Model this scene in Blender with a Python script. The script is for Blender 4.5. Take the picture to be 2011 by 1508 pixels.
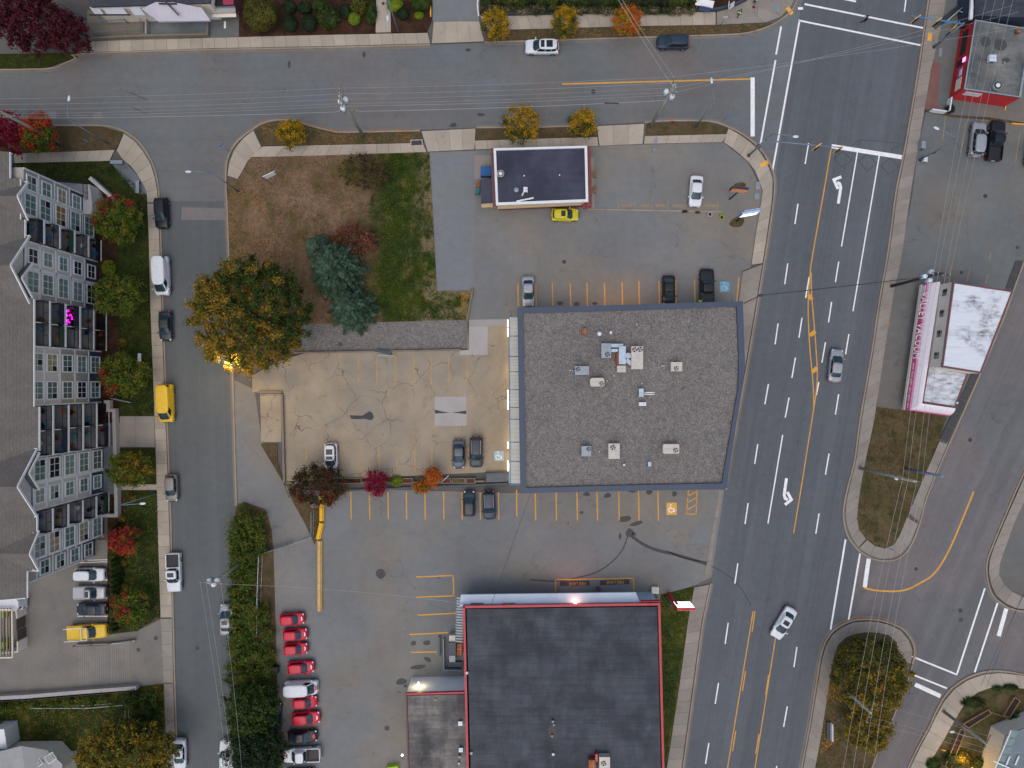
import bpy, bmesh, math, random
from mathutils import Vector, Matrix, noise as mnoise
R = math.radians
random.seed(7)
for o in list(bpy.data.objects): bpy.data.objects.remove(o)
scene = bpy.context.scene
col = scene.collection
# ---------------------------------------------------------------- camera
SC, HC, CX, CY = 0.07, 97.8, 1005.5, 754.0      # metres per photo pixel on the ground, drone height
cam = bpy.data.cameras.new('camera'); cam.sensor_width = 36; cam.lens = 18*HC/(CX*SC); cam.clip_end = 2000; cam.clip_start = 1
camo = bpy.data.objects.new('camera', cam); col.objects.link(camo)
camo.location = (0, 0, HC); camo.rotation_euler = (0, 0, 0); scene.camera = camo
# ---------------------------------------------------------------- sky, sun, exposure (overcast autumn dusk)
world = bpy.data.worlds.new('World'); scene.world = world; world.use_nodes = True
wn = world.node_tree.nodes; wl = world.node_tree.links
sky = wn.new('ShaderNodeTexSky'); sky.sky_type = 'NISHITA'; sky.sun_disc = False
sky.sun_elevation = R(70); sky.sun_rotation = R(200); sky.air_density = 1.0; sky.dust_density = 4.0; sky.ozone_density = 1.0
wl.new(sky.outputs[0], wn['Background'].inputs[0]); wn['Background'].inputs[1].default_value = 0.15
sun = bpy.data.lights.new('sun', 'SUN'); sun.energy = 0.62; sun.angle = R(90); sun.color = (1.0, 0.985, 0.945)
suno = bpy.data.objects.new('sun', sun); col.objects.link(suno); suno.location = (30, -40, 120)
suno.rotation_euler = (R(20), 0, R(20))
scene.view_settings.view_transform = 'Standard'; scene.view_settings.look = 'None'
scene.view_settings.exposure = 0.06; scene.view_settings.gamma = 1.0
scene.render.engine = 'CYCLES'
# ---------------------------------------------------------------- coordinates
def P(px, py, z=0.0):
    k = SC*(HC-z)/HC
    return Vector(((px-CX)*k, (CY-py)*k, z))
def PL(pts, z=0.0): return [P(a, b, z) for a, b in pts]
# ---------------------------------------------------------------- object helpers
def tag(o, label=None, cat=None, group=None, kind=None):
    if label: o['label'] = label
    if cat: o['category'] = cat
    if group: o['group'] = group
    if kind: o['kind'] = kind
    return o
def empty(name, loc, label=None, cat=None, group=None, rz=0):
    o = bpy.data.objects.new(name, None); col.objects.link(o); o.location = loc; o.rotation_euler = (0, 0, rz)
    o.empty_display_size = 0.3
    return tag(o, label, cat, group)
def link(name, me, mat, parent=None, local=False):
    o = bpy.data.objects.new(name, me); col.objects.link(o)
    if mat is not None and not me.materials: me.materials.append(mat)
    elif mat is not None and me.materials[0] != mat:
        o.material_slots[0].link = 'OBJECT'; o.material_slots[0].material = mat
    if parent is not None:
        o.parent = parent
        if not local:
            q = parent; off = Vector()
            while q is not None: off = off + q.location if q.parent is None else off; q = q.parent
            if parent.parent is None: o.matrix_parent_inverse = Matrix.Translation(-parent.location)
    return o
def copy_tree(o, parent=None):
    c = o.copy(); col.objects.link(c)
    if parent is not None: c.parent = parent; c.matrix_parent_inverse = o.matrix_parent_inverse.copy()
    for ch in list(KIDS.get(o.name, [])): copy_tree(ch, c)
    return c
KIDS = {}
def tag_parts(o, fn):
    pass
def area2(p): return sum(p[i][0]*p[(i+1)%len(p)][1]-p[(i+1)%len(p)][0]*p[i][1] for i in range(len(p)))
class MB:
    def __init__(s): s.v = []; s.f = []; s.sm = []
    def poly(s, pts, sm=False):
        n = len(s.v); s.v += [tuple(p) for p in pts]; s.f.append(tuple(range(n, n+len(pts)))); s.sm.append(sm); return s
    def prism(s, pts, z0, z1, bottom=False, top=True):
        p = [(q[0], q[1]) for q in pts]
        if area2(p) < 0: p.reverse()
        n = len(s.v); m = len(p)
        s.v += [(a, b, z0) for a, b in p] + [(a, b, z1) for a, b in p]
        if top: s.f.append(tuple(range(n+m, n+2*m))); s.sm.append(False)
        if bottom: s.f.append(tuple(range(n+m-1, n-1, -1))); s.sm.append(False)
        for i in range(m):
            j = (i+1) % m; s.f.append((n+i, n+j, n+m+j, n+m+i)); s.sm.append(False)
        return s
    def box(s, c, d, rz=0.0, ry=0.0, rx=0.0):
        M = Matrix.Translation(Vector(c)) @ Matrix.Rotation(rz, 4, 'Z') @ Matrix.Rotation(ry, 4, 'Y') @ Matrix.Rotation(rx, 4, 'X')
        n = len(s.v)
        for z in (-.5, .5):
            for x, y in ((-.5, -.5), (.5, -.5), (.5, .5), (-.5, .5)): s.v.append(tuple(M @ Vector((x*d[0], y*d[1], z*d[2]))))
        for f in ((3,2,1,0), (4,5,6,7), (0,1,5,4), (1,2,6,5), (2,3,7,6), (3,0,4,7)): s.f.append(tuple(n+i for i in f)); s.sm.append(False)
        return s
    def bar(s, a, b, w, h):
        a = Vector(a); b = Vector(b); d = b-a; L = d.length
        rz = math.atan2(d.y, d.x); ry = -math.asin(max(-1, min(1, d.z/max(L, 1e-6))))
        return s.box((a+b)/2, (L, w, h), rz, ry)
    def tube(s, pts, rad, n=6, cap=True):
        pts = [Vector(p) for p in pts]
        if not isinstance(rad, (list, tuple)): rad = [rad]*len(pts)
        base = len(s.v)
        for i, p in enumerate(pts):
            d = (pts[min(i+1, len(pts)-1)]-pts[max(i-1, 0)])
            if d.length < 1e-9: d = Vector((0, 0, 1))
            d.normalize(); up = Vector((0, 0, 1)) if abs(d.z) < .9 else Vector((1, 0, 0))
            u = d.cross(up).normalized(); w = u.cross(d).normalized()
            for k in range(n):
                a = 2*math.pi*k/n; s.v.append(tuple(p + (u*math.cos(a)+w*math.sin(a))*rad[i]))
        for i in range(len(pts)-1):
            for k in range(n):
                k2 = (k+1) % n; s.f.append((base+i*n+k, base+i*n+k2, base+(i+1)*n+k2, base+(i+1)*n+k)); s.sm.append(True)
        if cap:
            s.f.append(tuple(base+k for k in range(n-1, -1, -1))); s.sm.append(False)
            e = base+(len(pts)-1)*n; s.f.append(tuple(e+k for k in range(n))); s.sm.append(False)
        return s
    def cyl(s, c, r, h, n=16, r2=None):
        c = Vector(c); return s.tube([c, c+Vector((0, 0, h))], [r, r if r2 is None else r2], n)
    def ell(s, c, r, n=10, m=7, z0=-1.0):
        base = len(s.v)
        for i in range(m+1):
            t = math.asin(z0) + (math.pi/2-math.asin(z0))*i/m
            for k in range(n):
                a = 2*math.pi*k/n; s.v.append((c[0]+r[0]*math.cos(t)*math.cos(a), c[1]+r[1]*math.cos(t)*math.sin(a), c[2]+r[2]*math.sin(t)))
        for i in range(m):
            for k in range(n):
                k2 = (k+1) % n; s.f.append((base+i*n+k, base+i*n+k2, base+(i+1)*n+k2, base+(i+1)*n+k)); s.sm.append(True)
        return s
    def grid(s, rows, close=False, sm=True):
        base = len(s.v); m = len(rows[0])
        for r in rows: s.v += [tuple(p) for p in r]
        for i in range(len(rows)-1):
            for k in range(m if close else m-1):
                k2 = (k+1) % m; s.f.append((base+i*m+k, base+i*m+k2, base+(i+1)*m+k2, base+(i+1)*m+k)); s.sm.append(sm)
        return s
    def strip(s, pts, w, z, closed=False):          # flat ribbon along a polyline (metres)
        pts = [Vector((p[0], p[1])) for p in pts]; L = []; Rr = []
        for i, p in enumerate(pts):
            a = pts[i-1] if i > 0 else p; b = pts[i+1] if i < len(pts)-1 else p
            d1 = (p-a).normalized() if i > 0 else (b-p).normalized(); d2 = (b-p).normalized() if i < len(pts)-1 else d1
            t = (d1+d2).normalized(); nrm = Vector((-t.y, t.x)); c = max(.4, t.dot(d1))
            L.append(p+nrm*w/2/c); Rr.append(p-nrm*w/2/c)
        for i in range(len(pts)-1): s.poly([(*Rr[i], z), (*Rr[i+1], z), (*L[i+1], z), (*L[i], z)])
        return s
    def wall(s, pts, w, z0, z1):                    # upright ribbon with thickness along a polyline
        pts = [Vector((p[0], p[1])) for p in pts]; L = []; Rr = []
        for i, p in enumerate(pts):
            a = pts[i-1] if i > 0 else p; b = pts[i+1] if i < len(pts)-1 else p
            d1 = (p-a).normalized() if i > 0 else (b-p).normalized(); d2 = (b-p).normalized() if i < len(pts)-1 else d1
            t = (d1+d2).normalized(); nrm = Vector((-t.y, t.x)); c = max(.4, t.dot(d1))
            L.append(p+nrm*w/2/c); Rr.append(p-nrm*w/2/c)
        rows = []
        for i in range(len(pts)): rows.append([(*L[i], z0), (*L[i], z1), (*Rr[i], z1), (*Rr[i], z0)])
        s.grid(rows, sm=False); s.poly(rows[0]); s.poly(rows[-1][::-1])
        return s
    def mesh(s, name):
        me = bpy.data.meshes.new(name); me.from_pydata(s.v, [], s.f); me.polygons.foreach_set('use_smooth', s.sm); me.update(); return me
    def build(s, name, mat, parent=None, local=False, recalc=True):
        me = s.mesh(name)
        if recalc:
            bm = bmesh.new(); bm.from_mesh(me); bmesh.ops.recalc_face_normals(bm, faces=bm.faces); bm.to_mesh(me); bm.free()
        return link(name, me, mat, parent, local)
def spline(pts, n=6):
    out = []
    for i in range(len(pts)-1):
        p0 = Vector(pts[max(i-1, 0)]); p1 = Vector(pts[i]); p2 = Vector(pts[i+1]); p3 = Vector(pts[min(i+2, len(pts)-1)])
        for k in range(n):
            t = k/n; out.append(tuple(0.5*((2*p1)+(p2-p0)*t+(2*p0-5*p1+4*p2-p3)*t*t+(3*p1-p0-3*p2+p3)*t**3)))
    out.append(tuple(pts[-1])); return out
def resample(pts, n):
    pts = [Vector(p) for p in pts]; d = [0.0]
    for i in range(1, len(pts)): d.append(d[-1]+(pts[i]-pts[i-1]).length)
    out = []
    for k in range(n+1):
        t = d[-1]*k/n; i = 0
        while i < len(d)-2 and d[i+1] < t: i += 1
        seg = d[i+1]-d[i]; out.append(pts[i].lerp(pts[i+1], 0 if seg < 1e-9 else (t-d[i])/seg))
    return out
def plen(pts): return sum((Vector(pts[i+1])-Vector(pts[i])).length for i in range(len(pts)-1))
# ---------------------------------------------------------------- materials (procedural)
def srgb(r, g, b):
    f = lambda c: c/12.92 if c <= .04045 else ((c+.055)/1.055)**2.4
    return (f(r/255), f(g/255), f(b/255), 1)
class NT:
    def __init__(s, name):
        s.m = bpy.data.materials.new(name); s.m.use_nodes = True; s.t = s.m.node_tree; s.n = s.t.nodes; s.l = s.t.links
        s.b = s.n['Principled BSDF']; s.out = s.n['Material Output']
    def node(s, t, **kw):
        n = s.n.new(t)
        for k, v in kw.items(): setattr(n, k, v)
        return n
    def put(s, sock, v):
        if hasattr(v, 'links') or isinstance(v, bpy.types.NodeSocket): s.l.new(v, sock)
        else:
            if sock.type == 'VECTOR' and len(v) == 4: v = v[:3]
            sock.default_value = v
    def pos(s, scale=None, rot=0.0):
        g = s.node('ShaderNodeNewGeometry').outputs['Position']
        if scale is None: return g
        m = s.node('ShaderNodeMapping'); s.l.new(g, m.inputs[0])
        m.vector_type = 'POINT'
        if rot:
            r = s.node('ShaderNodeVectorRotate', rotation_type='Z_AXIS'); s.l.new(g, r.inputs['Vector']); r.inputs['Angle'].default_value = rot
            s.l.new(r.outputs[0], m.inputs[0])
        m.inputs['Scale'].default_value = scale
        return m.outputs[0]
    def noise(s, scale, detail=4, rough=.55, vec=None, dist=0):
        n = s.node('ShaderNodeTexNoise'); s.l.new(vec if vec is not None else s.pos(), n.inputs['Vector'])
        n.inputs['Scale'].default_value = scale; n.inputs['Detail'].default_value = detail; n.inputs['Roughness'].default_value = rough; n.inputs['Distortion'].default_value = dist
        return n.outputs['Fac']
    def rng(s, v, a, b, c=0.0, d=1.0, smooth=False):
        m = s.node('ShaderNodeMapRange'); s.l.new(v, m.inputs[0]); m.clamp = True
        if smooth: m.interpolation_type = 'SMOOTHSTEP'
        for i, x in enumerate((a, b, c, d)): m.inputs[i+1].default_value = x
        return m.outputs[0]
    def math(s, op, a, b=0.0):
        m = s.node('ShaderNodeMath', operation=op); s.put(m.inputs[0], a); s.put(m.inputs[1], b); return m.outputs[0]
    def mix(s, f, a, b, mode='MIX'):
        m = s.node('ShaderNodeMix', data_type='RGBA', blend_type=mode); s.put(m.inputs['Factor'], f); s.put(m.inputs['A'], a); s.put(m.inputs['B'], b); return m.outputs['Result']
    def mul(s, c, f):           # colour times a grey factor
        m = s.node('ShaderNodeVectorMath', operation='SCALE'); s.put(m.inputs[0], c); s.put(m.inputs['Scale'], f); return m.outputs[0]
    def ramp(s, v, stops, interp='LINEAR'):
        r = s.node('ShaderNodeValToRGB'); s.l.new(v, r.inputs[0]); e = r.color_ramp; e.interpolation = interp
        while len(e.elements) < len(stops): e.elements.new(.5)
        for i, (p, c) in enumerate(stops): e.elements[i].position = p; e.elements[i].color = c
        return r.outputs[0]
    def bump(s, h, strength=.3, dist=.02):
        b = s.node('ShaderNodeBump'); b.inputs['Strength'].default_value = strength; b.inputs['Distance'].default_value = dist
        s.l.new(h, b.inputs['Height']); s.l.new(b.outputs[0], s.b.inputs['Normal'])
    def done(s, c, rough=.85, metal=0.0, spec=.3):
        s.put(s.b.inputs['Base Color'], c); s.put(s.b.inputs['Roughness'], rough); s.b.inputs['Metallic'].default_value = metal
        s.b.inputs['Specular IOR Level'].default_value = spec
        return s.m
MATS = {}
def plain(name, c, rough=.6, metal=0.0, var=.12, scale=1.2, spec=.4, fine=.08):
    if name in MATS: return MATS[name]
    t = NT(name); n = t.noise(scale, 5); k = t.rng(n, .3, .7, 1-var, 1+var)
    k = t.math('MULTIPLY', k, t.rng(t.noise(scale*14, 3), .3, .7, 1-fine, 1+fine))
    MATS[name] = t.done(t.mul(srgb(*c), k), rough, metal, spec); return MATS[name]
def paint(name, c, rough=.28, metal=0.0):
    if name in MATS: return MATS[name]
    t = NT(name); k = t.rng(t.noise(2.5, 4), .3, .7, .93, 1.05)
    m = t.done(t.mul(srgb(*c), k), t.rng(t.noise(5, 3), .3, .7, rough*.85, rough*1.25), metal, .28)
    t.b.inputs['Coat Weight'].default_value = .08; t.b.inputs['Coat Roughness'].default_value = .1
    MATS[name] = m; return m
def emit(name, c, strength, base=None):
    if name in MATS: return MATS[name]
    t = NT(name); t.done(srgb(*(base or c)), .5); t.b.inputs['Emission Color'].default_value = srgb(*c); t.b.inputs['Emission Strength'].default_value = strength
    MATS[name] = t.m; return t.m
def asphalt(name, c, blotch=.12, streak=0.0, rot=0.0, spots=.5, cracks=0.0, tint=None):
    t = NT(name)
    k = t.rng(t.noise(.09, 5, .6), .3, .7, 1-blotch, 1+blotch)
    k = t.math('MULTIPLY', k, t.rng(t.noise(.9, 5, .65), .3, .7, .93, 1.07))
    k = t.math('MULTIPLY', k, t.rng(t.noise(14, 3, .7), .3, .7, .86, 1.14))
    if streak:
        v = t.pos((.42, .008, 1), rot); k = t.math('MULTIPLY', k, t.rng(t.noise(1.0, 4, .6, v), .3, .7, 1-streak, 1+streak))
        v = t.pos((2.2, .03, 1), rot); k = t.math('MULTIPLY', k, t.rng(t.noise(1.0, 3, .6, v), .35, .65, 1-streak*.4, 1+streak*.4))
    if spots:      # oil drips and dark worn spots
        s1 = t.rng(t.noise(.55, 3, .5), .64, .72, 0, 1); s2 = t.rng(t.noise(1.9, 2, .5), .60, .68, 0, 1)
        k = t.math('MULTIPLY', k, t.rng(t.math('MULTIPLY', s1, s2), 0, 1, 1, 1-spots*.7))
    if cracks:
        vv = t.node('ShaderNodeVectorMath', operation='ADD'); nn = t.node('ShaderNodeTexNoise'); nn.inputs['Scale'].default_value = .5; nn.inputs['Detail'].default_value = 5
        t.l.new(t.pos(), nn.inputs['Vector']); sc = t.node('ShaderNodeVectorMath', operation='SCALE'); t.l.new(nn.outputs['Color'], sc.inputs[0]); sc.inputs['Scale'].default_value = 3.0
        t.l.new(t.pos(), vv.inputs[0]); t.l.new(sc.outputs[0], vv.inputs[1])
        vo = t.node('ShaderNodeTexVoronoi', feature='DISTANCE_TO_EDGE'); vo.inputs['Scale'].default_value = .16; t.l.new(vv.outputs[0], vo.inputs['Vector'])
        line = t.rng(vo.outputs['Distance'], .002, .010, 1, 0); msk = t.rng(t.noise(.16, 3), .47, .60, 0, 1)
        k = t.math('MULTIPLY', k, t.rng(t.math('MULTIPLY', line, msk), 0, 1, 1, 1-cracks))
    c0 = srgb(*c)
    cc = c0
    if tint: cc = t.mix(t.rng(t.noise(.07, 4), .42, .62), c0, srgb(*tint))
    t.bump(t.noise(30, 3, .7), .35, .01)
    return t.done(t.mul(cc, k), .88, 0, .25)
M = {}
RD = R(9.5)
M['ground'] = asphalt('ground_soil', (92, 90, 86), .2)
M['street'] = asphalt('street_asphalt', (102, 107, 108), .10, .05, R(90), .5, .25, (108, 104, 101))
M['west'] = asphalt('west_street_asphalt', (91, 95, 96), .08, .07, R(-1.5), .4, .15)
M['main'] = asphalt('main_road_asphalt', (90, 94, 98), .06, .13, RD, .45, .12)
M['side'] = asphalt('side_street_asphalt', (101, 101, 103), .08, .12, R(24), .5, .25, (112, 106, 104))
M['lot'] = asphalt('lot_asphalt', (113, 115, 115), .13, 0, 0, .75, .25, (124, 118, 109))
M['lot_old'] = asphalt('old_lot_asphalt', (102, 106, 106), .16, 0, 0, .8, .3, (110, 105, 98))
M['lot_new'] = asphalt('patched_asphalt', (116, 119, 120), .06, 0, 0, .5)
M['patch'] = asphalt('asphalt_patch', (118, 113, 110), .08, 0, 0, .2)
M['seal'] = asphalt('dark_sealer', (70, 71, 73), .12, 0, 0, .2)
def concrete(name, c, var=.10, stain=.25, cracks=0.0, obj=True, tint=None):
    t = NT(name); k = t.rng(t.noise(.35, 5, .6), .3, .7, 1-var, 1+var)
    k = t.math('MULTIPLY', k, t.rng(t.noise(9, 4, .7), .3, .7, .92, 1.08))
    st = t.rng(t.noise(.8, 6, .7), .58, .75, 0, 1); k = t.math('MULTIPLY', k, t.rng(st, 0, 1, 1, 1-stain))
    if obj:
        oi = t.node('ShaderNodeObjectInfo'); k = t.math('MULTIPLY', k, t.rng(oi.outputs['Random'], 0, 1, .90, 1.08))
    if cracks:
        vv = t.node('ShaderNodeVectorMath', operation='ADD'); nn = t.node('ShaderNodeTexNoise'); nn.inputs['Scale'].default_value = .45; nn.inputs['Detail'].default_value = 6
        t.l.new(t.pos(), nn.inputs['Vector']); sc = t.node('ShaderNodeVectorMath', operation='SCALE'); t.l.new(nn.outputs['Color'], sc.inputs[0]); sc.inputs['Scale'].default_value = 2.2
        t.l.new(t.pos(), vv.inputs[0]); t.l.new(sc.outputs[0], vv.inputs[1])
        vo = t.node('ShaderNodeTexVoronoi', feature='DISTANCE_TO_EDGE'); vo.inputs['Scale'].default_value = .27; t.l.new(vv.outputs[0], vo.inputs['Vector'])
        line = t.rng(vo.outputs['Distance'], .003, .012, 1, 0); msk = t.rng(t.noise(.2, 3), .40, .55, 0, 1)
        k = t.math('MULTIPLY', k, t.rng(t.math('MULTIPLY', line, msk), 0, 1, 1, 1-cracks))
    cc = srgb(*c)
    if tint: cc = t.mix(t.rng(t.noise(.12, 4), .40, .62), cc, srgb(*tint))
    t.bump(t.noise(24, 3, .7), .25, .006)
    return t.done(t.mul(cc, k), .85, 0, .25)
M['walk'] = concrete('sidewalk_concrete', (164, 154, 139))
M['walk2'] = concrete('old_sidewalk_concrete', (138, 131, 122), .12, .3)
M['joint'] = concrete('sidewalk_joint', (112, 104, 94), .1, .1, obj=False)
M['kerb'] = concrete('kerb_concrete', (146, 133, 117), .14, .35, obj=False)
M['gutter'] = concrete('gutter_concrete', (116, 112, 106), .12, .3, obj=False)
M['deck'] = concrete('parking_deck_concrete', (151, 138, 118), .12, .35, .62, False, (140, 131, 116))
M['drive'] = concrete('apartment_drive_concrete', (124, 119, 110), .12, .35, 0, False, (112, 110, 106))
M['pale'] = concrete('pale_concrete', (160, 156, 152), .08, .2, obj=False)
M['wallc'] = concrete('retaining_wall_concrete', (120, 112, 100), .14, .4, obj=False)
M['darkc'] = concrete('weathered_blue_concrete', (104, 110, 114), .25, .5, obj=False)
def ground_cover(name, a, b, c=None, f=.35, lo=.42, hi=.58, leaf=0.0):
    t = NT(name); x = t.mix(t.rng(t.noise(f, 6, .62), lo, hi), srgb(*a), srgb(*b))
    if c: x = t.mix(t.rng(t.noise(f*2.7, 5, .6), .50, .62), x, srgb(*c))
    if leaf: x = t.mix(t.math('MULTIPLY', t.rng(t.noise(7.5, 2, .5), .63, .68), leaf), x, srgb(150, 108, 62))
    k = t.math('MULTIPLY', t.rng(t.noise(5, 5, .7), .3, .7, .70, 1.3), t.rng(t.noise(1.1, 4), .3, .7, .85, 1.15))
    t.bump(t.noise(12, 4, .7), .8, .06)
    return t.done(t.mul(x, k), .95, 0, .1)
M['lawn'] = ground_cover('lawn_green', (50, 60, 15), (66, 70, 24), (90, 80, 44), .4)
M['lawn_dark'] = ground_cover('lawn_dark_green', (37, 48, 16), (50, 59, 22), (66, 61, 34), .5)  # deeper green grass mix than the plain lawn
M['dry'] = ground_cover('dry_grass', (92, 80, 58), (78, 72, 46), (62, 64, 34), .3, leaf=.4)
M['verge'] = ground_cover('verge_soil', (80, 68, 50), (90, 76, 56), (70, 70, 42), .35, leaf=.4)
M['bark'] = ground_cover('bark_mulch', (48, 34, 27), (66, 46, 35), None, .6, leaf=.3)
# the corner lot: bare dry ground on the street side, green turf on the shop side
t = NT('corner_lot_turf'); sx = t.node('ShaderNodeSeparateXYZ'); t.l.new(t.pos(), sx.inputs[0])
edge = t.math('ADD', sx.outputs[0], t.math('MULTIPLY', t.math('SUBTRACT', t.noise(.14, 5, .65), .5), 11.0))
gm = t.rng(edge, -21.5, -17.0, 0, 1, True)
brown = t.mix(t.rng(t.noise(.22, 6, .65), .38, .62), srgb(122, 100, 80), srgb(100, 84, 60)); brown = t.mix(t.rng(t.noise(.5, 5), .55, .68), brown, srgb(78, 76, 42))
green = t.mix(t.rng(t.noise(.3, 6, .65), .40, .60), srgb(38, 54, 10), srgb(52, 64, 16)); green = t.mix(t.rng(t.noise(.45, 5, .6), .56, .66), green, srgb(92, 82, 46))
green = t.mix(t.math('MULTIPLY', t.rng(edge, -13.5, -11.5, 0, 1), t.rng(t.noise(.5, 4), .42, .55)), green, srgb(108, 98, 70))
k = t.math('MULTIPLY', t.rng(t.noise(5, 5, .7), .3, .7, .68, 1.32), t.rng(t.noise(1.0, 4), .3, .7, .85, 1.15))
x = t.mix(gm, brown, green); x = t.mix(t.math('MULTIPLY', t.rng(t.noise(7.0, 2, .5), .62, .67), .6), x, srgb(146, 104, 66)); t.bump(t.noise(12, 4, .7), .8, .06)
M['corner'] = t.done(t.mul(x, k), .95, 0, .1)
def roofgravel(name):
    t = NT(name); v = t.node('ShaderNodeTexVoronoi'); v.inputs['Scale'].default_value = 7.5; t.l.new(t.pos(), v.inputs['Vector'])
    sx = t.node('ShaderNodeSeparateXYZ'); t.l.new(v.outputs['Color'], sx.inputs[0])
    c = t.ramp(sx.outputs[0], [(0, srgb(84, 83, 84)), (.25, srgb(101, 99, 96)), (.5, srgb(116, 110, 105)), (.7, srgb(102, 92, 88)), (.85, srgb(128, 124, 118)), (1, srgb(94, 98, 99))])
    k = t.math('MULTIPLY', t.rng(t.noise(.12, 5), .3, .7, 1.04, 1.2), t.rng(t.noise(1.5, 4), .3, .7, .9, 1.1))
    k = t.math('MULTIPLY', k, t.rng(t.noise(11, 2), .3, .7, .75, 1.25))
    t.bump(v.outputs['Distance'], .4, .02)
    return t.done(t.mul(c, k), .9, 0, .2)
M['gravel'] = roofgravel('roof_gravel')
def tarroof(name, a, b, scale=(.5, .12, 1), seams=1.0, streak=.3):
    t = NT(name); n1 = t.noise(.25, 6, .65); n2 = t.noise(1.0, 4, .7, t.pos((scale[0]*.5, scale[1]*22, 1))); n3 = t.noise(1.0, 4, .65, t.pos((scale[1]*9, scale[0]*.5, 1)))
    c = t.mix(t.rng(n1, .38, .62), srgb(*a), srgb(*b))
    k = t.math('MULTIPLY', t.rng(n2, .3, .7, 1-streak, 1+streak), t.rng(n3, .3, .7, 1-streak, 1+streak))
    k = t.math('MULTIPLY', k, t.rng(t.noise(16, 3), .3, .7, .85, 1.15))
    if seams:
        sx = t.node('ShaderNodeSeparateXYZ'); t.l.new(t.pos(), sx.inputs[0]); fr = t.math('FRACT', t.math('MULTIPLY', sx.outputs[1], 1.02))
        k = t.math('MULTIPLY', k, t.rng(fr, 0, .16, 1-.26*seams, 1))
    t.bump(t.noise(5, 4), .2, .01)
    return t.done(t.mul(c, k), .62, 0, .35)
M['tar'] = tarroof('bitumen_roof', (33, 41, 50), (60, 66, 73), streak=.26)
M['tar_old'] = tarroof('old_bitumen_roof', (58, 58, 60), (108, 103, 98), (.5, .12, 1), .3, .32)
M['tar_blue'] = tarroof('coated_bitumen_roof', (42, 46, 62), (60, 63, 78), (.15, .05, 1), 0, .16)
M['tar_red'] = tarroof('flat_roof_felt', (74, 80, 82), (112, 112, 108), (.6, .05, 1), .5, .22)
t = NT('stained_white_roof'); st = t.math('MULTIPLY', t.rng(t.noise(.22, 4, .6), .50, .66), t.rng(t.noise(1.0, 6, .75, t.pos((1.1, 2.6, 1))), .40, .62))
sl = t.rng(t.noise(1.0, 5, .7, t.pos((.5, 3.5, 1))), .52, .75, 0, .45)
x = t.mix(sl, srgb(206, 212, 218), srgb(150, 152, 154)); x = t.mix(st, x, srgb(72, 68, 62)); M['whiteroof'] = t.done(x, .7)
t = NT('stained_grey_roof'); st = t.rng(t.noise(1.0, 6, .75, t.pos((.8, 2.2, 1))), .42, .68)
M['greyroof'] = t.done(t.mix(st, srgb(200, 205, 210), srgb(112, 116, 120)), .7)
def shingle(name, a, b):
    t = NT(name); sx = t.node('ShaderNodeSeparateXYZ'); t.l.new(t.pos(), sx.inputs[0])
    f = t.math('FRACT', t.math('MULTIPLY', sx.outputs[0], 2.9)); k = t.rng(f, 0, .28, .80, 1.0)
    k = t.math('MULTIPLY', k, t.rng(t.noise(1.0, 3, .7, t.pos((5, 2.2, 1))), .3, .7, .85, 1.15)); k = t.math('MULTIPLY', k, t.rng(t.noise(.3, 4), .3, .7, .94, 1.06))
    return t.done(t.mul(t.mix(t.noise(.6, 4), srgb(*a), srgb(*b)), k), .9, 0, .2)
M['shingle'] = shingle('asphalt_shingle', (98, 92, 86), (112, 108, 103))
M['shingle2'] = shingle('dark_shingle', (58, 62, 68), (70, 72, 78))
M['white_line'] = plain('white_road_paint', (228, 228, 226), .7, 0, .10, 1.5, .3, .16)
M['yellow_line'] = plain('yellow_road_paint', (205, 150, 62), .7, 0, .12, 1.2, .3, .2)
M['yellow_worn'] = plain('worn_yellow_paint', (176, 140, 84), .8, 0, .22, 2.0, .3, .25)
M['yellow_dim'] = plain('faded_yellow_paint', (150, 126, 86), .8, 0, .2, 3.0, .3, .3)
M['tactile'] = plain('tactile_yellow', (226, 164, 62), .7)
M['metal'] = plain('galvanised_steel', (150, 158, 162), .45, .5, .1, 2)
M['metal_dk'] = plain('dark_steel', (62, 70, 78), .5, .4, .1, 2)
M['pole'] = plain('weathered_pole_wood', (140, 142, 128), .85, 0, .2, 3)
M['pole_dk'] = plain('creosote_pole_wood', (64, 56, 52), .85, 0, .2, 3)
M['lamp_pole'] = plain('grey_blue_lamp_pole', (112, 128, 140), .5, .2, .1, 2)
M['wire'] = plain('aluminium_wire', (168, 170, 170), .5, .3, .05, 1)
M['wire_dk'] = plain('insulated_cable', (58, 58, 58), .6, 0, .05, 1)
M['xfmr'] = plain('transformer_paint', (176, 190, 198), .45, .1, .12, 2)
M['hvac'] = plain('hvac_cream', (186, 180, 170), .5, .1, .10, 2)
M['hvac_g'] = plain('hvac_grey', (140, 148, 156), .5, .2, .12, 2)
M['duct'] = plain('zinc_duct', (160, 176, 188), .35, .4, .15, 2)
M['black'] = plain('black_plastic', (24, 25, 28), .5, 0, .1, 2)
M['rust'] = plain('rusted_steel', (150, 84, 46), .8, .1, .25, 4)
M['white'] = plain('white_trim', (214, 216, 216), .5, 0, .05, 1.5)
M['red_trim'] = plain('red_metal_trim', (172, 62, 68), .5, 0, .10, 1)
M['red_wall'] = plain('red_painted_wall', (180, 42, 46), .6, 0, .10, .8)
M['maroon'] = plain('maroon_trim', (104, 66, 68), .6, 0, .10, 1)
M['cream'] = plain('cream_stucco', (216, 207, 192), .8, 0, .06, .6)
M['tan'] = plain('tan_awning_cloth', (176, 150, 116), .8, 0, .06, .6)
M['navy'] = plain('navy_siding', (56, 66, 82), .6, 0, .06, .5)
M['grey_siding'] = plain('warm_grey_siding', (156, 150, 142), .65, 0, .05, .5)
M['pale_siding'] = plain('pale_grey_siding', (190, 186, 182), .65, 0, .05, .5)
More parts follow.
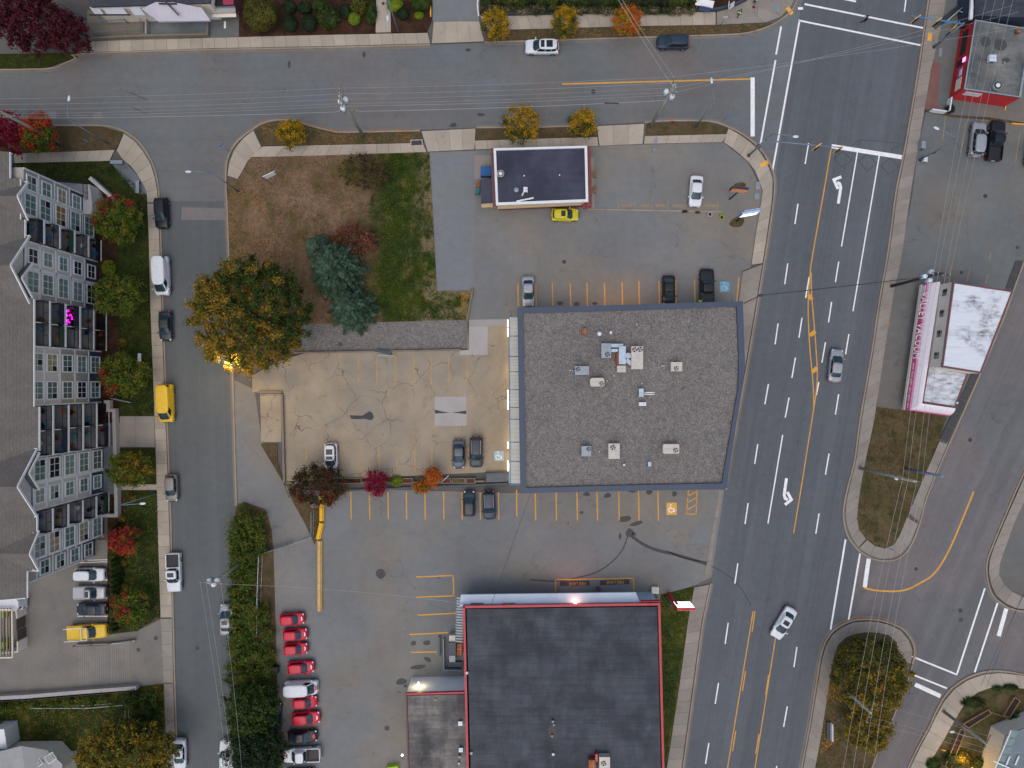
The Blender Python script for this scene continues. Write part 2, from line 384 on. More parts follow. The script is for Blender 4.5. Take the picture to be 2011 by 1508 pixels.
M['slate'] = plain('slate_metal_flashing', (66, 76, 92), .6, 0, .08, .35)
M['wood'] = plain('weathered_timber', (134, 106, 74), .85, 0, .2, 2)
M['soil'] = plain('dark_garden_soil', (46, 36, 32), .95, 0, .25, 2)
M['brickred'] = plain('brick_paver', (116, 84, 78), .85, 0, .12, .8)
M['railing'] = plain('black_railing', (30, 33, 40), .45, .2, .05, 1)
M['bfloor'] = plain('balcony_membrane', (136, 133, 131), .8, 0, .10, 1)
M['blue_frame'] = plain('blue_steel_frame', (62, 116, 150), .45, .1, .10, 1)
M['glasspanel'] = plain('translucent_roof_panel', (168, 172, 166), .3, 0, .10, .6)
M['tyre'] = plain('tyre_rubber', (26, 26, 27), .85, 0, .1, 3)
M['rim'] = plain('alloy_rim', (142, 146, 150), .35, .6, .1, 3)
M['lens'] = plain('headlight_lens', (206, 212, 216), .15, .2, .05, 3)
M['tail'] = plain('taillight_lens', (168, 26, 30), .2, 0, .05, 3)
t = NT('car_glass'); t.done(t.mul(srgb(40, 58, 66), t.rng(t.noise(2.2, 3), .3, .7, .6, 1.5)), .06, 0, .45); M['glass'] = t.m
t = NT('car_glass_dark'); t.done(srgb(22, 28, 34), .07, 0, .4); M['glass_dk'] = t.m
# leaves: hue patches by position, each leaf a little different
def leafmat(name, cols, f=.8, trans=.35):
    t = NT(name); g = t.node('ShaderNodeNewGeometry'); rp = g.outputs['Random Per Island']
    v = t.math('ADD', t.math('MULTIPLY', t.rng(t.noise(f, 3, .5), .32, .68), .72), t.math('MULTIPLY', rp, .28))
    n = len(cols); c = t.ramp(v, [(i/(n-1) if n > 1 else 0, srgb(*q)) for i, q in enumerate(cols)])
    c = t.mul(c, t.rng(rp, 0, 1, .78, 1.22))
    t.done(c, .6, 0, .25)
    tr = t.node('ShaderNodeBsdfTranslucent'); t.l.new(c, tr.inputs['Color']); mx = t.node('ShaderNodeMixShader'); mx.inputs[0].default_value = trans
    t.l.new(t.b.outputs[0], mx.inputs[1]); t.l.new(tr.outputs[0], mx.inputs[2]); t.l.new(mx.outputs[0], t.out.inputs['Surface'])
    return t.m
M['bark_wood'] = plain('tree_bark', (88, 76, 64), .9, 0, .25, 4)
# ================================================================ ground, roads, lots
def sheet(name, pts, z, mat, kind='structure', label=None, cat=None):
    b = MB(); p = [(*q[:2], z) for q in PL(pts)]
    if area2(p) < 0: p.reverse()
    b.poly(p); return tag(b.build(name, mat), label, cat, None, kind)
def bed(name, pts, z1, mat, z0=-.04):
    b = MB(); b.prism(PL(pts), z0, z1); return tag(b.build(name, mat), kind='structure')
b = MB(); b.poly([(-1500, -1500, -.06), (1500, -1500, -.06), (1500, 1500, -.06), (-1500, 1500, -.06)]); tag(b.build('ground', M['ground']), kind='structure')
sheet('parking_lot_asphalt', [(835,299),(1175,286),(1420,279),(1469,318),(1497,375),(1485,451),(1474,525),(1458,532),(1445,640),(990,640),(919,632),(921,571),(858,574),(850,420)], 0, M['lot'])
sheet('parking_lot_asphalt', [(458,745),(500,765),(515,870),(560,955),(1000,968),(1440,950),(1404,1130),(1362,1150),(1300,1170),(1300,1580),(545,1580),(540,1320),(535,1080),(530,1040),(520,1000),(480,985),(464,990)], 0, M['lot'])
sheet('apartment_driveway', [(-90,1060),(214,1060),(214,1246),(268,1240),(318,1215),(345,1213),(347,1342),(300,1344),(0,1372),(-90,1376)], 0, M['drive'])
sheet('parking_lot_asphalt', [(1823,203),(1804,280),(1792,379),(1776,464),(1754,578),(1726,755),(1722,800),(1875,818),(1917,752),(1993,566),(2030,470),(2090,340),(2090,-60),(1852,-60)], 0, M['lot_old'])
sheet('parking_lot_asphalt', [(2090,800),(2024,950),(1992,1019),(1968,1085),(1959,1120),(1965,1140),(1990,1170),(2090,1180)], 0, M['lot_old'])
sheet('street_asphalt', [(-90,140),(90,136),(150,115),(165,106),(420,98),(850,88),(950,84),(1290,73),(1440,68),(1500,58),(1545,30),(1575,-60),(1640,-60),(1600,380),(1522,380),(1510,320),(1490,290),(1460,265),(1430,250),(1390,238),(1300,238),(1170,245),(935,251),(845,254),(680,260),(650,257),(620,250),(585,240),(560,236),(545,236),(520,241),(500,252),(470,275),(450,305),(445,340),(446,430),(314,430),(310,375),(300,320),(275,280),(240,256),(200,247),(105,246),(-90,247)], .006, M['street'])
sheet('street_asphalt', [(313,395),(317,476),(321,603),(326,755),(332,902),(337,1054),(342,1255),(347,1432),(349,1580),(452,1580),(455,1200),(456,1054),(465,993),(458,750),(450,502),(445,395)], .010, M['west'])
sheet('main_road_asphalt', [(1590,-60),(1572,20),(1521,360),(1500,517),(1423,960),(1398,1130),(1341,1508),(1330,1580),(1560,1580),(1576,1494),(1614,1275),(1632,1242),(1652,1227),(1668,1215),(1685,1078),(1663,1050),(1656,1017),(1657,991),(1665,953),(1678,902),(1688,826),(1703,754),(1711,693),(1726,591),(1744,489),(1764,343),(1777,287),(1802,140),(1814,56),(1824,0),(1834,-60)], .010, M['main'])
sheet('side_street_asphalt', [(2090,330),(2030,470),(2011,512),(1993,565),(1970,625),(1917,750),(1889,813),(1863,872),(1840,928),(1820,974),(1805,1029),(1787,1073),(1764,1096),(1736,1101),(1711,1096),(1683,1078),(1662,1115),(1645,1225),(1652,1227),(1678,1217),(1716,1216),(1744,1222),(1772,1235),(1790,1258),(1795,1280),(1791,1303),(1779,1345),(1754,1407),(1711,1508),(1690,1580),(1750,1580),(1782,1508),(1802,1466),(1838,1395),(1856,1364),(1876,1344),(1907,1326),(1945,1317),(2011,1324),(2090,1330),(2090,1210),(1996,1198),(1965,1184),(1947,1166),(1938,1135),(1937,1106),(1947,1075),(1970,1019),(1990,971),(2010,928),(2090,760)], .006, M['side'])
# newer asphalt strips and patches
for pts, m, z in (([(846,300),(935,297),(930,566),(920,571),(858,572),(851,420)], 'lot_new', .005), ([(357,407),(443,409),(444,432),(356,432)], 'patch', .016), ([(184,220),(200,220),(200,234),(184,234)], 'patch', .012),
                  ([(90,219),(111,219),(111,233),(90,233)], 'lot_new', .012), ([(1360,1040),(1392,1038),(1388,1066),(1360,1066)], 'lot_new', .005), ([(1100,1141),(1158,1140),(1158,1150),(1100,1151)], 'seal', .008), ([(1178,1140),(1236,1137),(1236,1147),(1178,1149)], 'seal', .008),
                  ([(1824,95),(1948,455),(1850,440),(1800,420)], 'lot_new', None), ([(636,990),(690,985),(684,1040),(640,1064)], 'lot_new', .004)):
    if z: sheet('asphalt_patch', pts, z, M[m])
# tyre and oil marks with shapes of their own
def stain(pts, z=.010):
    sheet('oil_stain', spline(pts+[pts[0]], 4)[:-1], z, M['stain'])
t = NT('oil_stain'); k = t.rng(t.noise(3, 4), .3, .7, .8, 1.2); t.done(t.mul(srgb(62, 62, 64), k), .55); M['stain'] = t.m
for cx, cy, rx, ry, a in ((1228,1019,12,6,-10),(1250,1028,13,4,-18),(1237,1046,8,9,0),(1245,1049,4,4,0),(788,1338,11,6,-10),(797,1347,4,3,0),(760,1430,5,5,0),(748,1127,10,9,0),(1325,970,5,5,0),(1243,964,8,4,0),(1275,966,6,5,0),(1193,973,8,5,0),(1152,970,7,4,0),(1142,1006,4,3,0),(1218,1053,3,6,0),(840,1295,8,4,30),(822,1310,16,4,-8),(838,1262,7,5,0),(812,1263,5,5,0),(1390,1103,3,2,0),(1012,380,5,4,0),(1100,595,6,4,0),(1133,597,6,4,0),(1168,596,5,3,0),(748,972,4,3,0),(920,98,6,3,0),(715,107,3,6,0),(568,127,3,7,0),(890,245,7,4,-20),(945,225,8,3,0),(1165,180,4,5,0)):
    stain([(cx+rx*math.cos(math.pi*i/4)*math.cos(R(a))-ry*math.sin(math.pi*i/4)*math.sin(R(a))+random.uniform(-.15,.15)*rx, cy+rx*math.cos(math.pi*i/4)*math.sin(R(a))+ry*math.sin(math.pi*i/4)*math.cos(R(a))+random.uniform(-.15,.15)*ry) for i in range(8)], .011)
for pts, w in (([(1233,1052),(1222,1080),(1200,1105),(1170,1124),(1130,1135),(1090,1141),(1040,1138)], .16), ([(1240,1052),(1262,1068),(1290,1080),(1330,1090),(1370,1102),(1395,1110)], .42), ([(1395,1110),(1430,1130),(1455,1155),(1475,1190)], .12), ([(1310,1082),(1345,1096),(1390,1104)], .10), ([(255,182),(290,196)], .10), ([(258,210),(290,224)], .10)):
    b = MB(); b.strip(PL(spline(pts, 5)), w, .0125); tag(b.build('tyre_mark', M['stain']), kind='structure')
# ================================================================ lawns, verges, planting beds
bed('corner_lawn', [(468,352),(489,311),(560,305),(713,303),(843,299),(850,420),(858,572),(920,571),(928,566),(917,628),(592,637),(580,694),(500,705),(459,742),(458,690),(452,520),(447,400),(448,353)], .10, M['corner'])
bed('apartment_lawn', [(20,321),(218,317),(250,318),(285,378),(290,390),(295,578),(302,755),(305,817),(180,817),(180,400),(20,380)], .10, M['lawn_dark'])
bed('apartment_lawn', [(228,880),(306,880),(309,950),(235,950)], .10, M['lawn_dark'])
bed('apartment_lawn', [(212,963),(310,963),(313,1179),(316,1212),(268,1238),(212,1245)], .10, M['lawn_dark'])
bed('planting_bed', [(190,460),(228,470),(236,690),(236,830),(190,830)], .13, M['bark'])
bed('planting_bed', [(212,970),(244,970),(246,1240),(212,1244)], .13, M['bark'])
bed('corner_lawn', [(-90,1372),(0,1376),(300,1346),(320,1344),(322,1356),(328,1445),(330,1580),(-90,1580)], .08, M['lawn'])
bed('street_verge', [(958,82),(955,65),(1000,60),(1256,53),(1405,51),(1524,46),(1500,56),(1440,66),(1290,71)], .11, M['verge'])
bed('street_verge', [(515,286),(501,257),(520,244),(545,239),(565,239),(585,243),(620,253),(650,260),(680,263),(825,259),(832,279),(804,281),(624,285)], .11, M['verge'])
bed('street_verge', [(936,254),(1168,249),(1174,268),(930,276)], .11, M['verge'])
bed('street_verge', [(1270,243),(1390,241),(1425,251),(1450,262),(1268,267)], .11, M['verge'])
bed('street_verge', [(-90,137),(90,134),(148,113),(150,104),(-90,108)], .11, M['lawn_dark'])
bed('street_verge', [(-90,249),(200,249),(243,260),(229,294),(28,301),(-90,304)], .11, M['verge'])
bed('planting_bed', [(470,73),(738,66),(738,-60),(470,-60)], .14, M['bark'])
bed('planting_bed', [(768,65),(838,64),(848,40),(850,-60),(766,-60)], .14, M['bark'])
bed('planting_bed', [(943,27),(1279,21),(1400,19),(1440,10),(1466,-2),(1480,-60),(943,-60)], .14, M['bark'])
bed('traffic_island_lawn', [(1720,799),(1716,826),(1701,895),(1690.6,953),(1683,1004),(1682,1037),(1698,1057),(1721,1073),(1736,1076),(1754,1070),(1769,1045),(1785,1004),(1800,966),(1823,913),(1843,864),(1856,826),(1858,816),(1792,807),(1754,804)], .11, M['dry'])
bed('traffic_island_lawn', [(1590,1580),(1600,1508),(1612,1446),(1624.5,1369),(1630,1326),(1640,1275),(1652,1255),(1673,1245),(1703,1242),(1734,1244),(1754,1252),(1760,1265),(1758,1280),(1769,1301),(1779,1345),(1754,1407),(1711,1508),(1690,1580)], .11, M['dry'])
bed('shop_lawn', [(1297,1168),(1330,1160),(1362,1153),(1352,1210),(1335,1330),(1308,1508),(1300,1580),(1290,1580)], .10, M['lawn'])
bed('garden_ground', [(2090,1354),(2011,1352),(1950,1348),(1919,1359),(1896,1377),(1881,1402),(1866,1430),(1843,1468),(1818,1508),(1790,1580),(2090,1580)], .08, M['dry'])
bed('hedge_ground', [(464,995),(480,987),(522,1000),(533,1040),(537,1080),(544,1320),(548,1580),(452,1580),(457,1054)], .06, M['verge'])
bed('bank_ground', [(512,872),(558,950),(562,965),(545,905),(545,872)], .08, M['verge'])
bed('bank_ground', [(560,945),(590,965),(612,998),(628,996),(632,1030),(618,1070),(600,1030),(575,985)], .05, M['verge'])
bed('gravel_strip', [(592,637),(917,628),(919,684),(600,691),(580,694)], .09, M['gravel'])
sheet('asphalt_patch', [(583,640),(606,639),(604,691),(575,693)], .098, M['lot_new'])
# ================================================================ sidewalks of separate slabs, kerbs
NS = [0]
def sidewalk(outer, inner, mat='walk', step=23, z=.13, name='sidewalk', n=None):
    o = PL(outer); i = PL(inner)
    if n is None: n = max(1, round((plen(o)+plen(i))/2/(step*SC)))
    o = resample(o, n); i = resample(i, n)
    b = MB(); b.prism(o+i[::-1], -.03, z-.022); root = tag(b.build(name, M['joint']), kind='structure')
    for k in range(n):
        q = [o[k], o[k+1], i[k+1], i[k]]; c = sum(q, Vector())/4
        g = .022
        p = [v + (c-v).normalized()*g*1.4 for v in q]
        mb = MB(); mb.prism([(v.x-c.x, v.y-c.y) for v in p], 0, z+.02)
        s = mb.build('paving_slab', M[mat]); s.parent = root; s.location = (c.x, c.y, -.02+random.uniform(-.003, .003)); NS[0] += 1
    return root
def offset_in(pts, d):           # shift a pixel polyline sideways by d pixels (left of travel positive)
    v = [Vector(p) for p in pts]; out = []
    for i, p in enumerate(v):
        a = v[max(i-1, 0)]; c = v[min(i+1, len(v)-1)]; t = (c-a).normalized(); out.append((p.x+t.y*d, p.y-t.x*d))
    return out
def kerb(pts, w=.2, z=.15, smooth=3, gutter=0, side=1):
    pp = PL(spline(pts, smooth)) if smooth else PL(pts)
    b = MB(); b.wall(pp, w, -.03, z); tag(b.build('kerb', M['kerb']), kind='structure')
    if gutter:
        b = MB(); b.strip(PL(offset_in(spline(pts, smooth) if smooth else pts, gutter*side)), .35, .0145); tag(b.build('gutter', M['gutter']), kind='structure')
KN1 = [(-90,138),(90,136),(125,126),(150,115),(165,106),(420,98),(640,94),(845,88.5)]
KN2 = [(952,84),(1290,73),(1440,68),(1480,62),(1515,50),(1545,30),(1563,5),(1577,-60)]
kerb(KN1, gutter=3, side=-1); kerb(KN2, gutter=3, side=-1)
KS1 = [(-90,247),(105,246.5),(200,247),(240,256),(275,280),(300,320),(311,360),(314,400),(317,476),(321,603),(326,755),(332,902),(337,1054),(342,1255),(344,1340),(347,1432),(349,1580)]
kerb(KS1, gutter=3, side=-1)
KS2 = [(465,993),(461.5,877),(458,750),(452,560),(447,420),(444,345),(450,305),(470,275),(500,252),(520,241),(545,236),(565,236.5),(585,240),(620,250),(650,257),(680,260),(825,257)]
kerb(KS2, gutter=3, side=1)
kerb([(936,251),(1060,250),(1170,246)], smooth=0, gutter=3, side=1)
KM1 = [(1266,241),(1300,238),(1390,238),(1430,250),(1460,265),(1490,290),(1510,320),(1520,350),(1519,390),(1509,460),(1500,517),(1466,720),(1426,945)]
kerb(KM1, gutter=3, side=1)
KM1b = [(1396,1145),(1380,1222),(1365,1331),(1341,1508),(1330,1580)]
kerb(KM1b, gutter=3, side=1)
KM2 = [(1834,-60),(1820,15),(1802,140),(1777,287),(1759,375),(1744,489),(1726,591),(1711,693),(1688,826),(1678,902),(1665,953),(1657,991),(1656,1017),(1663,1050),(1683,1078),(1711,1096),(1736,1101),(1764,1096),(1787,1073),(1805,1029),(1820,974),(1863,872),(1917,750),(1970,625),(2011,512),(2090,330)]
kerb(KM2, gutter=3, side=1)
KI2 = [(1560,1580),(1576,1494),(1589,1425),(1602,1344),(1614,1275),(1632,1242),(1652,1227),(1678,1217),(1716,1216),(1744,1222),(1772,1235),(1790,1258),(1795,1280),(1791,1303)]
kerb(KI2, gutter=3, side=1)
kerb([(1791,1306),(1779,1345),(1754,1407),(1711,1508),(1690,1580)], w=.14, z=.13)
KE1 = [(2090,770),(2010,928),(1970,1019),(1947,1075),(1937,1106),(1938,1135),(1947,1166),(1965,1184),(1996,1198),(2090,1208)]
kerb(KE1, gutter=3, side=-1)
KE2 = [(2090,1330),(2011,1324),(1983,1319),(1945,1317),(1907,1326),(1876,1344),(1856,1364),(1838,1395),(1823,1428),(1802,1466),(1782,1508),(1750,1580)]
kerb(KE2, gutter=3, side=1)
# north side of the street
sidewalk([(165,103.5),(420,95.5),(640,91.5),(845,86)], [(165,82),(406,75),(640,69),(840,65)])
sidewalk([(848,86),(951,82)], [(852,43),(941,42)], n=4)
sidewalk([(953,60),(1000,59),(1256,52),(1405,49.5)], [(943,31),(1000,31.5),(1279,26),(1405,24)])
sidewalk([(1407,49.5),(1518,44),(1543,27),(1560,3),(1572,-50)], [(1407,24),(1440,15),(1462,4),(1470,-20),(1480,-50)], 'walk2', 26)
sidewalk([(738,65),(768,64)], [(740,-30),(766,-30)], n=1)
# south side
sidewalk([(28,302),(226,294.5)], [(30,320.5),(216,316.5)])
sidewalk([(244,263),(272,282),(297,322),(309,362),(311,398)], [(230,296),(240,312),(262,330),(288,372),(290,398)], 'walk', 24)
sidewalk([(311,400),(314,476),(318,603),(323,755),(329,902),(334,1054),(339,1212)], [(290,400),(293,476),(296,603),(302,755),(307,902),(311,1054),(316,1212)])
sidewalk([(339,1214),(341,1340)], [(316,1214),(322,1340)], 'walk2', 23)
sidewalk([(341,1342),(344,1432),(346,1580)], [(322,1342),(326,1445),(328,1580)], 'walk2')
sidewalk([(447,345),(453,306),(472,277),(498,256)], [(467,352),(476,338),(486,318),(514,289)], 'walk', 26)
sidewalk([(516,288),(624,285.5),(804,281.5),(830,280)], [(492,309),(624,306),(713,303),(838,299)])
sidewalk([(828,258),(934,252.5)], [(840,298.5),(932,294)], n=4)
sidewalk([(932,276.5),(1173,269)], [(934,294),(1175,287)])
sidewalk([(1172,248),(1265,243.5)], [(1177,287),(1262,283)], n=3)
sidewalk([(1266,267.5),(1428,263.5)], [(1264,283),(1419,279.5)])
sidewalk([(1430,252.5),(1459,268),(1487,292),(1507,321),(1517,351),(1516,390),(1506,460),(1497,517)], [(1421,280),(1440,293),(1469,318),(1484,338),(1497,375),(1492,410),(1485,451),(1475,520)])
sidewalk([(1497,519),(1463,720),(1423,945)], [(1458,534),(1436,690),(1408,945)], 'walk2')
sidewalk([(1420,962),(1404,1054),(1394,1130)], [(1412,962),(1396,1054),(1384,1130)], 'walk2', 30, z=.03)
sidewalk([(1393,1147),(1377,1222),(1362,1331),(1338,1508),(1326,1580)], [(1363,1153),(1352,1210),(1336,1330),(1309,1508),(1299,1580)], 'walk2')
sidewalk([(1837,-60),(1823,15),(1805,140),(1780,287),(1762,375),(1747,489),(1729,591),(1714,693),(1691,826),(1681,902),(1668,953),(1660,993),(1659,1017),(1666,1047),(1685,1075)], [(1866,-60),(1851,38),(1828,135),(1804,280),(1788,375),(1771,500),(1754,578),(1736,693),(1716,826),(1701,895),(1690,953),(1683,1004),(1682,1030),(1690,1047),(1700,1058)], 'walk2')
sidewalk([(1686,1076),(1711,1093),(1736,1098),(1762,1093),(1784,1071),(1802,1028)], [(1702,1060),(1721,1074),(1736,1077),(1754,1071),(1768,1047),(1780,1015)], 'walk2')
sidewalk([(1804,1024),(1817,974),(1860,872)], [(1784,1007),(1801,966),(1844,866)], 'walk2')
sidewalk([(1861,868),(1914,750),(1967,625),(2008,512)], [(1845,862),(1900,750),(1953,625),(1994,512)], 'seal', 30)
sidewalk([(1564,1580),(1579,1494),(1592,1425),(1605,1344),(1617,1276),(1634,1245),(1654,1230),(1679,1220),(1716,1219),(1743,1225),(1770,1238),(1787,1260),(1792,1280),(1788,1302)], [(1589,1580),(1600,1508),(1612,1446),(1624,1369),(1630,1326),(1640,1275),(1652,1255),(1673,1245),(1703,1241),(1734,1243),(1755,1251),(1762,1265),(1760,1280),(1770,1301)], 'walk2')
sidewalk([(2094,772),(2013,930),(1973,1021),(1950,1076),(1940,1107),(1941,1133),(1950,1163),(1967,1181),(1997,1195),(2090,1205)], [(2110,800),(2032,940),(1993,1021),(1970,1085),(1961,1112),(1961,1128),(1968,1143),(1980,1157),(2002,1170),(2090,1182)], 'walk2')
sidewalk([(2090,1333),(2011,1327),(1983,1322),(1946,1320),(1909,1329),(1879,1347),(1859,1366),(1841,1397),(1826,1430),(1805,1468),(1785,1510),(1754,1580)], [(2090,1353),(2011,1352),(1980,1349),(1950,1348),(1919,1359),(1896,1377),(1881,1402),(1872,1417),(1860,1440),(1843,1468),(1818,1508),(1790,1580)], 'walk', 30)
# entrance plaza and path in front of the apartments
sidewalk([(230,817),(304,817)], [(230,878),(305,878)], 'walk2', n=2, z=.115)
sidewalk([(233,951),(309,951)], [(233,962),(309,962)], 'walk', n=4, z=.115)
# sloped parking deck of concrete, its ramp and pads
DK = .30
b = MB(); b.prism(PL([(497,737),(556,706),(600,694),(919,687),(921,640),(1012,640),(1012,926),(953,927),(565,945),(557,946),(557,772),(497,770)]), -.03, DK); tag(b.build('parking_deck', M['deck']), kind='structure')
b = MB(); p = PL([(921,628),(1012,626),(1012,640),(921,640)]); b.poly([(p[0].x, p[0].y, .012), (p[1].x, p[1].y, .012), (p[2].x, p[2].y, DK), (p[3].x, p[3].y, DK)]); tag(b.build('deck_ramp', M['pale']), kind='structure')
sheet('deck_patch', [(921,641),(958,641),(958,697),(903,697),(903,689),(921,688)], DK+.004, M['pale'])
sheet('deck_patch', [(854,779),(916,779),(917,836),(854,836)], DK+.004, M['pale'])
for pts in ([(688,815),(712,816),(727,807),(733,812),(735,820),(730,825),(716,822),(704,823),(690,822)], [(854,804),(870,808),(885,810),(855,812)], [(888,810),(916,806),(916,813),(900,811)]): sheet('tar_patch', pts, DK+.008, M['seal'])
b = MB(); b.prism(PL([(511,773),(553,773),(553,868),(513,868)]), -.03, .05); tag(b.build('loading_pad', M['deck']), kind='structure')
def lowwall(pts, w, h, name, label, mat='wallc', z0=-.02, cat='wall', group=None):
    b = MB(); b.wall(PL(pts), w, z0, h); return tag(b.build(name, M[mat]), label, cat, group)
lowwall([(509,770),(556,770)], .25, .75, 'retaining_wall', 'short concrete wall closing the top of the loading pad', )
lowwall([(556.5,774),(559,860),(561,946)], .28, .75, 'retaining_wall', 'long dark-topped concrete wall on the street side of the parking deck')
lowwall([(580,693),(700,691),(905,687)], .2, .55, 'retaining_wall', 'low concrete wall between gravel strip and parking deck')
lowwall([(919,687),(917,630),(929,568)], .2, .5, 'retaining_wall', 'pale low wall at the end of the gravel strip turning up the lawn')
lowwall([(565,947),(850,946),(952,944)], .2, .55, 'retaining_wall', 'concrete wall along the planter side of the parking deck')
lowwall([(592,962),(700,962),(830,956),(952,951),(1000,949)], .22, .35, 'retaining_wall', 'dark low wall below the row of small autumn trees', 'metal_dk')
b = MB(); b.wall(PL([(846,32.5),(846,33)]), .1, 0, .1)
lowwall([(946,29),(1000,29),(1279,23.5),(1405,21.5),(1440,12.5),(1464,1)], .38, .6, 'garden_wall', 'grey garden wall between the pavement and the flower bed', 'metal_dk')
lowwall([(1152,411),(1250,413),(1418,416)], .22, .12, 'lot_kerb', 'thin concrete strip with weeds dividing the two car parks', 'kerb', cat='kerb')
for (pts, lab, m) in (([(633,972),(633,1022)], 'yellow painted concrete barrier under the dark autumn tree', 'tactile'), ([(632.5,1026),(626,1057)], 'tilted yellow painted concrete barrier between tan and yellow barriers', 'tactile'), ([(629,1061),(629,1198)], 'long tan concrete barrier in line with the yellow ones', 'yellow_worn')):
    b = MB(); b.wall(PL(pts), .62, -.01, .35); b.wall(PL(pts), .34, .35, .6); tag(b.build('concrete_barrier', plain('barrier_yellow', (222, 172, 30), .7) if m == 'tactile' else plain('barrier_tan', (196, 160, 100), .8, 0, .15, 1.5)), lab, 'barrier')
# ================================================================ road markings
def mark(name, lines, w, mat, z=.018, smooth=False):
    b = MB()
    for ln in lines: b.strip(PL(spline(ln, 5) if smooth else ln), w, z)
    return tag(b.build(name, M[mat]), kind='structure')
def markeach(name, lines, w, mat, z=.018):
    for ln in lines: mark(name, [ln], w, mat, z)
markeach('crosswalk_line', [[(1580,8),(1813,55)],[(1568,40),(1809,89)],[(1648,-4),(1681,3)],[(1534,52),(1524,107)],[(1523,118),(1493,285)],[(1570,41),(1517,335)],[(1660.5,1059),(1631,1236)],[(1689,1087),(1666.5,1217)],[(1934,1155),(1879,1324)],[(1791,1289),(1880,1325)],[(1959,1184),(1914,1320)],[(1796,1326),(1859.5,1351.6)]], .24, 'white_line')
markeach('stop_line', [[(1478,152),(1478,268)],[(1633,287),(1773,309)],[(1706,1097),(1698,1153)],[(1976,1195),(1961,1249)],[(1797,1344),(1847,1367)]], .58, 'white_line', .021)
markeach('lane_line', [[(1588,281),(1581,322)],[(1684,297),(1652.5,484)],[(1727,303),(1675,611)],[(1567,400),(1561,440)],[(1547,517),(1541,558)],[(1528,635),(1522,676)],[(1509,754),(1502,794)],[(1488,872),(1482,911)],[(1469,988),(1463,1029)],[(1449,1106),(1443,1146)],[(1430,1223),(1424,1264)],[(1411,1341),(1404.5,1382)],[(1392,1459),(1385.5,1500)],[(1589,544),(1582,585)],[(1575,624),(1569,663)],[(1562,702),(1555,742)],[(1549.5,780.5),(1542,820)],[(1537,854),(1508,1028)],[(1647,513.5),(1640.5,554)],[(1633,593),(1627,633)],[(1621,672),(1614,712)],[(1608,750),(1603,776)],[(1667,656),(1660.5,696)],[(1647,774),(1640.5,814)],[(1628,890.5),(1621,932)],[(1608.5,1008),(1602,1048)],[(1565,1270),(1559,1310)],[(1546,1387),(1539,1427)],[(1525.5,1504),(1518,1545)],[(1780,-10),(1776,23)]], .17, 'white_line', .019)
markeach('yellow_line', [[(1104,165),(1476,155)]], .2, 'yellow_line')
mark('yellow_line', [[(1632,293),(1618,375),(1595,505),(1591,538),(1587,600),(1590,680),(1596,745),(1598,796),(1595,821)]], .15, 'yellow_line', .020, True)
mark('yellow_line', [[(1593,535),(1594,580),(1602,680),(1604.5,750),(1595,821),(1586,877),(1576,941),(1558.5,1047)]], .15, 'yellow_line', .024, True)
markeach('yellow_line', [[(1587.5,578),(1594,588)],[(1590.5,659),(1601,650)],[(1595,731),(1604,722)]], .55, 'yellow_line', .028)
mark('yellow_line', [[(1912,965),(1891,1017),(1868.5,1070),(1848,1108),(1830,1130),(1810,1143),(1782,1157),(1754,1161),(1718.5,1159),(1696,1154)]], .24, 'yellow_line', .026, True)
markeach('yellow_line', [[(1479,1200),(1428,1512)],[(1482.5,1200),(1477,1240)],[(1464,1318),(1458,1357)],[(1445,1435),(1438.5,1475)],[(1523,1252),(1482,1512)],[(1509.5,1325),(1503.5,1364)],[(1490.5,1441),(1484,1480)]], .14, 'yellow_line')
for stem, head in (([(1646,400),(1649.5,378),(1651,368),(1649,361),(1644,358)], [(1652,347),(1637.5,353),(1645.5,371)]), ([(1544.5,939),(1541,963),(1540,972),(1542,979),(1547,981)], [(1546,966),(1554,981),(1541.5,991)])):
    b = MB(); b.strip(PL(stem), .40, .023); b.strip(PL(head), .40, .027); tag(b.build('turn_arrow', M['white_line']), kind='structure')
sheet('road_stud', [(1567,14),(1577,14),(1577,19),(1567,19)], .02, M['white_line'])
for cx, cy, a in ((1550,22,-38), (1825,73,8), (1500,322,62)):
    c, s_ = math.cos(R(a)), math.sin(R(a)); b = MB(); bx = [(cx+x*c-y*s_, cy+x*s_+y*c) for x, y in ((-4,-8),(4,-8),(4,8),(-4,8))]; b.prism(PL(bx), 0, .145); tag(b.build('tactile_pad', M['tactile']), kind='structure')
# stall lines
markeach('stall_line', [[(x,556+d),(x+1,601)] for x, d in ((1017,0),(1052,0),(1084.6,0),(1120,0),(1152.6,0),(1187,0),(1221.6,-2),(1254.6,-4),(1294,-4),(1327,-6),(1364,-8),(1399,-8))]+[[(1451,545),(1447,592)]], .15, 'yellow_line', .012)
markeach('stall_line', [[(x,964),(x+1,1022)] for x in (1051,1092,1133,1172.5,1215,1254,1292)]+[[(1014.5,962),(1015,1014)]], .16, 'yellow_line', .012)
markeach('stall_line', [[(x,966),(x+.7,1020)] for x in (689,725.5,762,798,834.5,871,907,943,979)], .15, 'yellow_line', .012)
markeach('stall_line', [[(1352,961),(1348,1009)],[(1369,961),(1367,1010)],[(1348,1009.5),(1367,1009.5)],[(1350,975),(1369,964)],[(1350,987),(1368,977)],[(1348,1002),(1368,990)]], .13, 'yellow_line', .013)
markeach('stall_line', [[(x,700),(x,756)] for x in (670,705,741,777,813,847,882,917)]+[[(x,876),(x,928)] for x in (603,674,710,745,780.6,815,848.6,885,919)], .12, 'yellow_worn', DK+.006)
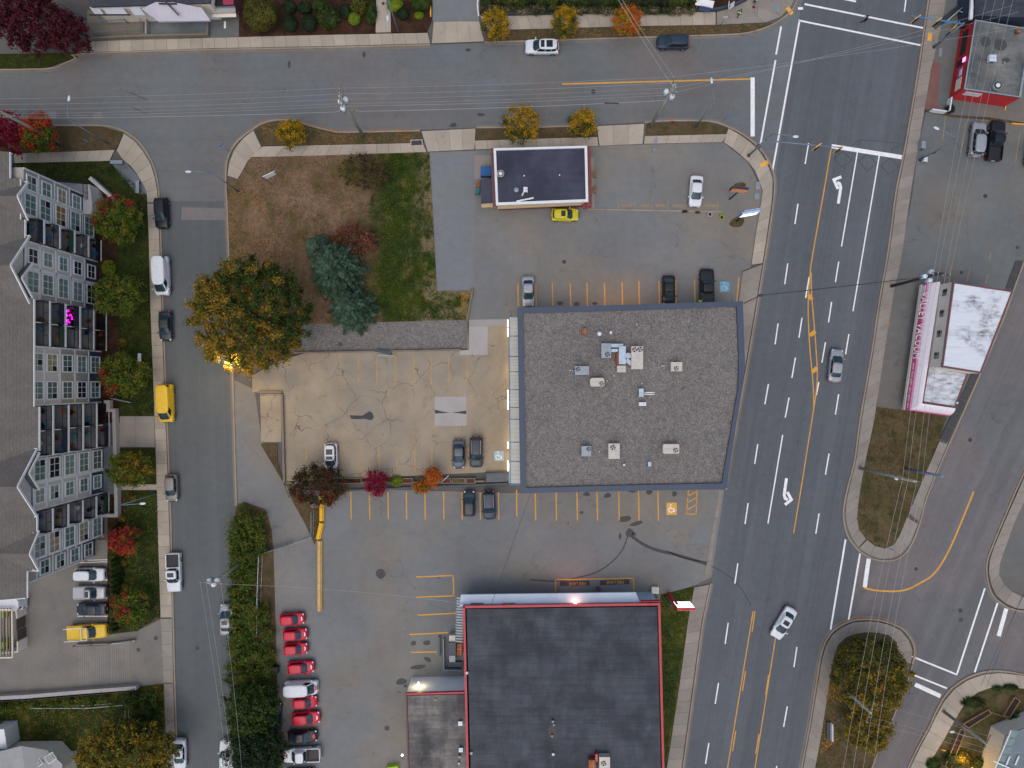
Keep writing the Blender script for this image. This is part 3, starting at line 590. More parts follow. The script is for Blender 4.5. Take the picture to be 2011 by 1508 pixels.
markeach('stall_line', [[(1091,1162),(1091,1138.5)],[(1090,1138.5),(1245,1135.5)],[(1244,1136),(1245,1160)],[(817,1133),(891,1130)],[(890,1130),(891,1171)],[(891,1170),(817,1172.5)],[(820,1208),(897,1204)],[(804,1246),(880,1242)],[(806,1281),(858,1280)]], .17, 'yellow_line', .013)
markeach('stall_line', [[(x,392),(x,414)] for x in (1214,1247,1280,1312,1345,1377,1409)], .11, 'yellow_dim', .012)
for x in (1218,1252,1284,1316,1350,1382):
    for k in range(5): sheet('worn_lettering', [(x+4+k*4.3,401+random.uniform(-1,1)),(x+7+k*4.3,401),(x+7+k*4.3,406+random.uniform(-1,1)),(x+4+k*4.3,406)], .0122, M['yellow_dim'])
markeach('stall_line', [[(152,1105),(212,1103)],[(152,1139),(213,1139)],[(152,1174),(215,1174)],[(152,1210),(215,1210)],[(172,1100),(214,1099)]], .1, 'white_line', .012)
# accessible-parking pads with the wheelchair symbol
def access(cx, cy, w, h, padmat, symmat, z):
    sheet('accessible_pad', [(cx-w/2,cy-h/2),(cx+w/2,cy-h/2),(cx+w/2,cy+h/2),(cx-w/2,cy+h/2)], z, padmat)
    c = P(cx, cy); b = MB(); z += .005
    ring = [(c.x-.05+.36*math.cos(a), c.y-.12+.36*math.sin(a)) for a in [R(q) for q in range(130, 395, 22)]]
    b.strip(ring, .12, z); b.strip([(c.x-.12, c.y+.42), (c.x-.12, c.y+.02), (c.x+.28, c.y+.0), (c.x+.42, c.y-.42)], .13, z+.003)
    b.poly([(c.x-.14+.11*math.cos(R(q)), c.y+.56+.11*math.sin(R(q)), z) for q in range(0, 360, 45)])
    tag(b.build('wheelchair_symbol', symmat), kind='structure')
padb = plain('blue_pad_paint', (92, 160, 190), .7, 0, .15, 2); pady = plain('yellow_pad_paint', (212, 160, 70), .7, 0, .12, 2)
access(1423, 563, 19, 20, padb, plain('faded_symbol_paint', (170, 176, 150), .7), .014); access(1319, 999, 20, 24, pady, M['white_line'], .014)
access(980, 895, 19, 19, plain('pale_blue_pad_paint', (150, 178, 188), .7, 0, .2, 3), M['white_line'], DK+.006)
def text(name, s, size, loc, rot, mat, depth=0.0, parent=None, kind=None, sx=1.0):
    cu = bpy.data.curves.new(name, 'FONT'); cu.body = s; cu.size = size; cu.align_x = 'CENTER'; cu.align_y = 'CENTER'; cu.extrude = depth; cu.resolution_u = 2
    tmp = bpy.data.objects.new('tmp', cu); col.objects.link(tmp); dg = bpy.context.evaluated_depsgraph_get(); me = bpy.data.meshes.new_from_object(tmp.evaluated_get(dg))
    bpy.data.objects.remove(tmp); bpy.data.curves.remove(cu)
    mt = Matrix.Translation(Vector(loc)) @ rot.to_4x4() @ Matrix.Diagonal((sx, 1, 1, 1)); me.transform(mt); me.materials.clear()
    o = link(name, me, mat, parent)
    if kind: o['kind'] = kind
    return o
EU = lambda x, y, z: Matrix.Rotation(R(z), 3, 'Z') @ Matrix.Rotation(R(y), 3, 'Y') @ Matrix.Rotation(R(x), 3, 'X')
for cx, cy in ((1134,1146), (1208,1143)): text('fire_lane_lettering', 'FIRE LANE', .62, P(cx, cy)+Vector((0, 0, .014)), EU(0, 0, 181), M['yellow_line'], kind='structure', sx=.85)
# manholes, drains, valve boxes
def disc(name, cx, cy, r, m, z=.02):
    b = MB(); c = P(cx, cy); b.tube([(c.x, c.y, z-.03), (c.x, c.y, z)], r, 16); tag(b.build(name, m), kind='structure')
iron = plain('cast_iron', (74, 66, 62), .6, .2, .2, 5); irond = plain('dark_cast_iron', (58, 58, 60), .6, .2, .2, 5)
for cx, cy, r, m, z in ((1108,514,.28,irond,.015),(306,1253,.28,iron,.05),(272,1276,.28,iron,.02),(669,676,.3,iron,.11),(1886,1199,.3,irond,.02),(1887,1217,.3,iron,.02),(1905,864,.28,irond,.02),(1799,1117,.25,irond,.02),(1935,385,.3,irond,.012),(1888,535,.25,irond,.012),(388,1273,.28,irond,.02),(753,8,.2,irond,.2),(1998,486,.25,iron,.012),(748,1128,.28,irond,.014)): disc('manhole_cover', cx, cy, r, m, z)
b = MB(); b.prism(PL([(806,275),(830,274),(831,287),(806,288)]), .05, .15); tag(b.build('vault_frame', M['walk']), kind='structure')
b = MB(); b.prism(PL([(808,277),(828,276),(829,285),(808,286)]), .05, .156); tag(b.build('vault_cover', irond), kind='structure')
for pts in ([(1483,358),(1492,357),(1493,372),(1483,373)],[(1481,380),(1490,379),(1491,392),(1481,393)],[(1843,95),(1850,96),(1848,112),(1841,111)],[(1520,6),(1530,6),(1530,24),(1520,24)],[(1285,272),(1291,272),(1291,281),(1285,281)],[(1281,292),(1287,292),(1287,298),(1281,298)]):
    b = MB(); b.prism(PL(pts), 0, .15); tag(b.build('service_cover', plain('service_cover_steel', (128, 136, 142), .5, .2)), kind='structure')
# saw-cut detector loops in the road before the stop line
for q in ([(1655,288),(1637,311)], [(1655,297),(1673,315),(1653,328),(1638,312),(1655,297)], [(1704,303),(1722,321),(1703,336),(1686,316),(1704,303)], [(1748,310),(1765,327),(1745,343),(1730,325),(1748,310)], [(1687,285),(1689,274),(1777,282),(1752,292),(1750,310)], [(1673,285),(1689,274)]):
    mark('loop_sealant', [q], .09, 'seal', .016)
sheet('brick_paving', [(1833,120),(1848,124),(1842,195),(1845,218),(1816,214),(1823,165)], .02, M['brickred'])
b = MB(); b.strip(PL([(1816,217),(1870,228),(1945,233),(2030,246)]), .35, .014); tag(b.build('weed_line', M['verge']), kind='structure')
# ================================================================ buildings
def YG(y): return (CY-y)*SC
def ring_prism(outer, inner, z0, z1, b):       # parapet ring between two polygons of equal length
    m = len(outer)
    for i in range(m):
        j = (i+1) % m
        b.poly([(*outer[i][:2], z1), (*outer[j][:2], z1), (*inner[j][:2], z1), (*inner[i][:2], z1)])
        b.poly([(*outer[i][:2], z0), (*outer[j][:2], z0), (*outer[j][:2], z1), (*outer[i][:2], z1)])
        b.poly([(*inner[i][:2], z0), (*inner[i][:2], z1), (*inner[j][:2], z1), (*inner[j][:2], z0)])
def pane_mat(i):
    k = ('pane_%d' % i)
    if k in MATS: return MATS[k]
    c, r = [((96, 122, 116), .25), ((112, 136, 128), .3), ((30, 36, 42), .1), ((150, 142, 112), .35), ((84, 104, 102), .2), ((126, 140, 130), .3), ((142, 112, 70), .4)][i]
    t = NT(k); t.done(t.mul(srgb(*c), t.rng(t.noise(2.2, 3), .3, .7, .7, 1.2)), r, 0, .6); MATS[k] = t.m; return t.m
# ---------------------------------------------------------------- apartment block along the west street
apt = empty('apartment_building', (-60, 0, 0), 'five storey grey and navy apartment block with shingle gables and stacked balconies', 'building')
FL = 3.0
TRIM = M['white']
segs = [(392,428,816,['pale_siding','navy','grey_siding','grey_siding','grey_siding'],[(414,'s')]),
        (428,472,818,['navy','navy','grey_siding','grey_siding','pale_siding'],[(450,'b')]),
        (513,559,813.5,['navy','pale_siding','pale_siding','pale_siding','pale_siding'],[(537,'s')]),
        (559,611,813.5,['navy','grey_siding','grey_siding','grey_siding','pale_siding'],[(581,'b')]),
        (689,791,806,['navy','grey_siding','grey_siding','pale_siding','pale_siding'],[(717,'m'),(765,'m')]),
        (876,921,802,['navy','grey_siding','grey_siding','grey_siding','pale_siding'],[(900,'b')]),
        (921,968,802,['navy','pale_siding','pale_siding','pale_siding','pale_siding'],[(943,'s')]),
        (1008,1051,802,['navy','navy','grey_siding','grey_siding','pale_siding'],[(1030,'b')]),
        (1051,1092,819,['navy','grey_siding','grey_siding','grey_siding','grey_siding'],[(1074,'s')])]
rw = random.Random(3)
for si, (y0, y1, A, mats, wins) in enumerate(segs):
    x = -A*SC; ya, yb = YG(y1), YG(y0)
    for k in range(5):
        z0, z1 = k*FL, (k+1)*FL if k < 4 else 14.6
        b = MB(); b.box(((x-64)/2-.001*k, (ya+yb)/2, (z0+z1)/2), (x+64, yb-ya-.02, z1-z0-.002)); b.build('wall', M[mats[k]], apt)
        if k:
            b = MB(); b.box((x+.03, (ya+yb)/2, z0), (.08, yb-ya+.02, .16)); b.build('trim_board', TRIM, apt)
    for yy in (ya+.09, yb-.09):
        b = MB(); b.box((x+.025, yy, 7.3), (.09, .17, 14.6)); b.build('corner_board', TRIM, apt)
    for yc, ty in wins:
        for k in range(5):
            if si == 0 and k == 0: continue
            if si == len(segs)-1 and k == 4: continue
            w, h, nc = {'s': (1.75, 1.75, 2), 'b': (2.5, 2.05, 3), 'm': (2.15, 2.0, 3)}[ty]
            zc = k*FL+1.55 if k < 4 else 13.25; Y = YG(yc)
            f = MB()
            for dy, dz, sy, sz in ((-w/2, 0, .15, h+.15), (w/2, 0, .15, h+.15), (0, -h/2, w-.15, .15), (0, h/2, w-.15, .15)): f.box((x+.06, Y+dy, zc+dz), (.12, sy, sz))
            fr = f.build('window', TRIM, apt)
            base = rw.choice([0, 0, 1, 1, 4, 5, 2, 3, 6 if k in (2, 3) else 0])
            p = MB(); p.box((x+.012, Y, zc), (.02, w-.14, h-.14)); p.build('pane', pane_mat(base), fr)
            if rw.random() < .45:
                cw = (w-.14)/nc; ci = rw.randrange(nc); q = MB(); q.box((x+.026, Y-(w-.14)/2+cw*(ci+.5), zc-h*.22), (.012, cw-.06, h*.42)); q.build('pane', pane_mat(2), fr)
            g = MB(); g.box((x+.045, Y, zc), (.03, w-.16, .06))
            for c in range(1, nc): g.box((x+.044, Y-w/2+w*c/nc, zc), (.028, .06, h-.16))
            g.build('glazing_bars', TRIM, fr)
            if rw.random() < .5:
                q = MB(); q.box((x+.05, Y-w/2-.35, zc-h*.62), (.1, .12, .12)); q.build('vent_hood', TRIM, apt)
# north end terrace over the garage
b = MB(); b.prism(PL([(112,357),(176,362),(181,398),(181,420),(150,420),(112,392)], 3.0), 0, 3.0); b.build('terrace_block', M['pale_siding'], apt)
b = MB(); b.prism(PL([(113,358),(172,363),(172,392),(150,398),(113,380)], 3.02), 3.0, 3.03); b.build('terrace_floor', M['pale'], apt)
def railing(b, pts, z, h=1.05, step=.13):
    for i in range(len(pts)-1):
        a = Vector(pts[i]); c = Vector(pts[i+1]); L = (c-a).length
        b.bar((a.x, a.y, z+h), (c.x, c.y, z+h), .06, .06); b.bar((a.x, a.y, z+.1), (c.x, c.y, z+.1), .04, .04)
        n = max(1, int(L/step))
        for k in range(n+1):
            q = a.lerp(c, k/n); w = .06 if k % 9 == 0 else .02; b.box((q.x, q.y, z+h/2), (w, w, h))
b = MB(); railing(b, PL([(112,357),(172,362),(173,392)], 3.0), 3.03); b.build('railing', M['railing'], apt)
# balconies
rb = random.Random(11)
balc = [(472,513,806,832,1), (611,689,796,822,2), (791,876,790.5,816,2), (968,1008,791,817,1)]
for bi, (y0, y1, A, Ab, nb) in enumerate(balc):
    xf, xb = -A*SC, -Ab*SC; ya, yb = YG(y1), YG(y0)
    for k in range(5):
        b = MB(); b.box(((xb-64)/2, (ya+yb)/2, (k+.5)*FL if k < 4 else 13.3), (xb+64, yb-ya, FL-.004 if k < 4 else 2.6)); b.build('wall', M['navy'] if k == 0 else M['grey_siding'], apt)
        for q in range(nb):
            h0 = ya+(yb-ya)*q/nb; h1 = ya+(yb-ya)*(q+1)/nb; z = k*FL+.1
            s = MB(); s.box(((xf+xb)/2, (h0+h1)/2, z-.05), (xf-xb, h1-h0-.02, .12)); bal = s.build('balcony', M['bfloor'], apt)
            s = MB(); s.box((xf+.04, (h0+h1)/2, z-.04), (.1, h1-h0-.02, .26)); s.build('fascia', TRIM, bal)
            s = MB(); railing(s, [(xb+.1, h0+.06), (xf-.06, h0+.06), (xf-.06, h1-.06), (xb+.1, h1-.06)], z+.02); s.build('railing', M['railing'], bal)
            s = MB(); s.box((xb+.03, (h0+h1)/2, z+1.1), (.06, min(2.0, h1-h0-.5), 2.1)); s.build('balcony_door', pane_mat(rb.choice([2, 2, 4])), bal)
            if rb.random() < .38:
                s = MB(); s.box((xf+.0, (h0+h1)/2, z+.55), (.03, h1-h0-.3, .85)); s.build('privacy_screen', plain('navy_screen', (30, 36, 54), .8) if rb.random() < .55 else plain('green_screen', (34, 70, 50), .8), bal)
        if nb == 2:
            s = MB(); s.box(((xf+xb)/2-.1, (ya+yb)/2, k*FL+1.2), (xf-xb-.25, .1, 2.2)); s.build('balcony_divider', TRIM, apt)
# roof: main slope with cross gables
def zr(x): return 14.55+.36*(-56.0-x)
eaves = [(370,413,832),(413,480,818),(480,507,812),(507,612,812),(612,690,800),(690,792,800),(792,866,793),(866,972,801),(972,1002,796),(1002,1066,801),(1066,1111,809)]
XR = -70.0
mr = MB(); fas = []
for y0, y1, A in eaves:
    xe = -A*SC; ya, yb = YG(y1), YG(y0)
    mr.poly([(xe, ya, zr(xe)), (xe, yb, zr(xe)), (XR, yb, zr(XR)), (XR, ya, zr(XR))])
    mr.poly([(XR, ya, zr(XR)), (XR, yb, zr(XR)), (XR*2-xe, yb, zr(xe)), (XR*2-xe, ya, zr(xe))])
    fas.append((xe, ya, yb, zr(xe)))
roof = mr.build('roof', M['shingle'], apt, recalc=False)
for xe, ya, yb, z in fas:
    f = MB(); f.box((xe+.04, (ya+yb)/2, z-.12), (.09, yb-ya, .24)); f.build('gutter_board', TRIM, roof)
for y in (370, 1111):
    f = MB(); f.bar((-56.8 if y > 1000 else -58.3, YG(y), zr(-57)-.2), (-70, YG(y), zr(-70)), .1, .28); f.build('bargeboard', TRIM, roof)
b = MB(); b.box((-70, YG(740), 7.2), (12.2, 50.5, 14.3)); b.build('wall', M['grey_siding'], apt)
def gable(y0, ya, y1, A, ze, zp, xb=-66):
    xf = -A*SC; Y0, YA, Y1 = YG(y0), YG(ya), YG(y1)
    b = MB(); t = .16
    b.poly([(xf, Y0, ze), (xf, YA, zp), (xb-3, YA, zp), (xb, Y0, ze)]); b.poly([(xf, YA, zp), (xf, Y1, ze), (xb, Y1, ze), (xb-3, YA, zp)])
    g = b.build('gable_roof', M['shingle'], apt, recalc=False)
    s = MB(); s.bar((xf+.03, Y0, ze-.05), (xf+.03, YA, zp-.05), .12, .26); s.build('bargeboard', TRIM, g)
    s = MB(); s.bar((xf+.031, YA, zp-.05), (xf+.031, Y1, ze-.05), .12, .26); s.build('bargeboard', TRIM, g)
    s = MB(); s.poly([(xf-.55, Y0-.5, ze-.1), (xf-.55, YA, zp-.35), (xf-.55, Y1+.5, ze-.1)]); s.build('gable_wall', M['pale_siding'], g)
    for yy in (Y0, Y1):
        s = MB(); s.box(((xf-58.5)/2, yy, ze-.04), (xf+58.5, .1, .14)); s.build('gutter_board', TRIM, g)
gable(416,446,480,810,14.5,16.3); gable(506,563,620,806,14.6,17.8); gable(551,580,610,803,14.4,16.3)
gable(869,900,931,792,14.4,16.2); gable(862,919,976,795,14.5,17.8); gable(1000,1033,1067,793,14.4,16.0)
# ground-level terrace wall in front of the balconies
for pts, h, lab in (([(212,789),(220,789),(220,805),(231,805),(233,870),(235,940),(236,1010),(205,1010)], 1.0, 'white topped terrace wall stepping round the apartment ground-floor patios'),):
    lowwall(pts, .45, h, 'terrace_wall', lab, 'pale')
b = MB(); b.prism(PL([(204,880),(231,870),(234,1005),(204,1005)]), 0, .12); tag(b.build('patio_paving', M['darkc']), kind='structure')
# ---------------------------------------------------------------- things on the balconies
def chair(loc, rz, mat):
    e = empty('patio_chair', loc, None, None, None, rz); b = MB(); b.box((0, 0, .42), (.5, .5, .06)); b.build('seat', mat, e, True)
    b = MB(); b.box((-.24, 0, .7), (.05, .5, .5)); b.build('backrest', mat, e, True)
    for x in (-.2, .2):
        for y in (-.2, .2): b = MB(); b.box((x, y, .2), (.04, .04, .4)); b.build('leg', M['railing'], e, True)
    return e
def planter(loc, mat, lm, s=.3):
    e = empty('potted_plant', loc); b = MB(); b.tube([(0, 0, 0), (0, 0, .35)], [s*.6, s*.8], 8); b.build('pot', mat, e, True)
    b = MB()
    for k in range(60):
        a = rb.uniform(0, 6.28); r = rb.uniform(0, s); z = .35+rb.uniform(0, .5); u = rb.uniform(.05, .1); p = Vector((r*math.cos(a), r*math.sin(a), z)); d = Vector((rb.uniform(-1, 1), rb.uniform(-1, 1), rb.uniform(-.5, 1))).normalized()*u; w = d.orthogonal().normalized()*u*.5
        b.poly([p-d, p+w, p+d, p-w])
    b.build('leaves', lm, e, True); return e
def boxstuff(loc, d, mat, rz=0):
    e = empty('storage_box', loc, None, None, None, rz); b = MB(); b.box((0, 0, d[2]/2), d); b.build('bin', mat, e, True); b = MB(); b.box((0, 0, d[2]+.02), (d[0]+.04, d[1]+.04, .05)); b.build('lid', M['black'], e, True); return e
LM_POT = leafmat('pot_plant_leaf', [(40, 66, 24), (70, 96, 40), (110, 120, 60)])
bnames = ['first balcony stack from the garage terrace', 'double balcony stack with the pink plants', 'double balcony stack above the entrance plaza', 'balcony stack beside the tall street lamp']
storey = ['ground floor', 'second floor', 'third floor', 'fourth floor', 'top floor']
cols_ = [('red', (150, 30, 36)), ('blue', (50, 96, 140)), ('black', (34, 36, 40)), ('teal', (70, 130, 140)), ('brown', (110, 70, 44)), ('white', (200, 200, 200)), ('orange', (176, 84, 40))]
seen = set()
for bi, (y0, y1, A, Ab, nb) in enumerate(balc):
    for k in range(5):
        for q in range(3 if nb == 1 else 5):
            y = rb.uniform(y0+7, y1-7); a = rb.uniform(A+5, Ab-7); loc = (-a*SC, YG(y), k*FL+.11)
            cn, cc = rb.choice(cols_); m = plain('balcony_%s' % cn, cc, .6); kind = rb.choice(['chair', 'chair', 'pot', 'box'])
            key = (kind, cn, bi, k)
            if key in seen: continue
            if any(abs(loc[1]-s_[1]) < .75 and s_[0] == (bi, k) for s_ in [x for x in seen if len(x) == 2 and isinstance(x[0], tuple)]): continue
            seen.add(key); seen.add(((bi, k), loc[1]))
            if kind == 'chair': tag(chair(loc, rb.uniform(0, 6), m), '%s patio chair on the %s of the %s' % (cn, storey[k], bnames[bi]), 'chair', 'balcony chairs')
            elif kind == 'pot': tag(planter(loc, m, LM_POT), 'plant in %s pot on %s of %s' % (cn, storey[k], bnames[bi]), 'plant', 'balcony plants')
            else: tag(boxstuff(loc, (.6, .5, .5), m, rb.uniform(0, 1)), '%s storage box on the %s of the %s' % (cn, storey[k], bnames[bi]), 'box', 'balcony boxes')
# magenta grow lights on one balcony
gl = empty('lit_plant_rack', (-800*SC-.9, YG(632), 6.12), 'rack of plants glowing with magenta grow lights on a middle balcony', 'plant rack')
b = MB(); b.box((0, 0, .35), (1.0, 2.1, .7)); b.build('shelf', M['railing'], gl, True)
em = emit('grow_light_magenta', (255, 20, 235), 3.2); em2 = emit('grow_light_orange', (255, 80, 30), 1.0)
for k in range(52):
    b = MB(); p = Vector((rb.uniform(-.75, .75), rb.uniform(-1.15, 1.15), .75+rb.uniform(0, .5)))
    if abs(p.x) > .45 and rb.random() < .5: continue
    b.ell(p, [rb.uniform(.06, .13)]*3, 6, 4); b.build('bulb', em2 if p.y < -.95 and rb.random() < .7 else em, gl, True)
# ---------------------------------------------------------------- central building with the gravel roof
HB = 6.0
po = PL([(1016,604),(1240,598),(1459,591),(1463,700),(1463,728),(1426,961),(1230,964),(1022,969)], HB)
pi = PL([(1027,615),(1240,609),(1447,602),(1451,700),(1450,760),(1418,949),(1230,953),(1033,958)], HB)
wl_ = PL([(1021,610),(1240,604),(1453,597),(1457,700),(1456,735),(1420,954),(1230,958),(1028,962)], HB)
cb = empty('commercial_building', P(1235, 780), 'flat gravel-roofed commercial building with a wide slate parapet', 'building')
b = MB(); b.prism(wl_, 0, HB-.5, top=False); b.build('wall', M['cream'], cb)
b = MB(); b.prism(pi, HB-.55, HB-.34); b.build('roof', M['gravel'], cb)
for i in range(len(po)):
    j = (i+1) % len(po); b = MB()
    b.poly([(*po[i][:2], HB-.04), (*po[j][:2], HB-.04), (*pi[j][:2], HB), (*pi[i][:2], HB)]); b.poly([(*po[i][:2], HB-.9), (*po[j][:2], HB-.9), (*po[j][:2], HB-.04), (*po[i][:2], HB-.04)])
    b.poly([(*pi[i][:2], HB-.5), (*pi[j][:2], HB-.5), (*pi[j][:2], HB), (*pi[i][:2], HB)]); b.poly([(*po[i][:2], HB-.9), (*po[j][:2], HB-.9), (*wl_[j][:2], HB-.9), (*wl_[i][:2], HB-.9)])
    b.build('parapet', M['slate'], cb, recalc=False)
for k in range(7):
    p = P(1060+k*57, 960-k*.6, 1.5); b = MB(); b.box((p.x, p.y-.05, 1.5), (2.6, .06, 2.2)); w = b.build('window', M['glass_dk'], cb); b = MB(); b.box((p.x, p.y-.08, 2.66), (2.8, .1, .12)); b.build('window_head', M['white'], w)
# translucent canopy down its west side
can = empty('glazed_canopy', P(1008, 790), 'long translucent canopy with blue frame and lit tubes against the gravel-roofed building', 'canopy')
ZC = 3.3
ys = [622,660,700,730,765,800,823,868,906,950]
for i in range(len(ys)-1):
    p = PL([(999.5,ys[i]+1),(1022,ys[i]+1),(1022,ys[i+1]-1),(999.5,ys[i+1]-1)], ZC)
    n = 5
    for k in range(n):
        ya, yb = p[0].y+(p[3].y-p[0].y)*k/n, p[0].y+(p[3].y-p[0].y)*(k+1)/n
        b = MB(); b.box(((p[0].x+p[1].x)/2, (ya+yb)/2, ZC+.10), (p[1].x-p[0].x, abs(yb-ya)-.03, .03), 0, R(-4)); b.build('roof_panel', M['glasspanel'], can)
    b = MB(); b.box(((p[0].x+p[1].x)/2, p[0].y+.07, ZC+.08), (p[1].x-p[0].x+.06, .09, .16)); b.build('rafter', M['blue_frame'], can)
p0, p1 = P(999, 622, ZC), P(1002, 951, ZC)
b = MB(); b.bar((p0.x, p0.y, ZC+.06), (p1.x, p1.y, ZC+.06), .12, .22); b.build('edge_beam', M['blue_frame'], can)
b = MB(); b.bar((p1.x, p1.y, ZC+.05), (p1.x+1.3, p1.y, ZC+.05), .2, .2); b.build('edge_beam', M['blue_frame'], can)
for y in ys[::2]+[950]:
    p = P(1000, y, 0); b = MB(); b.box((p.x+.05, p.y*.98, ZC/2), (.1, .1, ZC)); b.build('post', M['blue_frame'], can)
tube_m = emit('fluorescent_tube', (255, 226, 172), 7.0)
for y0, y1 in ((628,642),(645,660),(766,783),(785,804),(868,880),(905,925)):
    a, c = P(999, y0, ZC+.25), P(999.3, y1, ZC+.25); b = MB(); b.bar((a.x-.12, a.y, ZC+.16), (c.x-.12, c.y, ZC+.16), .11, .09); b.build('lit_tube', tube_m, can)
for y in (650, 730, 790, 860, 915):
    L = bpy.data.lights.new('canopy_lamp', 'SPOT'); L.energy = 480; L.color = (1.0, .74, .42); L.spot_size = R(150); L.spot_blend = .9; L.shadow_soft_size = .5
    o = bpy.data.objects.new('canopy_lamp', L); col.objects.link(o); p = P(998, y, ZC); o.location = (p.x-.3, p.y, ZC-.15); o.rotation_euler = (0, R(-58), 0)
# rooftop plant on the gravel roof
ZR = HB-.34
def fan(b_, c, r, parent, m=None):
    b = MB(); b.tube([(c[0], c[1], c[2]), (c[0], c[1], c[2]+.05)], r, 16); f = b.build('fan_grille', M['black'], parent)
    for k in range(4):
        a = k*math.pi/2+.5; b = MB(); q = lambda rr, da: (c[0]+rr*math.cos(a+da), c[1]+rr*math.sin(a+da), c[2]+.058+.02*da)
        b.poly([q(r*.18, -.5), q(r*.9, -.30), q(r*.9, .30), q(r*.18, .5)]); b.build('fan_blade', m or M['hvac'], f)
    b = MB(); b.tube([(c[0], c[1], c[2]+.05), (c[0], c[1], c[2]+.08)], r*.2, 8); b.build('fan_hub', m or M['hvac'], f)
def unit(name, x0, y0, x1, y1, h, mat, label, fans=(), zb=None, cat='air conditioner', rz=0, base=True, bev=0):
    zb = ZR if zb is None else zb; z = zb+.15+h
    a, c = P(x0, y0, z), P(x1, y1, z); ctr = ((a.x+c.x)/2, (a.y+c.y)/2); w, d = abs(c.x-a.x), abs(a.y-c.y)
    e = empty(name, (ctr[0], ctr[1], zb), label, cat)
    b = MB()
    if bev: b.prism([(ctr[0]+sx*(w/2-bx*bev), ctr[1]+sy*(d/2-by*bev)) for sx, sy, bx, by in ((-1,-1,0,1),(-1,-1,1,0),(1,-1,1,0),(1,-1,0,1),(1,1,0,1),(1,1,1,0),(-1,1,1,0),(-1,1,0,1))], zb+.15, z)
    else: b.box((ctr[0], ctr[1], zb+.15+h/2), (w, d, h))
    b.build('casing', mat, e)
    b = MB(); b.box((ctr[0], ctr[1], z+.012), (w*.94, .025, .02)); b.box((ctr[0]+w*.12, ctr[1], z+.010), (.025, d*.94, .018)); b.build('seam', M['metal'], e)
    if base: b = MB(); b.box((ctr[0], ctr[1], zb+.07), (w*.9, d*.9, .15)); b.build('curb', M['metal_dk'], e)
    for fx, fy, fr in fans: q = P(fx, fy, z); fan(None, (q.x, q.y, z), fr*SC*.93, e, M['hvac'] if mat != M['hvac_g'] else M['hvac_g'])
    b = MB(); b.box((ctr[0], ctr[1]-d/2-.012, zb+.15+h*.45), (w*.7, .02, h*.6)); b.build('louvre', M['metal_dk'], e)
    return e
unit('air_conditioner', 1181,674,1200,703,1.0,M['hvac_g'],'blue-grey rooftop unit with one fan joined to zinc ducts', [(1193,696,5)])
unit('air_conditioner', 1240,680,1263,725,1.1,M['hvac'],'long cream rooftop unit with two fans side by side', [(1246.5,686.5,5),(1257,686,5)])
unit('air_conditioner', 1129,719,1157,736,.8,M['hvac_g'],'grey rooftop unit with fan at its street-side end above a rounded cream one', [(1135,725,4.5)])
unit('air_conditioner', 1159,742,1187,759,.8,M['hvac'],'cream rooftop unit with rounded corners', [(1181.5,753,4.5)], bev=.22)
unit('air_conditioner', 1318,711,1340,729,.9,M['hvac'],'cream rooftop unit with a rusty fan standing apart', [(1328,723.5,4.5)])
unit('air_conditioner', 1142,876,1161,896,.8,M['hvac_g'],'small grey rooftop unit in the row near the south parapet', [(1156,882,4.2)])
unit('air_conditioner', 1195,871,1217,901,.9,M['hvac'],'upright cream rooftop unit in the row near the south parapet', [(1203.5,878.5,5)])
unit('air_conditioner', 1302,872,1334,891,.9,M['hvac'],'wide cream rooftop unit with pipe ends near the south parapet', [(1327,884,4.7)], bev=.12)
e = empty('duct_assembly', P(1220, 700, ZR), 'bright zinc duct box and elbows between two rooftop units', 'duct'); e.location.z = ZR
def dbox(x0, y0, x1, y1, z0, z1, name, m):
    a, c = P(x0, y0, z1), P(x1, y1, z1); b = MB(); b.box(((a.x+c.x)/2, (a.y+c.y)/2, (z0+z1)/2), (abs(c.x-a.x), abs(a.y-c.y), z1-z0)); return b.build(name, m, e)
dbox(1215.5,680,1229,715,ZR,ZR+1.3,'plenum',M['duct']); dbox(1200.5,675,1224,682,ZR+.1,ZR+1.0,'duct',M['duct']); dbox(1200.5,685,1214,691,ZR+.1,ZR+.9,'duct',M['duct'])
dbox(1211,693,1215,716,ZR,ZR+.9,'service_panel',M['rust']); dbox(1229.5,693,1239,703,ZR+.2,ZR+.9,'duct',M['duct'])
a, c = P(1229, 706, ZR+.6), P(1240, 715, ZR+.6); b = MB(); b.bar(a, c, .55, .6); b.build('duct', M['duct'], e)
unit('skylight', 1212,718,1229,731,.5,M['hvac'],'square cream roof hatch with dark curb below the zinc duct', cat='roof hatch')
unit('vent_box', 1255,763,1264,779,.6,M['duct'],'zinc vent box with two white pipes lying beside it', cat='vent')
for y in (770.5, 774):
    a, c = P(1264, y, ZR+.4), P(1287, y, ZR+.4); b = MB(); b.tube([(a.x, a.y, ZR+.12), (c.x, c.y, ZR+.12)], .09, 6); tag(b.build('pipe', M['white']), 'white pipe lying on the gravel beside a zinc vent box', 'pipe', 'white roof pipes')
unit('vent_box', 1255,790,1269,797,.5,M['white'],'low white vent box on the gravel below the zinc one', cat='vent')
unit('vent_box', 1143,645,1152,656,.7,M['rust'],'small rusty orange and steel vent near the north parapet', cat='vent')
unit('vent_box', 1273,907,1279,916,.4,M['duct'],'tiny zinc vent cap beside a white dome near the south parapet', cat='vent')
def vent(x, y, r, h, label, mat='white', zb=None, grp=None):
    zb = ZR if zb is None else zb; p = P(x, y, zb+h); e = empty('roof_vent', (p.x, p.y, zb), label, 'roof vent', grp)
    b = MB(); b.tube([(p.x, p.y, zb), (p.x, p.y, zb+h*.8)], r*.6, 10); b.build('pipe', M['metal_dk'], e); b = MB(); b.ell((p.x, p.y, zb+h*.75), (r, r, h*.3), 12, 6); b.build('cap', M[mat], e)
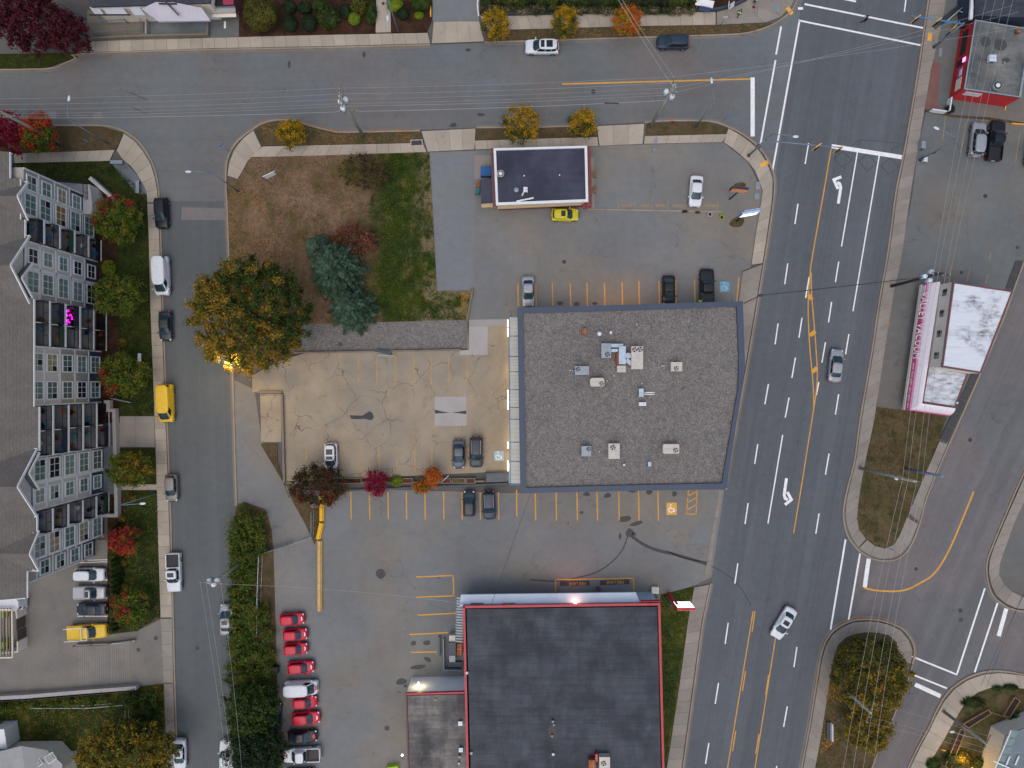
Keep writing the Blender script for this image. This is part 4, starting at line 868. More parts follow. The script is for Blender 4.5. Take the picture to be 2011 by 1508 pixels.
vent(1177.5,655,.31,1.0,'larger white domed roof vent of the pair near the rusty vent'); vent(1200,652.5,.22,.8,'smaller white domed roof vent of the pair near the rusty vent')
vent(1226,913,.17,.5,'white domed vent near the south parapet of the gravel roof')
for x, y in ((1251,636),(1177,887),(1261,753),(1206,738),(1120,727),(1125,728),(1300,718),(1304,718),(1193,748)): vent(x, y, .09, .35, 'tiny white stub pipe standing on the gravel roof', 'white', None, 'stub pipes on the gravel roof')
# ---------------------------------------------------------------- small restaurant with the dark blue roof
HN = 3.6
rs = empty('restaurant_building', P(1062, 350), 'small building with dark blue flat roof and bright white parapet', 'building')
ro = PL([(969,291),(1153,286),(1155.5,396),(974,403)], HN); ri = PL([(974,295),(1148,290),(1150.5,391),(978.5,397.5)], HN)
b = MB(); b.prism(PL([(972,294),(1150,289),(1152,393),(977,400)], HN), 0, HN-.2, top=False); b.build('wall', M['maroon'], rs)
b = MB(); b.prism(ri, HN-.4, HN-.22); b.build('roof', M['tar_blue'], rs)
for i in range(4):
    j = (i+1) % 4; b = MB(); b.poly([(*ro[i][:2], HN), (*ro[j][:2], HN), (*ri[j][:2], HN), (*ri[i][:2], HN)]); b.poly([(*ro[i][:2], HN-.35), (*ro[j][:2], HN-.35), (*ro[j][:2], HN), (*ro[i][:2], HN)]); b.poly([(*ri[i][:2], HN-.3), (*ri[j][:2], HN-.3), (*ri[j][:2], HN), (*ri[i][:2], HN)]); b.build('parapet_cap', M['white'], rs, recalc=False)
a, c = P(977, 406, 2.6), P(1146, 398, 2.6); b = MB()
b.poly([(a.x, a.y+.5, 3.2), (c.x, c.y+.5, 3.2), (c.x, c.y-.25, 2.5), (a.x, a.y-.25, 2.5)]); b.poly([(a.x, a.y-.25, 2.5), (c.x, c.y-.25, 2.5), (c.x, c.y-.25, 2.15), (a.x, a.y-.25, 2.15)]); b.build('awning', M['tan'], rs, recalc=False)
for pts, m in (([(1151,288),(1160,288),(1161,404),(1152,406)], 'red_trim'), ([(963,291),(971,291),(976,404),(968,405)], 'maroon')):
    b = MB(); b.prism(PL(pts, 2.9), 2.6, 2.9, bottom=True); b.build('side_awning', M['maroon'] if m == 'maroon' else plain('dark_red_awning', (126, 60, 58), .7), rs)
b = MB(); b.prism(PL([(1140,399),(1161,397),(1161,408),(1146,410)], 2.6), 2.3, 2.6, bottom=True); b.build('corner_awning', plain('dark_red_awning', (126, 60, 58), .7), rs)
e = empty('roof_fan', (P(983,340,HN).x, P(983,340,HN).y, HN-.22), 'black and white mushroom exhaust fan near the west edge of the dark blue roof', 'exhaust fan')
p = P(983, 340, HN+.6); b = MB(); b.tube([(p.x, p.y, HN-.22), (p.x, p.y, HN+.45)], .38, 14); b.build('housing', M['black'], e); b = MB(); b.tube([(p.x, p.y, HN+.42), (p.x, p.y, HN+.46)], .48, 18); b.build('rim', M['hvac'], e); b = MB(); b.tube([(p.x, p.y, HN+.46), (p.x, p.y, HN+.5)], .4, 18); b.build('recess', M['black'], e); b = MB(); b.ell((p.x, p.y, HN+.46), (.29, .29, .25), 12, 6, 0); b.build('cap', M['white'], e)
vent(1014,372,.36,.5,'pale grey turbine vent near the south edge of the dark blue roof', 'hvac_g', HN-.22); vent(1029.5,344.5,.11,.4,'small white stub vent in the middle of the dark blue roof', 'white', HN-.22); vent(1099,343,.11,.4,'small white stub vent toward the street end of the dark blue roof', 'white', HN-.22)
e = unit('vent_box', 1028,367,1036,377,.45,M['white'],'small white box unit with a leaning pipe on the dark blue roof', zb=HN-.22, cat='vent')
a, c = P(1029, 377, HN), P(1025, 384, HN); b = MB(); b.tube([(a.x, a.y, HN+.2), (c.x, c.y, HN-.1)], .1, 6); b.build('pipe', M['white'], e)
a, c = P(1014, 395, HN+.2), P(1048, 388, HN+.2); b = MB(); b.bar((a.x, a.y, HN+.08), (c.x, c.y, HN+.08), .18, .1); tag(b.build('loose_flashing', M['white']), 'bent white strip of flashing lifted off the dark blue roof edge', 'flashing')
sh = empty('storage_shed', P(956, 375), 'low dark felt-roofed shed against the west wall of the small restaurant', 'shed')
b = MB(); b.prism(PL([(944,354),(967,353),(969,397),(946,399)], 2.4), 0, 2.35, top=False); b.build('wall', M['cream'], sh); b = MB(); b.prism(PL([(943,353),(968,352),(970,398),(945,400)], 2.4), 2.3, 2.4); b.build('roof', M['tar_blue'], sh)
b = MB(); a, c = P(945, 403, 2.2), P(974, 403, 2.2); b.poly([(a.x, a.y+.35, 2.3), (c.x, c.y+.35, 2.3), (c.x, c.y-.2, 1.9), (a.x, a.y-.2, 1.9)]); b.build('awning', M['tan'], sh, recalc=False)
def dumpster(x, y, w, d, h, mat, label, rz=0):
    p = P(x, y); e = empty('dumpster', p, label, 'dumpster', None, rz); b = MB(); b.prism([(-w/2, -d/2), (w/2, -d/2), (w/2, d/2), (-w/2, d/2)], .12, h); b.build('body', mat, e, True)
    for s in (-1, 1): b = MB(); b.box((s*w*.25, 0, h+.05), (w*.48, d+.06, .07), 0, s*R(3)); b.build('lid', mat, e, True)
    for sx in (-1, 1):
        for sy in (-1, 1): b = MB(); b.tube([(sx*w*.4-.03, sy*d*.4, .07), (sx*w*.4+.03, sy*d*.4, .07)], .07, 8); b.build('caster', M['black'], e, True)
    return e
dumpster(955,341,1.45,1.25,1.2,plain('blue_dumpster_paint', (24, 84, 140), .5),'blue metal dumpster beside the small restaurant')
dumpster(938,378,.6,.75,1.0,plain('teal_bin_paint', (44, 104, 104), .5),'teal wheeled bin at the shed corner'); dumpster(939,366,.5,.6,.8,M['rust'],'rusty brown bin beside the shed')
# ---------------------------------------------------------------- shop with the red-edged black roof
HS = 5.6
sp = empty('shop_building', P(1105, 1340), 'large shop with black flat roof edged in red', 'building')
sw = PL([(910,1192),(1258,1188),(1296,1186.5),(1306,1580),(920,1580)], HS)
b = MB(); b.prism(sw, 0, HS-.02, top=False); b.build('wall', plain('pale_blue_wall', (168, 184, 200), .6, 0, .05, .5), sp)
b = MB(); b.prism(PL([(916,1197),(1291,1192),(1300,1580),(926,1580)], HS), HS-.3, HS-.12); b.build('roof', M['tar'], sp)
for q in ([(909.5,1192),(1296.5,1186.5)], [(1294.5,1187),(1304.5,1580)], [(911,1190),(920,1580)]):
    b = MB(); b.wall(PL(q, HS), .3, HS-.5, HS+.02+.004*q[0][0]/1000); b.build('roof_edge', M['red_trim'], sp)
a, c = P(905, 1168, 3.8), P(1249, 1163.5, 3.8); d0, d1 = P(903, 1188, 4.5), P(1257, 1184, 4.5)
b = MB(); b.poly([(d0.x, d0.y, 4.5), (d1.x, d1.y, 4.5), (c.x, c.y, 3.8), (a.x, a.y, 3.8)]); b.poly([(a.x, a.y, 3.8), (c.x, c.y, 3.8), (c.x, c.y, 3.5), (a.x, a.y, 3.5)]); aw = b.build('sloped_canopy', plain('pale_blue_metal', (212, 222, 232), .5, 0, .05, .5), sp, recalc=False)
b = MB(); b.bar((d0.x, d0.y+.02, 4.62), (d1.x, d1.y+.02, 4.62), .3, .12); b.build('canopy_band', plain('blue_grey_band', (168, 188, 208), .5), aw)
b = MB(); q0, q1 = P(1259, 1185, HS-.3), P(1296, 1184, HS-.3); b.bar((q0.x, q0.y+.3, HS-.3), (q1.x, q1.y+.3, HS-.3), .1, .6); b.build('red_panel', plain('crimson_panel', (160, 14, 32), .5), sp)
for x, w in ((937,25),(999,25)):
    p = P(x, 1187, 4.8); b = MB(); b.box((p.x, p.y+.12, 4.82), (w*SC*.95, .08, .28)); b.build('sign_panel', plain('dark_sign_panel', (60, 66, 84), .5), sp)
p = P(986, 1187, 4.8); b = MB(); b.box((p.x+.5, p.y+.18, 4.86), (.7, .06, .2)); b.build('sign_panel', plain('red_white_sign', (206, 120, 130), .5), sp)
wm = emit('wall_lamp_lit', (255, 196, 170), 14.0)
p = P(1130, 1186, 4.8); b = MB(); b.box((p.x, p.y+.2, 4.8), (.42, .22, .14)); b.build('wall_lamp', wm, sp)
L = bpy.data.lights.new('wall_lamp_light', 'POINT'); L.energy = 40; L.color = (1.0, .5, .36); L.shadow_soft_size = .15; o = bpy.data.objects.new('wall_lamp_light', L); col.objects.link(o); o.location = (p.x, p.y+.7, 5.1)
L = bpy.data.lights.new('shopfront_light', 'SPOT'); L.energy = 260; L.color = (1.0, .36, .26); L.shadow_soft_size = .4; L.spot_size = R(140); L.spot_blend = 1; o = bpy.data.objects.new('shopfront_light', L); col.objects.link(o); p = P(1128, 1164, 3.4); o.location = (p.x, p.y+.35, 3.3); o.rotation_euler = (R(42), 0, 0)
# slatted side awning
p = [P(899,1172,3.0), P(909,1172,3.0), P(907,1262,3.0), P(897,1262,3.0)]
for k in range(17):
    t_ = (k+.5)/17; a = p[0].lerp(p[3], t_); c = p[1].lerp(p[2], t_); b = MB(); b.box(((a.x+c.x)/2-.05, a.y, 3.05), (1.0, .26, .05), 0, R(-8), R(18)); b.build('awning_slat', M['metal'], sp)
b = MB(); b.bar(p[0]+Vector((-.15, 0, -.05)), p[3]+Vector((-.15, 0, -.05)), .08, .12); b.build('awning_rail', M['metal_dk'], sp)
# annex with the older roof
ax = empty('shop_annex', P(857, 1440), 'lower wing with a blotchy old roof and red edge beside the black-roofed shop', 'building')
HA = 5.5
b = MB(); b.prism(PL([(797,1364),(914,1361),(921,1580),(803,1580)], HA), 0, HA-.02, top=False); b.build('wall', plain('white_painted_wall', (216, 222, 228), .6, 0, .05, .5), ax)
b = MB(); b.prism(PL([(800,1367),(912,1364),(919,1580),(806,1580)], HA), HA-.3, HA-.1); b.build('roof', M['tar_old'], ax)
for q in ([(796.5,1363.5),(912,1360.5)], [(797.5,1363),(804,1580)]):
    b = MB(); b.wall(PL(q, HA), .2, HA-.5, HA+.003*(1 if q[1][0] > 900 else 3)); b.build('roof_edge', M['maroon'] if q[1][0] < 900 else M['red_trim'], ax)
a = P(888, 1348, 2.6); b = MB(); b.box((a.x+.15, P(0,1359,HA-1).y+.02, 3.1), (3.3, .12, 2.0)); w = b.build('window', M['glass_dk'], ax)
for k in range(5): b = MB(); b.box((a.x-1.5+k*.82, P(0,1359,HA-1).y+.09, 3.1), (.06, .06, 2.0)); b.build('mullion', M['metal'], w)
for z in (2.4, 3.1, 3.8): b = MB(); b.box((a.x+.15, P(0,1359,HA-1).y+.092, z), (3.3, .05, .05)); b.build('mullion', M['metal'], w)
def walllamp(x, y, z, label, e_=90, colr=(1, .78, .42)):
    p = P(x, y, z); e = empty('wall_lamp', (p.x, p.y, z), label, 'lamp'); b = MB(); b.ell((p.x, p.y, z), (.14, .14, .12), 8, 5); b.build('bulb', emit('warm_bulb', (255, 232, 180), 12.0), e)
    b = MB(); b.tube([(p.x+.1, p.y-.9, z-.6), (p.x, p.y-.4, z+.1), (p.x, p.y, z+.05)], .035, 5); b.build('bracket', M['metal_dk'], e)
    L = bpy.data.lights.new('wall_lamp_light', 'POINT'); L.energy = e_; L.color = colr; L.shadow_soft_size = .2; o = bpy.data.objects.new('wall_lamp_light', L); col.objects.link(o); o.location = (p.x, p.y+.05, z-.45)
walllamp(821.5,1341.5,3.6,'lit gooseneck lamp on the pale wall of the shop annex'); walllamp(790,1483,3.6,'lit lamp at the west wall of the shop annex', 60, (1, .86, .66))
vent(855,1375,.1,.4,'small white vent on the blotchy annex roof', 'white', HA-.1)
for x, y in ((904,1421),(905,1473)): unit('vent_box', x-4,y-4,x+4,y+4,.3,M['duct'],'small square zinc vent on the annex roof ' + ('beside the turbine vent' if y > 1450 else 'standing alone by the red edge'), zb=HA-.1, cat='vent')
vent(902,1487,.2,.5,'grey turbine vent on the blotchy annex roof beside the red edge', 'hvac_g', HA-.1); vent(901,1500,.14,.5,'small white vent on the blotchy annex roof beside the turbine', 'white', HA-.1)
ZS = HS-.12
vent(917,1322,.2,.5,'white domed vent at the red west edge of the black roof', 'white', ZS); vent(925.5,1480,.2,.5,'white domed vent beside the red edge above the annex', 'hvac', ZS)
vent(1086,1418,.2,.5,'pair of pale vents below a rusty stain on the black roof', 'hvac_g', ZS); vent(1088,1424,.16,.4,'lower of the pale vents below the rusty stain', 'hvac_g', ZS); vent(1084.5,1446,.16,.4,'small steel vent in line with others on the black roof', 'hvac_g', ZS); vent(1086.5,1482,.2,.4,'white vent nearest the shop rooftop unit', 'white', ZS)
unit('air_conditioner', 1177,1487,1198,1515,1.0,M['hvac'],'cream rooftop unit with red panels on the black shop roof', [(1185.5,1499,5)], zb=ZS)
unit('air_conditioner', 1156,1493,1170,1515,.7,M['rust'],'low rusty roof unit beside the cream one on the black shop roof', zb=ZS); unit('vent_box', 1169,1481,1174,1496,.7,plain('red_enamel', (176, 40, 44), .4),'upright red vent box on the black shop roof', zb=ZS, cat='vent')
sheet('rust_stain', [(1072,1393),(1080,1384),(1085,1392),(1090,1410),(1080,1412),(1074,1408)], ZS, plain('roof_stain', (78, 72, 68), .8)).location.z = .006
# yard equipment beside the shop
e = empty('generator', P(890, 1282), 'grey generator enclosure behind a blue rail beside the shop', 'generator')
for (x0,y0,x1,y1,h,m,n) in ((882,1248,894,1262,1.2,'hvac','radiator'),(881,1262,895,1288,1.5,'metal_dk','engine_box'),(882,1288,894,1300,1.1,'hvac_g','tank'),(880,1300,908,1310,.5,'metal_dk','skid')): dbox(x0,y0,x1,y1,0,h,n,M[m])
lowwall([(872,1250),(873,1310),(906,1311)], .12, 1.0, 'guard_rail', 'blue grey guard rail round the generator', 'lamp_pole', cat='rail'); lowwall([(864,1248),(864,1286)], .22, .5, 'concrete_barrier', 'short dark concrete barrier beside yellow stall lines at the shop', 'metal_dk', cat='barrier')
unit('crate', 897,1264,908,1287,1.0,M['rust'],'rust red crate of scrap against the shop wall', zb=0, cat='crate')

for x, e_ in ((1150, 60), (1222, 130), (1290, 60)):
    L = bpy.data.lights.new('soffit_lamp', 'SPOT'); L.energy = e_*3; L.color = (1.0, .55, .26); L.shadow_soft_size = .2; L.spot_size = R(130); L.spot_blend = 1
    o = bpy.data.objects.new('soffit_lamp', L); col.objects.link(o); p = P(x, 600, 4.6); o.location = (p.x, p.y+.35, 4.6); o.rotation_euler = (R(22), 0, 0)
    o.location.y += .25
# ================================================================ vacuum shop with the pink awning
HV, HL = 6.4, 3.3
vb = empty('shop_building', P(1850, 690), 'trapezoid two storey shop with stained white roof and pink and white awning', 'building')
up = PL([(1872,553),(1990,571),(1927,733),(1850,721)], HV); upi = PL([(1875,556.5),(1986,573.5),(1925,729.5),(1853,718)], HV)
b = MB(); b.prism(up, 0, HV-.1, top=False); b.build('wall', M['cream'], vb)
b = MB(); b.prism(upi, HV-.3, HV-.06); b.build('roof', M['whiteroof'], vb)
b = MB(); ring_prism(up, upi, HV-.3, HV, b); b.build('roof_edge', M['maroon'], vb, recalc=False)
lo = PL([(1822,718),(1902,733),(1877,801),(1811,791)], HL); loi = PL([(1825,721),(1898,735),(1874.5,797.5),(1814,788)], HL)
b = MB(); b.prism(lo, 0, HL-.1, top=False); b.build('wall', M['cream'], vb)
b = MB(); b.prism(loi, HL-.3, HL-.06); b.build('roof', M['greyroof'], vb)
b = MB(); ring_prism(lo, loi, HL-.3, HL, b); b.build('roof_edge', M['maroon'], vb, recalc=False)
# upper windows on the west wall
wa, wb = Vector(up[0]), Vector(up[3]); d = (wb-wa).normalized(); nrm = Vector((d.y, -d.x, 0))
if nrm.x > 0: nrm = -nrm
for t_ in (.11, .36, .60, .86):
    c = wa.lerp(wb, t_)+nrm*.03; b = MB(); b.box((c.x, c.y, 4.9), (.06, .85, .95), math.atan2(d.y, d.x)-math.pi/2); w = b.build('window', pane_mat(4), vb)
    b = MB(); b.box((c.x+nrm.x*.03-d.x*.22, c.y+nrm.y*.03-d.y*.22, 4.9), (.05, .4, .9), math.atan2(d.y, d.x)-math.pi/2); b.build('pane', pane_mat(2), w)
# pink and white awning wrapping west and south sides (white cloth fading to a pink hem)
t = NT('awning_white_cloth'); t.done(t.mul(srgb(222, 214, 220), t.rng(t.noise(2, 4), .3, .7, .92, 1.05)), .7); AWW = t.m
t = NT('awning_pink_cloth'); t.done(t.mul(srgb(204, 92, 138), t.rng(t.noise(3, 4), .3, .7, .85, 1.15)), .7); AWP = t.m
t = NT('awning_blush_cloth'); t.done(t.mul(srgb(224, 160, 186), t.rng(t.noise(3, 4), .3, .7, .9, 1.1)), .7); AWB = t.m
gt = lambda x, y, h: P(x, y, h)
tops = [gt(1847,553,3.7), gt(1811,792,3.7), gt(1877,802,3.7)]; outs = [gt(1829,550,2.5), gt(1793,802,2.5), gt(1872,813,2.5)]
outs[1] = Vector((tops[1].x-1.15, tops[1].y-.95, 2.5)); outs[0] = Vector((tops[0].x-1.2, tops[0].y-.1, 2.5)); outs[2] = Vector((tops[2].x-.1, tops[2].y-1.05, 2.5))
def awning_run(a, b_, oa, ob, n):
    for k in range(n):
        t0, t1 = k/n, (k+1)/n; A0, A1 = a.lerp(b_, t0), a.lerp(b_, t1); O0, O1 = oa.lerp(ob, t0), oa.lerp(ob, t1)
        pr = lambda A, O, f: Vector((A.x+(O.x-A.x)*f, A.y+(O.y-A.y)*f, A.z+(O.z-A.z)*(f**1.8)))
        g = MB(); rows = [[pr(A0, O0, f), pr(A1, O1, f)] for f in (0, .2, .4, .6, .82)]; g.grid(rows, sm=False); pn = g.build('awning_panel', AWW, vb, recalc=False)
        g = MB(); g.grid([[pr(A0, O0, f), pr(A1, O1, f)] for f in (.82, .93)], sm=False); g.build('blush_band', AWB, pn, recalc=False)
        g = MB(); g.grid([[pr(A0, O0, f), pr(A1, O1, f)] for f in (.93, 1.0)], sm=False); g.poly([O0, O1, O1-Vector((0, 0, .75)), O0-Vector((0, 0, .75))]); g.build('pink_hem', AWP, pn, recalc=False)
awning_run(tops[0], tops[1], outs[0], outs[1], 10); awning_run(tops[1], tops[2], outs[1], outs[2], 6)
g = MB(); g.poly([tops[0], outs[0], outs[0]-Vector((0, 0, .75)), tops[0]-Vector((0, 0, 1.9))]); g.build('awning_end', AWP, vb, recalc=False)
# lettering on the sloping hem, read from the pavement
dA = (outs[1]-outs[0]).normalized(); ang = math.degrees(math.atan2(dA.y, dA.x))
nA = Vector((dA.y, -dA.x, 0));  nA = -nA if nA.x > 0 else nA
for s_, f, size, m, dz in (('VALLEY VACUUM', .33, 1.35, 'white', .20), ('Since 1950 . Vacuums & Sewing', .66, .52, None, .12), ('BUILT-IN', .045, .62, None, .2)):
    if s_ != 'VALLEY VACUUM': continue
    c = outs[0].lerp(outs[1], f)-nA*.30+Vector((0, 0, .72)); tilt = Matrix.Rotation(R(ang), 3, 'Z') @ Matrix.Rotation(R(62), 3, 'X')
    text('sign_lettering', s_, size, c+nA*.36-Vector((0, 0, .62)), tilt, plain('grey_white_lettering', (226, 224, 226), .6), .03, vb, sx=.86)
b = MB(); fa = outs[0]+nA*.08; fb = outs[1]+nA*.08; b.bar((fa.x, fa.y, 1.45), (fb.x, fb.y, 1.45), .12, .5); b.build('fascia', M['cream'], vb)
rz_a = math.atan2(dA.y, dA.x)
for k in range(34):        # rows of small hand-painted marks too small to read, on the hem past the shop name
    f = .63+k*.0105+random.uniform(-.001, .001)
    if k % 6 == 5: continue
    c = outs[0].lerp(outs[1], f)+nA*.02; b = MB(); b.box((c.x, c.y, 2.2), (.13, .03, random.uniform(.22, .34)), rz_a); b.build('painted_mark', plain('grey_white_lettering', (226, 224, 226), .6), vb)
c = outs[0].lerp(outs[1], .055)+nA*.03; b = MB(); b.box((c.x, c.y, 2.15), (1.5, .05, .7), rz_a); b.build('sign_panel', M['white'], vb)
b = MB(); b.ell(P(1880,791,HL+.2), (.15, .15, .15), 8, 5); b.build('corner_light', M['white'], vb)
# ================================================================ red building
rbd = empty('red_building', P(1950, 110), 'single storey bright red building with grey felt roof on the corner', 'building')
HR = 3.2
rr = PL([(1915,38),(2040,58),(2024,194),(1893,175)], HR); rin = PL([(1917,40.5),(2037,60),(2021,191),(1896,173)], HR)
rr[2] = P(2005, 191.5, HR); rin[2] = P(2001, 188.5, HR)
rr[1] = P(2028, 57, HR); rin[1] = P(2024, 59, HR)
b = MB(); b.prism(rr, 0, HR-.05, top=False); b.build('wall', M['red_wall'], rbd); b = MB(); b.prism(rin, HR-.3, HR-.14); b.build('roof', M['tar_red'], rbd)
b = MB(); ring_prism(rr, rin, HR-.3, HR, b); b.build('roof_edge', M['metal'], rbd, recalc=False)
wa, wb = rr[0], rr[3]; d = (wb-wa).normalized(); nn = Vector((d.y, -d.x, 0)); nn = -nn if nn.x > 0 else nn; rz_ = math.atan2(d.y, d.x)-math.pi/2
def onwall(f, z, w, h, mat, name, o=.03):
    c = wa.lerp(wb, f)+nn*o; b = MB(); b.box((c.x, c.y, z), (.06, w, h), rz_); return b.build(name, mat, rbd)
onwall(.25, 1.5, 3.4, 1.1, M['glass_dk'], 'window'); onwall(.53, 1.4, .9, 1.6, M['glass_dk'], 'door'); onwall(.53, 2.25, .55, .5, emit('neon_pink', (255, 120, 240), 4.0), 'neon_sign', .08)
onwall(.70, 1.7, 1.5, 1.0, plain('purple_poster', (150, 80, 140), .5), 'poster'); onwall(.86, 1.7, 1.6, 1.1, M['cream'], 'sign_board'); onwall(.70, 1.9, .9, .5, M['white'], 'poster', .07)
c = rr[3].lerp(rr[2], .22); b = MB(); b.box((c.x, c.y-.06, 2.3), (2.2, .08, .9), math.atan2(rr[2].y-rr[3].y, rr[2].x-rr[3].x)); b.build('sign_board', plain('grey_sign_board', (196, 190, 196), .5), rbd)
for cx, cy, rx, ry in ((1937,81,10,11),(1966,87,13,12),(1977,117,8,5)):
    q = [P(cx+rx*math.cos(R(a)), cy+ry*math.sin(R(a)), HR) for a in range(0, 360, 30)]; b = MB(); b.poly([(v.x, v.y, HR-.134) for v in q][::-1]); b.build('roof_patch', plain('roof_patch_felt', (66, 68, 70), .8), rbd)
ZRD = HR-.14
unit('air_conditioner', 1943,107,1957,120,.5,plain('pale_unit', (196, 204, 214), .5),'pale blue-white unit in the middle of the red building roof', zb=ZRD)
vent(1973,122,.16,.3,'small grey vent ring beside the pale unit on the red building', 'hvac_g', ZRD); unit('vent_box', 1997,58,2005,64,.3,M['rust'],'orange box at the back of the red building roof', zb=ZRD, cat='vent')
e = empty('roof_fan', (P(1961,166,HR).x, P(1961,166,HR).y, ZRD), 'silver mushroom exhaust fan at the south end of the red building roof', 'exhaust fan'); p = P(1960, 167, HR+.5)
b = MB(); b.tube([(p.x, p.y, ZRD), (p.x, p.y, ZRD+.6)], [.5, .58], 16); b.build('housing', M['hvac_g'], e); b = MB(); b.tube([(p.x, p.y, ZRD+.6), (p.x, p.y, ZRD+.66)], .5, 16); b.build('recess', M['black'], e); b = MB(); b.ell((p.x, p.y, ZRD+.62), (.33, .33, .2), 12, 5, 0); b.build('cap', M['white'], e)
# neighbour beyond the red building
nb_ = empty('dark_building', P(1965, -10), 'dark flat-roofed building directly behind the red one', 'building')
q = PL([(1912,-60),(2080,-60),(2060,36),(1915,30)], 3.6); b = MB(); b.prism(q, 0, 3.5, top=False); b.build('wall', plain('slate_blue_wall', (48, 58, 76), .7), nb_); b = MB(); b.prism(q, 3.4, 3.6); b.build('roof', M['tar'], nb_)
a, c = P(1909, -5, 3.2), P(1906, 38, 3.2); b = MB(); b.bar(a, c, .4, .3); b.build('white_fascia', M['white'], nb_)
# white fence corner posts, bollards
lowwall([(1861,196),(1857,222)], .14, 1.0, 'white_fence', 'short white fence beside the green planter at the red building', 'white', cat='fence'); lowwall([(1824,219),(1852,223)], .14, .9, 'white_fence', 'low white rail closing the brick paving', 'white', cat='fence'); lowwall([(1975,202),(1972,217)], .14, .2, 'wheel_stop', 'yellow wheel stop beside the red building', 'tactile', cat='wheel stop')
lowwall([(1986,243),(2030,246)], .16, .15, 'wheel_stop', 'long yellow kerb beside the black pickup', 'tactile', cat='wheel stop')
markeach('stall_line', [[(1857,228),(1851,275)],[(1896,240),(1886,300)],[(2003,260),(1994,318)],[(1946,495),(1942,512)],[(1868,518),(1861,548)],[(1905,525),(1899,552)],[(1940,540),(1936,556)],[(1738,655),(1748,633)]], .1, 'yellow_dim', .008)
# railings and crossing frame at the top right
e = empty('wheelchair_ramp', P(1880, 30), 'dark ramp with white handrails beside the dark building', 'ramp')
b = MB(); b.prism(PL([(1828,52),(1836,58),(1902,12),(1905,-30),(1892,-30),(1888,5)]), 0, .3); b.build('deck', M['metal_dk'], e)
for q in ([(1862,39),(1891,14)], [(1885,22),(1904,28)], [(1891,14),(1904,28)]):
    b = MB(); a, c = P(*q[0], 1.1), P(*q[1], 1.1); b.tube([(a.x, a.y, 0), (a.x, a.y, 1.1), (c.x, c.y, 1.1), (c.x, c.y, 0)], .05, 6); b.build('handrail', M['white'], e)
lowwall([(1864,62),(1878,48)], .12, .8, 'bike_rack', 'yellow painted rail under the traffic signal', 'tactile', cat='rail')
# ================================================================ church-like building at the top left
ch = empty('church_building', P(290, -30), 'dark roofed building with pale entrance canopy marked by a cross beam', 'building')
b = MB(); b.prism(PL([(150,-80),(420,-80),(412,8),(180,14)], 4.0), 0, 4.0, top=False); b.build('wall', M['cream'], ch); b = MB(); b.prism(PL([(140,-90),(425,-90),(412,6),(178,13)], 4.2), 3.9, 4.2); b.build('roof', M['shingle2'], ch)
cp = [(277,17),(306,4),(340,4),(396,15),(413,40),(311,42)]
z_ = [3.9, 4.5, 4.5, 4.2, 3.6, 3.6]; v = [P(x, y, z) for (x, y), z in zip(cp, z_)]; b = MB(); b.poly(v); b.poly([v[0], v[5], v[5]-Vector((0,0,.3)), v[0]-Vector((0,0,.3))]); b.poly([v[5], v[4], v[4]-Vector((0,0,.3)), v[5]-Vector((0,0,.3))]); b.poly([v[4], v[3], v[3]-Vector((0,0,.3)), v[4]-Vector((0,0,.3))])
can2 = b.build('entrance_canopy', plain('pale_pink_metal', (176, 172, 180), .5, 0, .08, .5), ch, recalc=False)
for q, h in (([(322,0),(350,29)], 4.7), ([(312,7),(347,7)], 4.75)):
    a, c = P(*q[0], h), P(*q[1], h-.25); b = MB(); b.bar((a.x, a.y, h), (c.x, c.y, h-.3), .18, .16); b.build('cross_beam', plain('dark_beam', (58, 50, 56), .6), can2)
for x in (288, 405): b = MB(); p = P(x, 40, 0); b.box((p.x, p.y, 1.7), (.2, .2, 3.4)); b.build('post', M['metal_dk'], ch)
for (x0, x1) in ((178,196),(202,243),(255,276)):
    a, c = P(x0, 16, 3.4), P(x1, 28, 3.4); b = MB(); b.poly([(a.x, a.y, 3.7), (c.x, a.y, 3.7), (c.x+.5, c.y, 3.2), (a.x+.5, c.y, 3.2)]); b.build('glass_awning', plain('milky_glass', (168, 172, 180), .3, 0, .06, .5), ch, recalc=False)
a, c = P(175, 29, 3.2), P(256, 29, 3.2); b = MB(); b.bar(a, c, .12, .16); b.build('awning_rail', M['black'], ch)
sheet('terrace_paving', [(170,84),(172,20),(412,20),(412,72)], .04, M['wallc']); sheet('terrace_paving', [(296,70),(294,44),(409,42),(409,68)], .06, M['darkc'])
lowwall([(292,72),(292,34),(262,34)], .16, .8, 'terrace_wall', 'pale low wall beside the terrace steps below the pale canopy', 'pale'); lowwall([(176,79),(290,74),(411,71),(411,44)], .24, .7, 'terrace_wall', 'long concrete wall between terrace and pavement at the pale canopy', 'wallc')
for q in ([(182,50),(252,46),(253,33)], [(188,70),(282,64),(282,36)]):
    b = MB(); pp = PL(q); railing(b, [(v.x, v.y) for v in pp], 0, 1.0, .5); tag(b.build('handrail', M['lamp_pole']), 'blue grey handrail along the %s edge of the ramp under the dark roof' % ('inner' if q[0][0] == 182 else 'outer'), 'handrail')
rbx = empty('entrance_porch', P(438, 5), 'small porch with red panel and white gutter beside the pale canopy', 'porch'); b = MB(); b.prism(PL([(414,-30),(460,-30),(459,8),(414,10)], 2.6), 0, 2.6, top=False); b.build('wall', M['maroon'], rbx); b = MB(); b.prism(PL([(414,-30),(460,-30),(459,8),(414,10)], 2.62), 2.5, 2.62); b.build('roof', M['black'], rbx); b = MB(); b.prism(PL([(437,-10),(459,-10),(458,8),(438,9)], 2.7), 2.6, 2.66); b.build('red_panel', plain('raspberry_panel', (150, 50, 76), .5), rbx)
